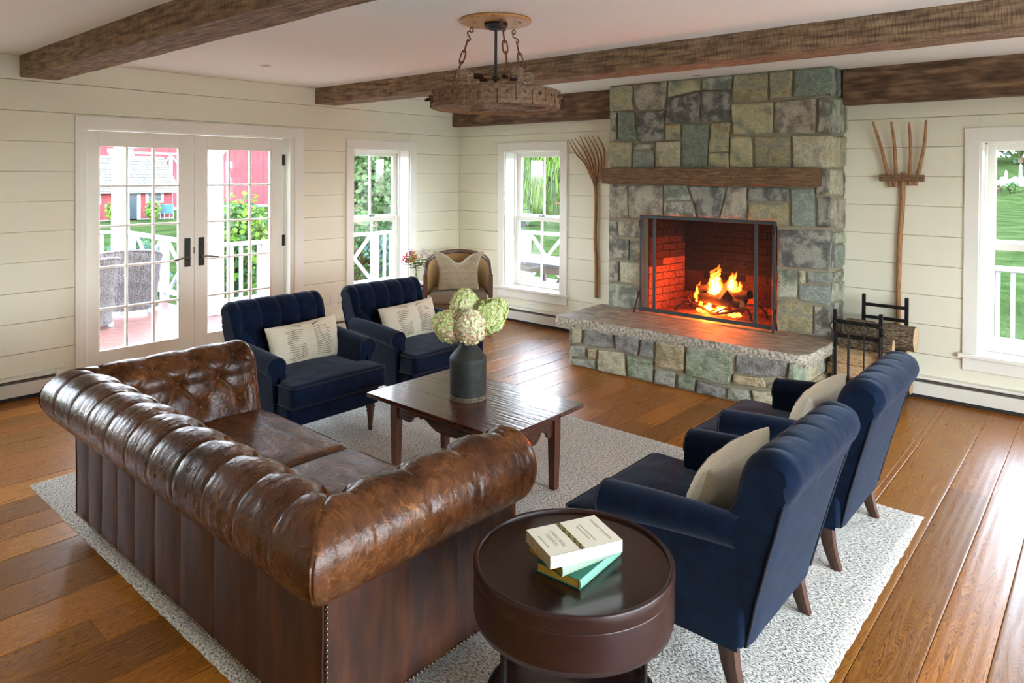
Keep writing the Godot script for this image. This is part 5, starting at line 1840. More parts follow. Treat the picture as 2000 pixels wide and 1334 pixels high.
	put("seat_cushion", rounded(Vector3(0.27, 0.055, 0.29), 0.04, 16, func(p: Vector3) -> Vector3:
		var q := p + Vector3(-0.02, 0.385, 0)
		var rr := Vector2(minf(p.x, 0.0), p.z).length()
		if p.x < 0 and rr > 0.28:
			q.x = -0.02 + p.x * 0.28 / rr
			q.z = p.z * 0.28 / rr
		return q), M.taupe_cloth, bc)
	var bp := thing("woven_pillow", "beige woven square pillow on the corner barrel chair", "pillow", Vector3(0.75, 0.62, 0.75))
	bp.transform = Transform3D(Basis.from_euler(Vector3(0, PI / 4, 0)) * Basis.from_euler(Vector3(-0.22, 0, 0)), Vector3(0.8, 0.625, 0.8))
	var pg := pillow_geo(0.44, 0.42, 0.16, 30, 19, 0.08)
	for i in pg.v.size():
		var p := pg.v[i]
		if p.y > 0:
			p.y -= 0.12 * exp(-pow(p.x / 0.1, 2.0)) * (p.y / 0.21)
			p.x *= 1.0 + 0.25 * (p.y / 0.21) * (p.y / 0.21)
			pg.v[i] = p
	put("cover", pg, M.natural_weave, bp)
	# little table with a vase beside it
	var lt := thing("accent_table", "small round marble-topped table with thin black legs by the corner chair", "side table", Vector3(0.44, 0.0, 1.12))
	put("top", Geo.new().lathe([Vector2(0.0, 0.487), Vector2(0.15, 0.487), Vector2(0.153, 0.494), Vector2(0.15, 0.5), Vector2(0.0, 0.5)], 36), M.marble, lt)
	put("band", Geo.new().lathe([Vector2(0.146, 0.474), Vector2(0.152, 0.474), Vector2(0.152, 0.487), Vector2(0.146, 0.487)], 36), M.iron_black, lt)
	for k in 3:
		var a := 0.6 + k * TAU / 3
		put("leg", Geo.new().tube([Vector3(0.14 * cos(a), 0.476, 0.14 * sin(a)), Vector3(0.14 * cos(a), 0.001, 0.14 * sin(a))], 0.006, 6), M.iron_black, lt)
	put("lower_ring", Geo.new().lathe([Vector2(0.0, 0.12), Vector2(0.138, 0.12), Vector2(0.138, 0.13), Vector2(0.0, 0.13)], 30), M.iron_black, lt)

# ---------------------------------------------------------------- smaller things

func text_on(parent: Node3D, called: String, words: String, size: float, at: Transform3D, m: Material, font_name := "Droid Serif") -> void:
	var tm := TextMesh.new()
	tm.text = words
	var f := SystemFont.new()
	f.font_names = PackedStringArray([font_name])
	tm.font = f
	tm.font_size = 32
	tm.pixel_size = size / 32.0
	tm.depth = 0.0004
	tm.curve_step = 4.0
	var o := put(called, tm, m, parent)
	o.transform = at


func link_path(c: Vector3, d: Vector3, across: Vector3, half: float, w: float) -> Array:
	var p := []
	for k in 16:
		var a := TAU * k / 16
		var s := signf(cos(a)) * pow(absf(cos(a)), 0.6)
		p.append(c + d * (s * half) + across * (sin(a) * w))
	return p


func make_chandelier() -> void:
	var t := thing("chandelier", "rusty iron wheel chandelier hung on chains from a wooden disc", "chandelier", Vector3(3.43, 0.0, 3.13))
	var dv := Vector3(0.673, 0, 0.739)
	var sv := Vector3(-0.739, 0, 0.673)
	put("ceiling_disc", Geo.new().lathe([Vector2(0.0, 2.449), Vector2(0.18, 2.449), Vector2(0.189, 2.453), Vector2(0.191, 2.46), Vector2(0.189, 2.4675), Vector2(0.0, 2.4675)], 48), M.pine_disc, t)
	for k in 2:
		put("disc_screw", Geo.new().ball(dv * 0.03 + sv * (0.115 if k == 0 else -0.13) + Vector3(0, 2.449, 0), Vector3(0.008, 0.003, 0.008), 8, 5), M.iron_rust, t)
	put("canopy", Geo.new().lathe([Vector2(0.0, 2.413), Vector2(0.03, 2.413), Vector2(0.056, 2.424), Vector2(0.062, 2.432), Vector2(0.064, 2.449), Vector2(0.0, 2.449)], 24), M.iron_screen, t)
	put("rod", Geo.new().tube([Vector3(0, 2.415, 0), Vector3(0, 2.155, 0)], 0.0075, 8), M.iron_screen, t)
	put("hub", Geo.new().lathe([Vector2(0.0, 2.13), Vector2(0.006, 2.132), Vector2(0.008, 2.142), Vector2(0.02, 2.144), Vector2(0.022, 2.152), Vector2(0.018, 2.165), Vector2(0.01, 2.172), Vector2(0.0, 2.175)], 16), M.iron_screen, t)
	var arms := [sv * 0.95 + dv * 0.3, sv * 0.7 - dv * 0.75, -sv * 0.62 + dv * 0.8, -sv * 0.95 - dv * 0.3]
	for a in arms:
		var d: Vector3 = (a.normalized() + Vector3(0, 0.05, 0)).normalized()
		var o := Vector3(0, 2.155, 0)
		var s := put("lamp_arm", Geo.new().tube([o, o + d * 0.075], 0.006, 8), M.brass, t)
		put("socket", Geo.new().tube([o + d * 0.07, o + d * 0.078, o + d * 0.118, o + d * 0.122], [0.012, 0.0165, 0.0165, 0.014], 12), M.iron_rust, s)
		var b := Basis.looking_at(d, Vector3.UP) * Basis(Vector3.RIGHT, -PI / 2)
		put("bulb", Geo.new().lathe([Vector2(0.011, 0.0), Vector2(0.013, 0.01), Vector2(0.02, 0.03), Vector2(0.028, 0.055), Vector2(0.03, 0.07), Vector2(0.026, 0.085), Vector2(0.014, 0.096), Vector2(0.0, 0.1)], 18, Transform3D(b, o + d * 0.12)), M.bulb_glass, s, "clear glass bulb, unlit")
		put("filament", Geo.new().tube([o + d * 0.125, o + d * 0.15, o + d * 0.195 + Vector3(0, 0.008, 0), o + d * 0.15 + Vector3(0, 0.012, 0)], 0.0012, 5), M.filament, s)
	# the wheel
	var band := Geo.new()
	band.lathe([Vector2(0.318, 1.988), Vector2(0.34, 1.985), Vector2(0.345, 1.99), Vector2(0.345, 1.99), Vector2(0.345, 2.078), Vector2(0.345, 2.078), Vector2(0.34, 2.083), Vector2(0.32, 2.083)], 72)
	put("iron_band", band, M.rim_rust, t)
	put("wooden_felloe", Geo.new().lathe([Vector2(0.318, 2.08), Vector2(0.3, 2.078), Vector2(0.296, 2.02), Vector2(0.3, 1.992), Vector2(0.318, 1.988)], 72), M.rim_wood, t)
	for k in 24:
		var a := TAU * k / 24
		var b := Basis(Vector3.UP, -a)
		var hi := k % 2 == 0
		put("rib", Geo.new().box(Vector3(0.3475, 2.034 + (0.012 if hi else -0.012), 0), Vector3(0.009, 0.072, 0.013), 0.002, Transform3D(b, Vector3.ZERO)), M.rim_rust, t)
		put("bolt", Geo.new().ball(b * Vector3(0.35, 2.046, 0.045), Vector3(0.0085, 0.0085, 0.0085), 8, 5), M.rim_rust, t)
	for sg in [-1.0, 1.0]:
		for j in 3:
			var base: Vector3 = Vector3(0, 2.036, 0) + sv * sg * 0.345 + dv * (0.02 * j - 0.02)
			put("bolt", Geo.new().tube([base, base + sv * sg * (0.03 - 0.006 * j)], 0.005, 6).ball(base + sv * sg * (0.03 - 0.006 * j), Vector3(0.009, 0.009, 0.009), 8, 5), M.iron_rust, t)
	# cast web with round openings below
	var whole := PackedVector2Array()
	for k in 72:
		whole.push_back(Vector2(0.3 * cos(TAU * k / 72), 0.3 * sin(TAU * k / 72)))
	for k in 10:
		var a0 := TAU * k / 10
		var a1 := TAU * (k + 1) / 10
		var sector := PackedVector2Array([Vector2(cos(a0), sin(a0)) * 0.03, Vector2(cos(a0), sin(a0)) * 0.5, Vector2(cos(a1), sin(a1)) * 0.5, Vector2(cos(a1), sin(a1)) * 0.03])
		var piece: Array = Geometry2D.intersect_polygons(whole, sector)
		var ca := TAU * (k - (k % 2) + 1) / 10.0
		var round_ := PackedVector2Array()
		for j in 40:
			round_.push_back(Vector2(cos(ca), sin(ca)) * 0.178 + Vector2(cos(TAU * j / 40), sin(TAU * j / 40)) * 0.1)
		for q in Geometry2D.clip_polygons(piece[0], round_):
			put("cast_web", Geo.new().prism(q, 1.994, 2.02, Transform3D(Basis(Vector3(1, 0, 0), Vector3(0, 0, -1), Vector3(0, 1, 0)), Vector3.ZERO)), M.rim_rust, t)
	# chains
	for ch in [[0.135, -0.1, 0.25, -0.16], [-0.03, 0.12, -0.07, 0.285], [-0.1, -0.15, -0.19, -0.22]]:
		var a: Vector3 = sv * ch[0] + dv * ch[1] + Vector3(0, 2.449, 0)
		var b: Vector3 = sv * ch[2] + dv * ch[3] + Vector3(0, 2.075, 0)
		var c := node("chain", t)
		var d := (b - a).normalized()
		var x := d.cross(dv).normalized()
		var y := d.cross(x)
		put("eye_screw", Geo.new().tube(link_path(a + Vector3(0, -0.016, 0), Vector3.UP, sv, 0.012, 0.009), 0.0035, 6, true), M.chain_rust, c)
		var hook := []
		for k in 17:
			var s := k / 16.0
			hook.append(a + d * (0.02 + 0.062 * s) + x * 0.013 * sin(s * TAU))
		put("hook", Geo.new().tube(hook, 0.004, 6), M.chain_rust, c)
		var total := a.distance_to(b) - 0.075
		var n := int(round(total / 0.062))
		for k in n:
			var mid := a + d * (0.075 + (k + 0.5) * total / n)
			put("link", Geo.new().tube(link_path(mid, d, x if k % 2 else y, total / n * 0.5 + 0.007, 0.0125), 0.0042, 6, true), M.chain_rust, c)


func petal_cluster(r: RandomNumberGenerator) -> ArrayMesh:
	var g := Geo.new()
	for k in 4:
		var b := Basis(Vector3.FORWARD, k * PI / 2 + r.randf_range(-0.1, 0.1))
		var f := g.v.size()
		for p in [Vector3(0, 0, 0), Vector3(0.0055, 0.005, 0.001), Vector3(0.004, 0.0115, 0.0025), Vector3(-0.004, 0.0115, 0.0025), Vector3(-0.0055, 0.005, 0.001)]:
			g.vert(b * p)
		g.tri(f, f + 1, f + 2)
		g.tri(f, f + 2, f + 3)
		g.tri(f, f + 3, f + 4)
	return g.mesh()


func make_hydrangea(label: String, base: Vector3, at: Vector3, rad: Vector3, tilt: Vector3, tint: String, sd: int) -> void:
	var r := RandomNumberGenerator.new()
	r.seed = sd
	var t := thing("hydrangea", label, "flower", base, 0.0, "hydrangeas in the metal can")
	var c := at - base
	put("stem", Geo.new().tube(smooth_path([Vector3(0, -0.14, 0), c * 0.35, c], 4), 0.004, 6), M.stem_green, t)
	var up := (c.normalized() + tilt).normalized()
	var side := up.cross(Vector3(0.3, 0.1, 1)).normalized()
	var fr := Basis(side, up, side.cross(up))
	put("heart", Geo.new().ball(Vector3.ZERO, rad * 0.86, 14, 10, Transform3D(fr, c)), M["floret_cream"], t)
	var petal := petal_cluster(r)
	for tone in 2:
		var mm := MultiMesh.new()
		mm.transform_format = MultiMesh.TRANSFORM_3D
		mm.mesh = petal
		var xs := []
		for k in 1100:
			var v := Vector3(r.randfn(), r.randfn(), r.randfn()).normalized()
			var cone := 1.0 - 0.28 * maxf(v.y, 0.0)
			var low := v.y < 0.25
			var p := c + fr * (Vector3(v.x * rad.x * cone, v.y * rad.y, v.z * rad.z * cone) * r.randf_range(0.9, 1.08))
			var pick := r.randf() < (0.55 if low else 0.18)
			if pick != (tone == 1):
				continue
			var look := (fr * v + Vector3(r.randfn(), r.randfn(), r.randfn()) * 0.3).normalized()
			var bs := Basis.looking_at(-look, Vector3(0.1, 1, 0.2).normalized()) * Basis(Vector3.FORWARD, r.randf() * TAU)
			xs.append(Transform3D(bs.scaled(Vector3.ONE * r.randf_range(0.75, 1.2)), p))
		mm.instance_count = xs.size()
		for k in xs.size():
			mm.set_instance_transform(k, xs[k])
		var o := MultiMeshInstance3D.new()
		o.name = "florets"
		o.multimesh = mm
		o.material_override = M["floret_" + (tint if tone == 1 else ("green" if sd % 2 else "cream"))]
		t.add_child(o, true)
		stuff(o)
	for k in 3:
		var a := r.randf() * TAU
		var d := Vector3(cos(a), -0.35, sin(a)).normalized()
		put("leaf", leaf_geo(c * 0.55, d, 0.075, 0.028), M.leaf_green, t)


func leaf_geo(at: Vector3, d: Vector3, length: float, half: float) -> Geo:
	var x := d.cross(Vector3.UP).normalized()
	var n := x.cross(d).normalized()
	return Geo.new().grid(6, 4, func(a: float, b: float) -> Vector3:
		var w := half * pow(sin(PI * pow(clampf(a, 0.0, 1.0), 0.75)), 0.9) + 0.0008
		var s := 2.0 * b - 1.0
		return at + d * (a * length) + x * (s * w) + n * (absf(s) * w * 0.35 - a * a * length * 0.25))


func make_book(called: String, label: String, at: Vector3, turn: float, w: float, l: float, h: float, hard: bool, cover: Material, spine: Material, pages: Material) -> Node3D:
	var t := thing(called, label, "book", at, turn, "stack of books on the round table")
	var c := 0.003 if hard else 0.0008
	var over := 0.003 if hard else 0.0
	put("pages", Geo.new().box(Vector3(0.001, h * 0.5, 0), Vector3(w - 0.004 - over * 2, h - c * 2, l - over * 2), 0.0), pages, t)
	put("cover", Geo.new().box(Vector3(0, h - c * 0.5, 0), Vector3(w, c, l), 0.0008 if hard else 0.0), cover, t)
	put("cover", Geo.new().box(Vector3(0, c * 0.5, 0), Vector3(w, c, l), 0.0008 if hard else 0.0), cover, t)
	var sp := Geo.new()
	if hard:
		var prof := PackedVector2Array()
		for k in 9:
			var a := -PI / 2 + PI * k / 8
			prof.push_back(Vector2(-w * 0.5 + 0.002 - 0.006 * cos(a), h * 0.5 + (h * 0.5) * sin(a)))
		sp.prism(prof, -l * 0.5, l * 0.5)
	else:
		sp.box(Vector3(-w * 0.5 + 0.0008, h * 0.5, 0), Vector3(0.0018, h, l))
	put("spine", sp, spine, t)
	return t


func build_small_things() -> void:
	make_chandelier()
	# milk can with hydrangeas
	var can := thing("milk_can", "old dark zinc milk can used as a vase on the coffee table", "milk can", Vector3(3.366, 0.444, 3.265))
	put("body", Geo.new().lathe([Vector2(0.0, 0.0), Vector2(0.095, 0.0), Vector2(0.098, 0.004), Vector2(0.098, 0.19), Vector2(0.1, 0.192), Vector2(0.1, 0.214), Vector2(0.097, 0.22), Vector2(0.097, 0.22), Vector2(0.045, 0.282), Vector2(0.041, 0.29), Vector2(0.041, 0.29), Vector2(0.04, 0.312), Vector2(0.047, 0.33), Vector2(0.049, 0.334), Vector2(0.046, 0.334), Vector2(0.038, 0.315), Vector2(0.036, 0.28)], 48), M.zinc, can)
	put("foot_band", Geo.new().lathe([Vector2(0.0975, 0.0), Vector2(0.1005, 0.001), Vector2(0.1005, 0.022), Vector2(0.098, 0.024)], 48), M.zinc_worn, can, "worn rusty band round the foot")
	put("handle", Geo.new().tube(smooth_path([Vector3(-0.036, 0.305, 0.018), Vector3(-0.065, 0.302, 0.033), Vector3(-0.078, 0.272, 0.04), Vector3(-0.07, 0.25, 0.035)], 4), 0.004, 6), M.zinc, can)
	var mouth := Vector3(3.366, 0.74, 3.265)
	var L := Vector3(-0.739, 0, 0.673)
	var N := Vector3(0.673, 0, 0.739)
	make_hydrangea("cream and blush hydrangea head leaning left from the metal can", mouth + L * 0.015, mouth + L * 0.1 + N * 0.03 + Vector3(0, 0.095, 0), Vector3(0.082, 0.085, 0.08), L * 0.9, "blush", 3)
	make_hydrangea("pale green hydrangea head at the back, tallest but one in the can", mouth - N * 0.015, mouth + L * 0.02 - N * 0.06 + Vector3(0, 0.19, 0), Vector3(0.075, 0.08, 0.075), Vector3.ZERO, "cream", 5)
	make_hydrangea("large green hydrangea head leaning right from the metal can", mouth - L * 0.015, mouth - L * 0.115 + N * 0.005 + Vector3(0, 0.145, 0), Vector3(0.082, 0.105, 0.08), -L * 0.4, "green", 7)
	make_hydrangea("blush hydrangea head hanging forward in the middle of the can", mouth + N * 0.02, mouth - L * 0.012 + N * 0.085 + Vector3(0, 0.105, 0), Vector3(0.084, 0.1, 0.08), -L * 0.1 + N * 0.3, "blush", 8)
	# books
	var base := 0.016 + 0.5245
	make_book("book", "teal hardcover book at the bottom of the stack", Vector3(4.838, base, 4.315), deg_to_rad(183), 0.142, 0.218, 0.027, true, M.book_teal, M.book_spine_teal, M.page_gold)
	make_book("book", "sage green hardcover book in the middle of the stack", Vector3(4.825, base + 0.0275, 4.32), deg_to_rad(166), 0.15, 0.214, 0.03, true, M.book_green, M.book_spine_green, M.page_gold)
	var b3 := make_book("book", "cream paperback with a braid on its cover, top of the stack", Vector3(4.838, base + 0.058, 4.342), deg_to_rad(154.5), 0.153, 0.222, 0.033, false, M.book_cream, M.book_spine_white, M.page_cream)
	var flat := Basis(Vector3.RIGHT, -PI / 2)
	var y := 0.0332
	text_on(b3, "title", "BRAIDING", 0.0135, Transform3D(flat, Vector3(0, y, -0.068)), M.print_grey)
	text_on(b3, "title", "SWEETGRASS", 0.0135, Transform3D(flat, Vector3(0, y, -0.05)), M.print_grey)
	text_on(b3, "subtitle", "INDIGENOUS WISDOM", 0.006, Transform3D(flat, Vector3(0, y, -0.094)), M.print_grey)
	text_on(b3, "subtitle", "SCIENTIFIC KNOWLEDGE", 0.006, Transform3D(flat, Vector3(0, y, 0.03)), M.print_grey)
	text_on(b3, "subtitle", "AND THE TEACHINGS OF PLANTS", 0.006, Transform3D(flat, Vector3(0, y, 0.042)), M.print_grey)
	text_on(b3, "author", "ROBIN WALL KIMMERER", 0.0095, Transform3D(flat, Vector3(0, y, 0.085)), M.print_grey)
	var spine_at := Basis(Vector3(0, 0, 1), Vector3(0, 1, 0), Vector3(-1, 0, 0))
	text_on(b3, "spine_title", "KIMMERER    BRAIDING SWEETGRASS", 0.0105, Transform3D(spine_at, Vector3(-0.0768, 0.0165, -0.015)), M.print_grey)
	for k in 2:
		var br := Geo.new()
		var path := []
		for i in 40:
			var s := i / 39.0
			path.append(Vector3(lerpf(-0.075, 0.075, s), 0.0335 + 0.0006 * cos(s * 30.0 + k * PI), -0.012 + 0.0045 * sin(s * 30.0 + k * PI)))
		br.tube(path, 0.0042, 6)
		for i in br.v.size():
			br.v[i].y = 0.0332 + maxf(br.v[i].y - 0.0335, 0.0) * 0.18
		put("braid_print", br, M.braid_straw if k == 0 else M.braid_shade, b3, "printed braid of grass")
	# vase of garden flowers
	var vz := Vector3(0.45, 0.5005, 1.07)
	var vase := thing("glass_vase", "clear glass vase of garden flowers on the small corner table", "vase", vz)
	put("glass", Geo.new().lathe([Vector2(0.0, 0.0), Vector2(0.044, 0.0), Vector2(0.046, 0.004), Vector2(0.047, 0.13)], 28), M.glass_solid, vase)
	var r := RandomNumberGenerator.new()
	r.seed = 12
	var kinds := [["pink dahlia in the glass vase, lowest on the left", Vector2(0.09, 0.215), c8(226, 112, 112), 0.036, 0], ["orange zinnia in the glass vase", Vector2(0.02, 0.24), c8(232, 150, 84), 0.026, 0], ["yellow flower in the middle of the glass vase", Vector2(0.035, 0.2), c8(226, 186, 52), 0.03, 0], ["lilac spray rising at the left of the glass vase", Vector2(0.06, 0.275), c8(186, 150, 186), 0.02, 1], ["mauve spray at the right of the glass vase", Vector2(-0.1, 0.21), c8(150, 112, 138), 0.028, 1], ["thin violet sprig leaning right, tallest in the glass vase", Vector2(-0.065, 0.285), c8(170, 146, 190), 0.014, 1], ["white flower sprig at the front of the glass vase", Vector2(-0.03, 0.185), c8(226, 222, 206), 0.022, 1], ["small purple bloom behind the orange zinnia", Vector2(0.05, 0.25), c8(126, 84, 140), 0.02, 0]]
	for k in kinds.size():
		var d = kinds[k]
		var fl := thing("garden_flower", d[0], "flower", vz + Vector3(0, 0.02, 0), 0.0, "flowers in the glass vase")
		var head: Vector3 = L * d[1].x * 1.15 + N * r.randf_range(-0.03, 0.04) + Vector3(0, d[1].y * 1.12, 0)
		var hr: float = d[3] * 1.5
		put("stem", Geo.new().tube(smooth_path([L * -d[1].x * 0.25, Vector3(0, 0.1, 0) + head * 0.2, head], 3), 0.002, 5), M.stem_green, fl)
		var pm := mat("petals_%d" % k, d[2], 0.7, {"back": Color(0.3, 0.2, 0.2)})
		var pg := Geo.new()
		var many := 26 if d[4] == 0 else 22
		for i in many:
			var v := Vector3(r.randfn(), r.randfn() * 0.8 + 0.3, r.randfn()).normalized()
			var at: Vector3 = head + v * hr * (0.3 if d[4] == 0 else r.randf_range(0.4, 1.6))
			var lg := leaf_geo(at, v, hr * (0.9 if d[4] == 0 else 0.5), hr * 0.22)
			var f := pg.v.size()
			pg.v.append_array(lg.v)
			pg.uv.append_array(lg.uv)
			for q in lg.ix:
				pg.ix.push_back(q + f)
		stuff(put("petals", pg, pm, fl))
		for i in 6:
			var a := r.randf() * TAU
			put("leaf", leaf_geo(head * r.randf_range(0.5, 0.9), Vector3(cos(a), 0.3, sin(a)).normalized(), 0.07, 0.018), M.leaf_green if i % 2 else M.leaf_pale, fl)
	# wooden forks on the wall
	var f1 := thing("hay_fork", "old wooden hay fork with eight curved tines, left of the chimney", "hay fork", Vector3(0, 0, 0))
	var tines := [[1.663, 2.001, 1.762, 1.84, 1.853, 1.745, 1.935, 1.59], [1.703, 2.005, 1.801, 1.85, 1.878, 1.744, 1.948, 1.59], [1.745, 2.012, 1.839, 1.891, 1.903, 1.755, 1.958, 1.59], [1.815, 2.026, 1.877, 1.89, 1.935, 1.765, 1.969, 1.59], [1.863, 2.026, 1.927, 1.9, 1.972, 1.765, 1.98, 1.59], [1.914, 2.022, 1.99, 1.888, 2.015, 1.754, 1.996, 1.59], [1.967, 2.025, 2.033, 1.888, 2.052, 1.764, 2.01, 1.59], [2.028, 2.024, 2.081, 1.917, 2.088, 1.795, 2.022, 1.59]]
	for q in tines:
		var tip := smooth_path([Vector3(q[0], q[1], 0.075), Vector3(q[2], q[3], 0.05), Vector3(q[4], q[5], 0.035), Vector3(q[6], q[7], 0.03)], 6)
		var rad := []
		for k in tip.size():
			rad.append(lerpf(0.0035, 0.009, minf(1.0, k / 8.0)))
		put("tine", Geo.new().tube(tip, rad, 7), M.fork_wood, f1)
	var sock := Geo.new()
	sock.tube([Vector3(1.978, 1.62, 0.032), Vector3(1.978, 1.57, 0.032), Vector3(1.977, 1.52, 0.03), Vector3(1.977, 1.47, 0.03)], [0.045, 0.036, 0.02, 0.017], 12)
	for i in sock.v.size():
		sock.v[i].z = 0.032 + (sock.v[i].z - 0.032) * 0.5
	put("binding", sock, M.fork_head_wood, f1)
	put("handle", Geo.new().tube(smooth_path([Vector3(1.977, 1.52, 0.026), Vector3(1.982, 1.3, 0.026), Vector3(1.977, 1.07, 0.026), Vector3(1.976, 0.93, 0.024), Vector3(1.99, 0.72, 0.024), Vector3(1.993, 0.39, 0.024)], 5), 0.0175, 10), M.fork_wood, f1)
	var f2 := thing("hay_fork", "wooden hay fork with four straight tines and a crossbar, right of the chimney", "hay fork")
	for q in [[4.552, 2.052, 4.603, 1.862, 4.653, 1.641, 4.671, 1.554], [4.679, 2.046, 4.695, 1.889, 4.706, 1.641, 4.702, 1.555], [4.798, 2.037, 4.804, 1.849, 4.799, 1.642, 4.796, 1.57], [4.908, 2.047, 4.891, 1.856, 4.849, 1.642, 4.833, 1.57]]:
		var tip := smooth_path([Vector3(q[0], q[1], 0.085), Vector3(q[2], q[3], 0.055), Vector3(q[4], q[5], 0.042), Vector3(q[6], q[7], 0.036)], 5)
		var rad := []
		for k in tip.size():
			rad.append(lerpf(0.008, 0.014, minf(1.0, k / 9.0)))
		put("tine", Geo.new().tube(tip, rad, 8), M.fork_wood, f2)
	put("crossbar", Geo.new().box(Vector3(4.746, 1.624, 0.052), Vector3(0.302, 0.05, 0.04), 0.005), M.fork_head_wood, f2)
	for x in [4.61, 4.87, 4.75]:
		put("peg", Geo.new().tube([Vector3(x, 1.624, 0.07), Vector3(x, 1.624, 0.0745)], 0.006, 7), M.iron_rust, f2)
	put("handle", Geo.new().tube(smooth_path([Vector3(4.75, 1.665, 0.028), Vector3(4.749, 1.451, 0.026), Vector3(4.733, 1.126, 0.026), Vector3(4.729, 0.8, 0.026), Vector3(4.731, 0.5, 0.026), Vector3(4.731, 0.29, 0.03)], 5), 0.0175, 10), M.fork_wood, f2)
	# log rack with fire irons
	var rk := thing("log_rack", "black metal log rack right of the hearth, full of firewood", "log rack", Vector3(0, 0, 0))
	for x in [4.515, 4.806]:
		put("rear_post", Geo.new().box(Vector3(x, 0.37, 0.13), Vector3(0.024, 0.738, 0.024), 0.002), M.iron_black, rk)
	for x in [4.382, 4.71]:
		put("front_post", Geo.new().box(Vector3(x + (0.02 if x < 4.5 else 0.0), 0.328, 0.455), Vector3(0.024, 0.654, 0.024), 0.002), M.iron_black, rk)
	for yy in [0.663, 0.569, 0.06]:
		put("rear_rail", Geo.new().box(Vector3(4.66, yy, 0.13), Vector3(0.27, 0.024, 0.014), 0.002), M.iron_black, rk)
	for yy in [0.567, 0.466, 0.06]:
		put("front_rail", Geo.new().box(Vector3(4.556, yy, 0.455), Vector3(0.29, 0.03, 0.014), 0.002), M.iron_black, rk)
	for k in 2:
		put("side_rail", Geo.new().tube([Vector3(4.402 if k == 0 else 4.71, 0.06, 0.455), Vector3(4.515 if k == 0 else 4.806, 0.06, 0.13)], 0.008, 6), M.iron_black, rk)
	var names := [["poker hanging at the left post of the log rack", 0], ["shovel hanging second from left on the log rack", 1], ["hearth brush hanging second from right on the log rack", 2], ["tongs hanging at the right post of the log rack", 3]]
	for k in 4:
		var tx := 4.4 + k * 0.104
		var ir := thing("fire_iron", "black iron " + names[k][0], "fire iron", Vector3(tx, 0.0, 0.482), 0.0, "fire irons on the log rack")
		var ring := []
		for i in 20:
			var a := TAU * i / 20
			var pull := 0.012 * pow(maxf(-sin(a), 0.0), 4.0)
			ring.append(Vector3(0.026 * cos(a), 0.535 + 0.028 * sin(a) - pull, 0))
		put("ring_handle", Geo.new().tube(ring, 0.0042, 7, true), M.iron_black, ir)
		put("shaft", Geo.new().tube([Vector3(0, 0.497, 0), Vector3(0, 0.16, 0)], 0.0055 if k % 2 == 0 else 0.0085, 8), M.iron_black, ir)
		put("hook", Geo.new().tube([Vector3(0, 0.567, -0.02), Vector3(0, 0.572, 0.004), Vector3(0, 0.56, 0.008)], 0.004, 6), M.iron_black, ir)
		match k:
			0:
				put("tip", Geo.new().tube(smooth_path([Vector3(0, 0.165, 0), Vector3(0, 0.12, 0), Vector3(0.02, 0.105, 0), Vector3(0.03, 0.12, 0)], 4), 0.005, 6), M.iron_black, ir)
			1:
				put("blade", Geo.new().box(Vector3(0, 0.1, 0.006), Vector3(0.085, 0.13, 0.003), 0.001), M.iron_black, ir)
			2:
				put("crossguard", Geo.new().tube([Vector3(-0.03, 0.44, 0), Vector3(0.03, 0.437, 0)], 0.004, 6), M.iron_black, ir)
				put("bristles", Geo.new().lathe([Vector2(0.03, 0.06), Vector2(0.022, 0.13), Vector2(0.012, 0.165)], 14), M.bark, ir)
			3:
				put("jaw", Geo.new().tube(smooth_path([Vector3(0, 0.2, 0), Vector3(0.016, 0.13, 0), Vector3(0.004, 0.07, 0)], 4), 0.005, 6), M.iron_black, ir)
				put("jaw", Geo.new().tube(smooth_path([Vector3(0, 0.2, 0), Vector3(-0.016, 0.13, 0), Vector3(-0.004, 0.07, 0)], 4), 0.005, 6), M.iron_black, ir)
	# firewood
	var wood := [[Vector3(4.66, 0.468, 0.245), 0.46, 0.088, 0.092, "thick barky log on top of the firewood in the rack"], [Vector3(4.6, 0.42, 0.39), 0.36, 0.05, 0.05, "thin round log at the front of the firewood pile"], [Vector3(4.62, 0.3, 0.24), 0.42, 0.08, 0.075, "round log in the middle of the firewood pile"], [Vector3(4.64, 0.14, 0.22), 0.44, 0.075, 0.08, "round log at the bottom of the firewood pile, behind"]]
	for k in wood.size():
		var w = wood[k]
		var lg := thing("firewood_log", w[4], "log", w[0], 0.0, "firewood in the rack")
		var skin := log_geo(w[1], w[2], w[3], 140 + k)
		put("bark", skin, M.bark, lg)
		put("cut_end", log_end(skin, true), M.split_wood, lg, "pale sawn end")
		put("cut_end", log_end(skin, false), M.split_wood, lg, "pale sawn end")
	var splits := [[Vector3(4.57, 0.31, 0.385), 0.42, 0.3, "pale split log at the front of the firewood pile, upper"], [Vector3(4.56, 0.2, 0.375), 0.44, -0.2, "pale split log at the front of the firewood pile, middle"], [Vector3(4.57, 0.1, 0.39), 0.42, 0.1, "pale split log at the front of the firewood pile, lowest"]]
	for w in splits:
		var lg := thing("firewood_log", w[3], "log", w[0], 0.0, "firewood in the rack")
		var b := Basis(Vector3(0, 0, -1), Vector3(0, 1, 0), Vector3(1, 0, 0)) * Basis(Vector3(0, 0, 1), w[2])
		put("split_face", Geo.new().prism(PackedVector2Array([Vector2(-0.052, -0.045), Vector2(0.03, -0.05), Vector2(0.055, 0.0), Vector2(0.03, 0.045), Vector2(-0.045, 0.038)]), -w[1] / 2, w[1] / 2, Transform3D(b, Vector3.ZERO), 0.004), M.split_wood, lg)

# ---------------------------------------------------------------- outside

func ground_y(x: float, z: float) -> float:
	var y := -0.45
	if x < -2.0:
		y -= 0.019 * (-x - 2.0)
	if z < -40.0:
		y = lerpf(y, -0.45, smoothstep(-20.0, -50.0, z)) + 1.75 * smoothstep(-53.0, -63.0, z) + 2.5 * smoothstep(-63.0, -90.0, z)
	return y


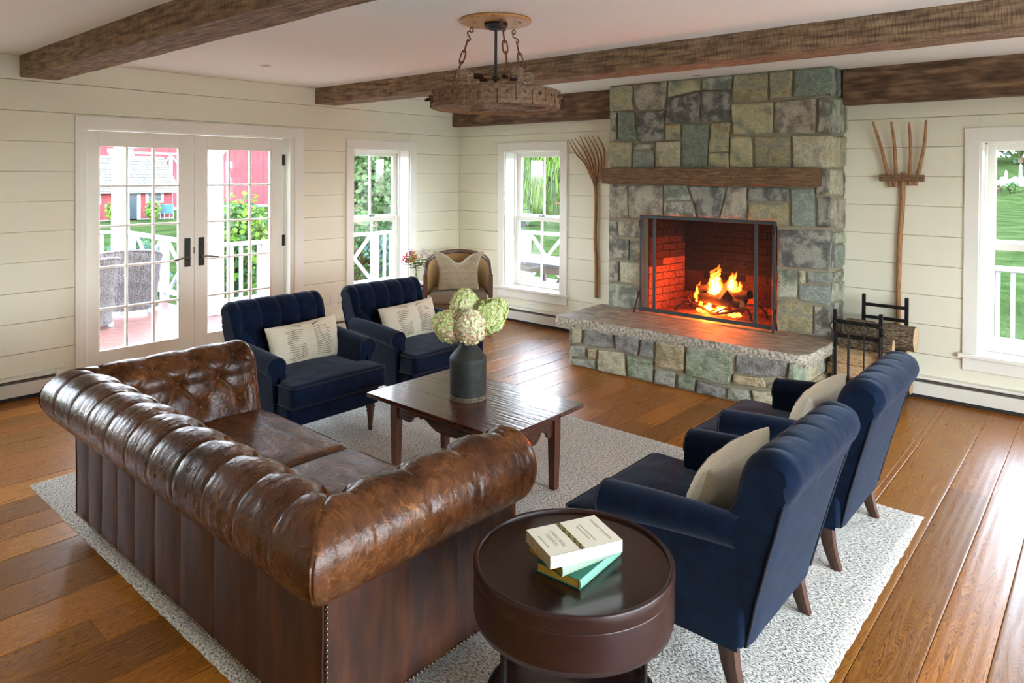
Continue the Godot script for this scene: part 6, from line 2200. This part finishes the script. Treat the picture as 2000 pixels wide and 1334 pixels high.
func scatter(parent: Node3D, called: String, m: Material, leaf: Mesh, xs: Array) -> void:
	var mm := MultiMesh.new()
	mm.transform_format = MultiMesh.TRANSFORM_3D
	mm.mesh = leaf
	mm.instance_count = xs.size()
	for k in xs.size():
		mm.set_instance_transform(k, xs[k])
	var o := MultiMeshInstance3D.new()
	o.name = called
	o.multimesh = mm
	o.material_override = m
	parent.add_child(o, true)
	stuff(o)


var leaf_mesh: ArrayMesh

func tree(called: String, label: String, category: String, group: String, at: Vector3, crown: Vector3, mid: float, mats: Array, count: int, leaf: float, sd: int, hang := 0.0) -> void:
	var r := RandomNumberGenerator.new()
	r.seed = sd
	var n := noise(1.6, {"seed": sd, "oct": 2})
	var t := thing(called, label, category, at, 0.0, group)
	put("trunk", Geo.new().tube(smooth_path([Vector3.ZERO, Vector3(0.03, mid * 0.5, 0.02), Vector3(0, mid, 0)], 3), [0.06 * crown.x + 0.03, 0.05 * crown.x + 0.025, 0.05 * crown.x + 0.02, 0.04 * crown.x + 0.02, 0.03 * crown.x + 0.02, 0.03 * crown.x + 0.01, 0.02 * crown.x + 0.01], 8), M.trunk, t)
	for b in 5:
		var a := r.randf() * TAU
		put("branch", Geo.new().tube([Vector3(0, mid * 0.4, 0), Vector3(cos(a) * crown.x * 0.3, mid * 0.8, sin(a) * crown.z * 0.3), Vector3(cos(a) * crown.x * 0.55, mid * 1.1, sin(a) * crown.z * 0.55)], [0.03 * crown.x + 0.008, 0.02 * crown.x + 0.006, 0.008], 6), M.trunk, t)
	var sets := []
	for m in mats:
		sets.append([])
	for k in count:
		var v := Vector3(r.randfn(), r.randfn(), r.randfn()).normalized()
		var d := pow(r.randf(), 0.4) * (0.86 + 0.28 * n.get_noise_3dv(v * 1.7))
		var p := Vector3(v.x * crown.x, v.y * crown.y, v.z * crown.z) * d + Vector3(0, mid, 0)
		var look := (v + Vector3(r.randfn(), r.randfn() + 0.4, r.randfn()) * 0.6).normalized()
		if hang > 0.0:
			look = Vector3(r.randfn(), 0.15 * r.randfn(), r.randfn()).normalized()
		var b := Basis.looking_at(look, Vector3(0.13, 1, 0.21).normalized()) * Basis(Vector3.FORWARD, r.randf() * TAU if hang <= 0.0 else 0.0)
		var s := leaf * r.randf_range(0.6, 1.3)
		var w := int(clampf((n.get_noise_3dv(p * 0.9 / maxf(crown.x, 0.4)) * 0.5 + 0.5 + r.randf_range(-0.22, 0.22)) * mats.size(), 0, mats.size() - 1))
		sets[w].append(Transform3D(b.scaled_local(Vector3(s if hang <= 0.0 else s * 0.4, s * (1.0 + hang), s)), p))
	for i in mats.size():
		if sets[i]:
			scatter(t, "foliage", M[mats[i]], leaf_mesh, sets[i])


func railing(label: String, a: Vector3, b: Vector3, m: Material, crosses: Array, posts: Array) -> void:
	var d := (b - a).normalized()
	var len := a.distance_to(b)
	var t := thing("porch_railing", label, "railing", a, atan2(-d.z, d.x), "porch railings")
	put("top_rail", Geo.new().box(Vector3(len / 2, 0.8, 0), Vector3(len, 0.045, 0.11), 0.008), m, t)
	put("bottom_rail", Geo.new().box(Vector3(len / 2, 0.12, 0), Vector3(len, 0.06, 0.05), 0.006), m, t)
	for p in posts:
		put("post", Geo.new().box(Vector3(p, 0.39, 0), Vector3(0.09, 0.8, 0.09), 0.006), m, t)
	for c in crosses:
		for k in 2:
			var u := Vector3(c[0] + 0.03, 0.15 if k == 0 else 0.775, 0.008 if k else -0.008)
			var w := Vector3(c[1] - 0.03, 0.775 if k == 0 else 0.15, 0.008 if k else -0.008)
			var dd := (w - u).normalized()
			put("brace", Geo.new().box(Vector3.ZERO, Vector3(u.distance_to(w), 0.045, 0.03), 0.004, Transform3D(Basis(dd, Vector3(0, 0, 1).cross(dd), Vector3(0, 0, 1)), (u + w) / 2)), m, t)
	var s := 0.1
	while s < len - 0.04:
		var free := true
		for c in crosses:
			if s > c[0] - 0.03 and s < c[1] + 0.03:
				free = false
		for p in posts:
			if absf(s - p) < 0.07:
				free = false
		if free:
			put("baluster", Geo.new().box(Vector3(s, 0.46, 0), Vector3(0.036, 0.65, 0.036), 0.003), m, t)
		s += 0.116


func column(label: String, at: Vector3) -> void:
	var t := thing("porch_column", label, "column", at, 0.0, "porch columns")
	put("base", Geo.new().box(Vector3(0, 0.04, 0), Vector3(0.33, 0.08, 0.33), 0.01), M.rail_white, t)
	put("shaft", Geo.new().lathe([Vector2(0.15, 0.08), Vector2(0.158, 0.1), Vector2(0.148, 0.12), Vector2(0.13, 0.135), Vector2(0.122, 0.16), Vector2(0.118, 0.8), Vector2(0.108, 1.86), Vector2(0.112, 1.87), Vector2(0.118, 1.885)], 28), M.rail_white, t)
	put("capital", Geo.new().lathe([Vector2(0.118, 1.885), Vector2(0.13, 1.9), Vector2(0.155, 1.94), Vector2(0.165, 1.95), Vector2(0.165, 1.99)], 28), M.rail_white, t)


func make_wicker() -> Node3D:
	var t := thing("wicker_chair", "", "chair", Vector3.ZERO, 0.0, "wicker chairs on the porch")
	var shell := Geo.new()
	var rim := func(a: float) -> float: return 0.47 + 0.29 * pow(cos(clampf(a, -1.0, 1.0) * PI * 0.5), 0.6)
	for side in [1.0, -1.0]:
		shell.grid(40, 26, func(u: float, w: float) -> Vector3:
			var a: float = (2.0 * u - 1.0) * side
			var y := lerpf(0.05, rim.call(a), w)
			var an := a * 0.68 * PI
			var flare := 0.255 + 0.075 * pow(clampf(y / 0.75, 0, 1), 1.6) + 0.03 * pow(1.0 - clampf(y / 0.3, 0, 1), 2.0)
			flare += side * 0.012 + 0.003 * sin(y * 190.0) + 0.003 * sin(an * 24.0)
			return Vector3(-flare * cos(an) - 0.06 * (y / 0.75) * maxf(cos(an), 0.0), y, flare * 1.12 * sin(an)))
	put("woven_shell", shell, M.wicker, t)
	var lip := []
	for k in 33:
		var a := k / 16.0 - 1.0
		var an := a * 0.68 * PI
		var y: float = rim.call(a)
		var f := 0.255 + 0.075 * pow(clampf(y / 0.75, 0, 1), 1.6)
		lip.append(Vector3(-f * cos(an) - 0.06 * (y / 0.75) * maxf(cos(an), 0.0), y, f * 1.12 * sin(an)))
	put("braided_rim", Geo.new().tube(lip, 0.018, 8), M.wicker, t)
	put("seat", Geo.new().box(Vector3(0.04, 0.36, 0), Vector3(0.5, 0.08, 0.5), 0.02), M.wicker, t)
	for sx in [-0.2, 0.16]:
		for sz in [-0.22, 0.22]:
			put("foot", Geo.new().box(Vector3(sx, 0.025, sz), Vector3(0.045, 0.05, 0.045), 0.004), M.rail_white, t)
	return t


func build_outside() -> void:
	var r := RandomNumberGenerator.new()
	r.seed = 99
	var lg := Geo.new()
	var f := 0
	for p in [Vector3(-0.5, -0.5, 0.0), Vector3(0.5, -0.5, 0.05), Vector3(0.5, 0.5, 0.0), Vector3(-0.5, 0.5, 0.08), Vector3(0, 0, 0.16)]:
		lg.vert(p)
	for k in 4:
		lg.tri(k, (k + 1) % 4, 4)
	leaf_mesh = lg.mesh()
	var lawn := Geo.new()
	lawn.grid(60, 70, func(a: float, b: float) -> Vector3:
		var x := lerpf(-75.0, 45.0, a)
		var z := lerpf(40.0, -110.0, b)
		return Vector3(x, ground_y(x, z), z))
	stuff(tag(put("lawn", lawn, M.grass), "green lawn spreading round the house", "lawn"))
	var pa := thing("bounce_patio", "unseen pale patio added to bounce daylight up to the ceiling", "patio")  # out of view, added for the daylight it reflects upwards
	for i in 10:
		for j in 14:
			put("flagstone", bx(Vector3(7.95 + i * 0.7, -0.12, -1.2 + j * 0.7), Vector3(8.64 + i * 0.7, -0.04 + r.randf_range(-0.004, 0.004), -0.51 + j * 0.7), 0.006), M.bounce_stone, pa)
	# porch boards
	var dk := thing("porch_deck", "reddish brown porch floor of long boards", "deck", Vector3.ZERO)
	for k in 12:
		put("board", bx(Vector3(-0.42 - k * 0.148, -0.07, -2.2), Vector3(-0.275 - k * 0.148, -0.03, 2.06), 0.004), M.deck_wood, dk)
	for k in 32:
		put("board", bx(Vector3(-0.42 - k * 0.148, -0.07, 2.064), Vector3(-0.275 - k * 0.148, -0.03, 7.0), 0.004), M.deck_wood, dk)
	for k in 12:
		put("board", bx(Vector3(-0.268, -0.07, -0.42 - k * 0.148), Vector3(7.9, -0.03, -0.275 - k * 0.148), 0.004), M.deck_wood, dk)
	put("skirt", bx(Vector3(-5.04, -0.6, 2.0), Vector3(-5.0, -0.07, 7.0)), M.rail_white, dk)
	put("skirt", bx(Vector3(-5.0, -0.6, 2.0), Vector3(-2.06, -0.07, 2.04)), M.rail_white, dk)
	put("skirt", bx(Vector3(-2.1, -0.7, -2.1), Vector3(-2.06, -0.07, 2.04)), M.rail_white, dk)
	put("skirt", bx(Vector3(-2.1, -0.7, -2.14), Vector3(9.0, -0.07, -2.1)), M.rail_white, dk)
	column("white porch column nearer the door, at the rail's inner corner", Vector3(-2.09, -0.03, 2.0))
	column("white porch column farther out, behind the wicker chairs", Vector3(-4.9, -0.03, 2.0))
	tag(put("porch_header", bx(Vector3(-4.98, 1.96, 1.93), Vector3(-2.02, 2.2, 2.07), 0.01).box(Vector3(-2.09, 2.08, -0.1), Vector3(0.14, 0.24, 4.05), 0.01), M.rail_white), "white header beam on the porch columns", "beam")
	railing("white porch railing between the two columns, behind the wicker chairs", Vector3(-2.22, -0.03, 2.0), Vector3(-4.78, -0.03, 2.0), M.rail_white, [[0.35, 1.1], [1.3, 2.1]], [0.35, 1.2])
	railing("white porch railing seen through the right door leaf and side window", Vector3(-2.09, -0.03, 1.87), Vector3(-2.09, -0.03, -2.05), M.rail_white, [[0.57, 1.22], [1.57, 2.2]], [0.52, 1.27, 1.52, 2.25])
	railing("white porch railing seen through the corner window, with crossed braces", Vector3(-2.03, -0.03, -2.09), Vector3(3.0, -0.03, -2.09), M.rail_white, [[1.41, 2.05], [2.2, 2.84]], [1.36, 2.12, 2.9])
	railing("porch railing outside the window right of the chimney, its shade painted in as grey", Vector3(3.05, -0.03, -2.09), Vector3(8.9, -0.03, -2.09), M.rail_shaded, [], [0.04, 1.45, 4.4])
	railing("white porch railing at the far left beyond the outer column", Vector3(-4.94, -0.03, 2.13), Vector3(-4.94, -0.03, 7.0), M.rail_white, [], [2.4])
	var w1 := make_wicker()
	w1.set_meta("label", "grey wicker chair on the porch, its wing-shaped back fully seen")
	w1.position = Vector3(-2.95, -0.03, 2.62)
	w1.rotation.y = deg_to_rad(160)
	copy_of(w1, Vector3(-2.3, -0.03, 3.35), deg_to_rad(200), "grey wicker chair on the porch, cut off by the door's left stile")
	copy_of(w1, Vector3(-3.75, -0.03, 3.0), deg_to_rad(20), "grey wicker chair on the porch, turned towards the other two")
	# porch table
	var pt := thing("porch_table", "weathered grey plank table on the porch behind the corner window", "table", Vector3(0, -0.03, 0))
	for k in 5:
		put("plank", bx(Vector3(-0.5, 0.6, -0.52 - k * 0.135), Vector3(1.7, 0.635, -0.39 - k * 0.135), 0.004), M.table_board, pt)
	put("apron", bx(Vector3(-0.45, 0.52, -0.43), Vector3(1.65, 0.6, -0.4), 0.003), M.table_frame, pt)
	for x in [0.45, 1.2, -0.2]:
		for z in [-0.44, -1.0]:
			put("leg", bx(Vector3(x, 0.0, z - 0.05), Vector3(x + 0.07, 0.6, z), 0.004), M.table_frame, pt)
	put("brace", Geo.new().tube([Vector3(0.5, 0.5, -0.45), Vector3(0.85, 0.12, -0.5)], 0.025, 4), M.table_frame, pt)
	put("brace", Geo.new().tube([Vector3(1.2, 0.5, -0.45), Vector3(0.9, 0.12, -0.5)], 0.025, 4), M.table_frame, pt)
	# shed
	var sh := thing("red_shed", "small red clapboard shed with pale shingled roof beyond the lawn", "shed", Vector3(-36, -1.12, -9.0))
	put("wall", bx(Vector3(-4.0, 0, -3.06), Vector3(-0.05, 1.75, 3.4)), M.barn_red, sh)
	for k in 11:
		for e in [[-3.06, -1.3], [-0.5, 3.4]]:
			put("clapboard", bx(Vector3(-0.05, 0.1 + k * 0.15, e[0]), Vector3(-0.012 - 0.0 * k, 0.243 + k * 0.15, e[1]), 0.004), M.barn_red, sh)
	put("foundation", bx(Vector3(-4.02, -0.6, -3.1), Vector3(0.0, 0.09, 3.45)), M.grave_white, sh)
	var gab := Geo.new().prism(PackedVector2Array([Vector2(-4.0, 1.75), Vector2(-0.05, 1.75), Vector2(-2.02, 3.5)]), -3.06, 3.4)
	put("gable", gab, M.barn_red, sh)
	var rf := node("roof", sh)
	for row in 13:
		var z := -3.4
		while z < 3.6:
			var wz := r.randf_range(0.22, 0.4)
			var t0 := row / 13.0
			var t1 := (row + 1.25) / 13.0
			var p0 := Vector3(lerpf(0.32, -2.02, t0), lerpf(1.62, 3.62, t0) + 0.03, 0)
			var p1 := Vector3(lerpf(0.32, -2.02, t1), lerpf(1.62, 3.62, t1), 0)
			var dd := (p1 - p0).normalized()
			put("shingle", Geo.new().box(Vector3.ZERO, Vector3(p0.distance_to(p1), 0.025, wz - 0.02), 0.0, Transform3D(Basis(dd, Vector3(-dd.y, dd.x, 0) * (1 if dd.x > 0 else -1), Vector3(0, 0, 1 if dd.x > 0 else -1)), (p0 + p1) / 2 + Vector3(0, 0, z + wz / 2))), M["shingle_" + ["a", "b", "c"][r.randi_range(0, 2)]], rf)
			z += wz
	put("far_slope", Geo.new().prism(PackedVector2Array([Vector2(-2.02, 3.6), Vector2(-4.3, 1.65), Vector2(-4.3, 1.6), Vector2(-2.02, 3.52), Vector2(0.3, 1.58), Vector2(0.3, 1.6), Vector2(-2.0, 3.58)]), -3.38, 3.55), M.shingle_b, rf)
	put("fascia", bx(Vector3(0.25, 1.55, -3.4), Vector3(0.3, 1.66, 3.6)), M.barn_trim, sh)
	put("door", bx(Vector3(-0.05, 0.0, -1.1), Vector3(0.0, 1.62, -0.55), 0.004), M.window_dark, sh, "dark panel standing in for the shade of an open doorway")  # solid dark panel paints the shade of the opening
	put("door_frame", bx(Vector3(-0.03, 0.0, -1.3), Vector3(0.03, 1.7, -1.1), 0.004), M.barn_trim, sh)
	put("door_frame", bx(Vector3(-0.03, 0.0, -0.55), Vector3(0.03, 1.7, -0.42), 0.004), M.barn_trim, sh)
	for wz in [[-2.56, -1.56], [0.75, 1.5]]:
		var wn := put("window_frame", bx(Vector3(-0.03, 0.95, wz[0]), Vector3(0.03, 1.64, wz[1]), 0.004), M.barn_trim, sh)
		for i in 2:
			for j in 2:
				var z0: float = lerpf(wz[0] + 0.14, wz[1] - 0.14, i / 2.0) + 0.02
				var z1: float = lerpf(wz[0] + 0.14, wz[1] - 0.14, (i + 1) / 2.0) - 0.02
				put("pane", bx(Vector3(0.025, 1.07 + j * 0.25, z0), Vector3(0.035, 1.28 + j * 0.25, z1)), M.window_dark, wn)
	put("flower_box", bx(Vector3(0.0, 0.3, -2.45), Vector3(0.2, 0.72, -1.77), 0.01), M.barn_trim, sh)
	var gc := thing("garden_chair", "turquoise garden chair in front of the red shed", "chair", Vector3(-35.4, -1.1, -11.5))
	put("back", Geo.new().lathe([Vector2(0.34, 0.35), Vector2(0.34, 0.85)], 16).box(Vector3(0, 0.6, 0), Vector3(0.5, 0.5, 0.6), 0.1), M.teal_paint, gc)
	for sx in [-0.25, 0.25]:
		for sz in [-0.25, 0.25]:
			put("leg", Geo.new().tube([Vector3(sx, 0, sz), Vector3(sx, 0.4, sz)], 0.025, 6), M.rail_white, gc)
	# barn
	var bn := thing("red_barn", "large red barn with white braced doors behind the shed", "barn", Vector3(-50, -1.5, -17))
	for k in 44:
		put("siding_board", bx(Vector3(-0.04, 0.2, -9.3 + k * 0.5), Vector3(r.randf_range(-0.005, 0.02), 6.0, -8.812 + k * 0.5)), M.barn_red, bn)
	put("wall", bx(Vector3(-12, 0.0, -9.3), Vector3(-0.04, 6.0, 12.7)), M.barn_red, bn)
	put("foundation", bx(Vector3(-12.1, -0.6, -9.4), Vector3(0.05, 0.35, 12.8)), M.grave_white, bn)
	put("roof", Geo.new().prism(PackedVector2Array([Vector2(0.6, 5.9), Vector2(-6, 10.0), Vector2(-12.6, 5.9)]), -9.8, 13.2), M.shingle_b, bn)
	put("trim_board", bx(Vector3(0.0, 4.45, -1.6), Vector3(0.06, 4.62, 2.1)), M.barn_trim, bn)
	put("trim_board", bx(Vector3(0.0, 0.4, -1.06), Vector3(0.06, 4.5, -0.78)), M.barn_trim, bn)
	put("trim_board", bx(Vector3(0.0, 0.4, 1.75), Vector3(0.06, 4.5, 1.95)), M.barn_trim, bn)
	for q in [[-0.95, 4.4, 0.1, 3.2], [-0.95, 4.4, -1.9, 3.2]]:
		put("trim_board", Geo.new().tube([Vector3(0.04, q[1], q[0]), Vector3(0.04, q[3], q[2])], 0.09, 4), M.barn_trim, bn)
	# a second red building seen through the corner window
	var sb := thing("red_outbuilding", "red outbuilding with white trim at the edge of the corner window", "shed", Vector3(-12.2, -0.75, -21))
	put("wall", bx(Vector3(-2.1, 0, -3), Vector3(2.5, 1.0, 0)), M.barn_red, sb)
	put("upper_wall", bx(Vector3(-1.4, 1.0, -3.2), Vector3(2.5, 2.4, -1.5)), M.barn_red, sb)
	put("roof", Geo.new().prism(PackedVector2Array([Vector2(-1.75, 2.3), Vector2(2.8, 2.3), Vector2(0.5, 4.0)]), -3.5, -1.0), M.barn_red, sb)
	put("low_roof", Geo.new().prism(PackedVector2Array([Vector2(-2.3, 0.95), Vector2(2.6, 0.95), Vector2(2.6, 1.3), Vector2(-1.2, 1.3)]), -3.0, 0.15), M.barn_red, sb)
	put("trim", bx(Vector3(-1.44, 1.35, -1.52), Vector3(-1.0, 2.0, -1.46)), M.barn_trim, sb)
	var tl := thing("utility_trailer", "white flat trailer parked on the lawn beyond the corner window", "trailer", Vector3(-14.2, -0.85, -18.0))
	put("bed", Geo.new().box(Vector3(0, 0.55, 0), Vector3(1.6, 0.3, 1.0), 0.03), M.barn_trim, tl)
	put("rail", Geo.new().tube([Vector3(-0.8, 0.7, 0.5), Vector3(-0.8, 0.95, 0.5), Vector3(0.8, 0.95, 0.5), Vector3(0.8, 0.7, 0.5)], 0.025, 6), M.slot_dark, tl)
	for sx in [-0.4, 0.4]:
		put("wheel", Geo.new().tube([Vector3(sx, 0.22, 0.4), Vector3(sx, 0.22, 0.52)], 0.22, 14), M.slot_dark, tl)
	# planting near the porch
	tree("shrub", "bright green leafy shrub beyond the railing, behind the right door leaf", "shrub", "shrubs by the porch", Vector3(-4.6, -0.5, 0.42), Vector3(0.72, 1.0, 0.68), 0.92, ["leaf_bright", "leaf_deep", "leaf_bright"], 3200, 0.06, 1)
	tree("conifer", "blue-green conifer beyond the railing, behind the left door leaf", "conifer", "shrubs by the porch", Vector3(-7.2, -0.55, 0.95), Vector3(0.75, 0.7, 0.6), 0.45, ["leaf_blue", "leaf_blue", "leaf_deep"], 2600, 0.06, 2)
	tree("shrub", "yellow-green shrub right of the red shed", "shrub", "shrubs by the porch", Vector3(-22, -0.9, -7.1), Vector3(0.75, 1.4, 0.7), 1.0, ["leaf_bright", "leaf_pale"], 700, 0.15, 3)
	tree("shrub", "green shrub growing before the shed window", "shrub", "shrubs by the porch", Vector3(-34.6, -1.1, -10.4), Vector3(0.45, 0.7, 0.5), 0.6, ["leaf_pale", "leaf_bright"], 250, 0.14, 4)
	tree("shrub", "green shrub at the left end of the shed", "shrub", "shrubs by the porch", Vector3(-34.6, -1.1, -8.5), Vector3(0.5, 0.8, 0.6), 0.6, ["leaf_pale", "leaf_bright"], 250, 0.14, 5)
	# trees
	tree("broadleaf_tree", "pale green tree filling the window between door and corner", "tree", "trees round the house", Vector3(-10.5, -0.6, -6.6), Vector3(2.2, 2.6, 2.2), 2.4, ["leaf_pale", "leaf_deep", "leaf_pale"], 10000, 0.1, 11)
	tree("broadleaf_tree", "darker tree behind the pale one by the side window", "tree", "trees round the house", Vector3(-16, -0.7, -12.5), Vector3(3.2, 4.0, 3.2), 3.6, ["leaf_deep", "leaf_blue", "leaf_pale"], 9000, 0.18, 12)
	tree("shrub", "rust-tinged shrub low beyond the side window's railing", "shrub", "shrubs by the porch", Vector3(-5.2, -0.5, -2.2), Vector3(0.8, 0.85, 0.7), 0.75, ["leaf_rust", "leaf_deep", "leaf_pale"], 2400, 0.06, 13)
	tree("shrub", "dark green shrub close behind the side window's railing", "shrub", "shrubs by the porch", Vector3(-4.4, -0.5, -2.6), Vector3(0.8, 0.7, 0.8), 0.5, ["leaf_deep", "leaf_blue"], 2400, 0.06, 14)
	tree("willow_tree", "weeping pale green willow beyond the corner window", "tree", "trees round the house", Vector3(-17.5, -0.8, -24.5), Vector3(3.4, 4.4, 3.0), 3.7, ["leaf_pale", "leaf_bright", "leaf_pale"], 9000, 0.14, 15, 2.6)
	tree("broadleaf_tree", "deep green tree at the left of the corner window", "tree", "trees round the house", Vector3(-22.5, -0.9, -27), Vector3(3.2, 3.6, 3.2), 3.2, ["leaf_deep", "leaf_pale"], 7000, 0.18, 16)
	tree("broadleaf_tree", "tall tree right of the willow, far behind the outbuilding", "tree", "trees round the house", Vector3(-18.0, -0.8, -34), Vector3(4.2, 5.6, 4), 4.6, ["leaf_deep", "leaf_pale"], 7000, 0.24, 17)
	for k in 9:
		var x := -14.0 + k * 4.2
		tree("broadleaf_tree", ["leftmost", "second", "third", "fourth", "middle", "sixth", "seventh", "eighth", "rightmost"][k] + " tree in the far row behind the graveyard", "tree", "far row of trees behind the graveyard", Vector3(x, ground_y(x, -82) - 0.3, -82 + 3.0 * (k % 2)), Vector3(3.4, 4.6, 3.0), 4.4, ["leaf_blue", "leaf_deep", "leaf_pale"], 4000, 0.32, 30 + k)
	# graveyard on the far bank
	var gx := [[-1.09, 0.5, 0.0], [-0.85, 0.75, 0.2], [-0.72, 1.0, 1.0], [-0.3, 0.65, 0.0], [-0.07, 0.8, 0.0], [0.06, 0.5, 0.1], [0.2, 1.5, 1.0], [0.42, 0.6, 0.0], [0.55, 0.8, 0.0], [-1.6, 0.7, 0.0], [-2.2, 1.1, 1.0], [0.95, 0.9, 0.0]]
	var words := ["low rounded", "plain upright", "slim pointed", "broad", "tall flat-topped", "very low", "tallest obelisk-shaped", "small leaning", "square", "pale squat", "distant pointed", "right-hand rounded"]
	for k in gx.size():
		var q = gx[k]
		var gz: float = -60.0 - q[2] * 0.8
		var st := thing("gravestone", words[k] + " white gravestone on the bank beyond the right-hand window", "gravestone", Vector3(q[0], ground_y(q[0], gz) - 0.1, gz), r.randf_range(-0.2, 0.2), "gravestones on the far bank")
		if q[2] > 0.5:
			put("shaft", Geo.new().lathe([Vector2(0.2, 0.0), Vector2(0.2, 0.25), Vector2(0.13, 0.25), Vector2(0.1, q[1]), Vector2(0.0, q[1] + 0.2)], 4), M.grave_white, st)
		else:
			var p := PackedVector2Array([Vector2(-0.2, 0), Vector2(0.2, 0)])
			for i in 7:
				p.push_back(Vector2(0.2 * cos(PI * i / 6), q[1] - 0.12 + 0.14 * sin(PI * i / 6)))
			put("slab", Geo.new().prism(p, -0.06, 0.06), M.grave_white, st)
	tree("shrub", "small round shrub before the gravestones", "shrub", "shrubs by the graveyard", Vector3(-0.05, ground_y(0, -58) - 0.05, -58), Vector3(0.4, 0.5, 0.4), 0.45, ["leaf_pale", "leaf_deep"], 300, 0.14, 50)
	tree("shrub", "thin shrub before the gravestones, left of the round one", "shrub", "shrubs by the graveyard", Vector3(-0.85, ground_y(0, -58) - 0.05, -58), Vector3(0.22, 0.35, 0.22), 0.35, ["leaf_rust", "leaf_deep"], 120, 0.12, 51)
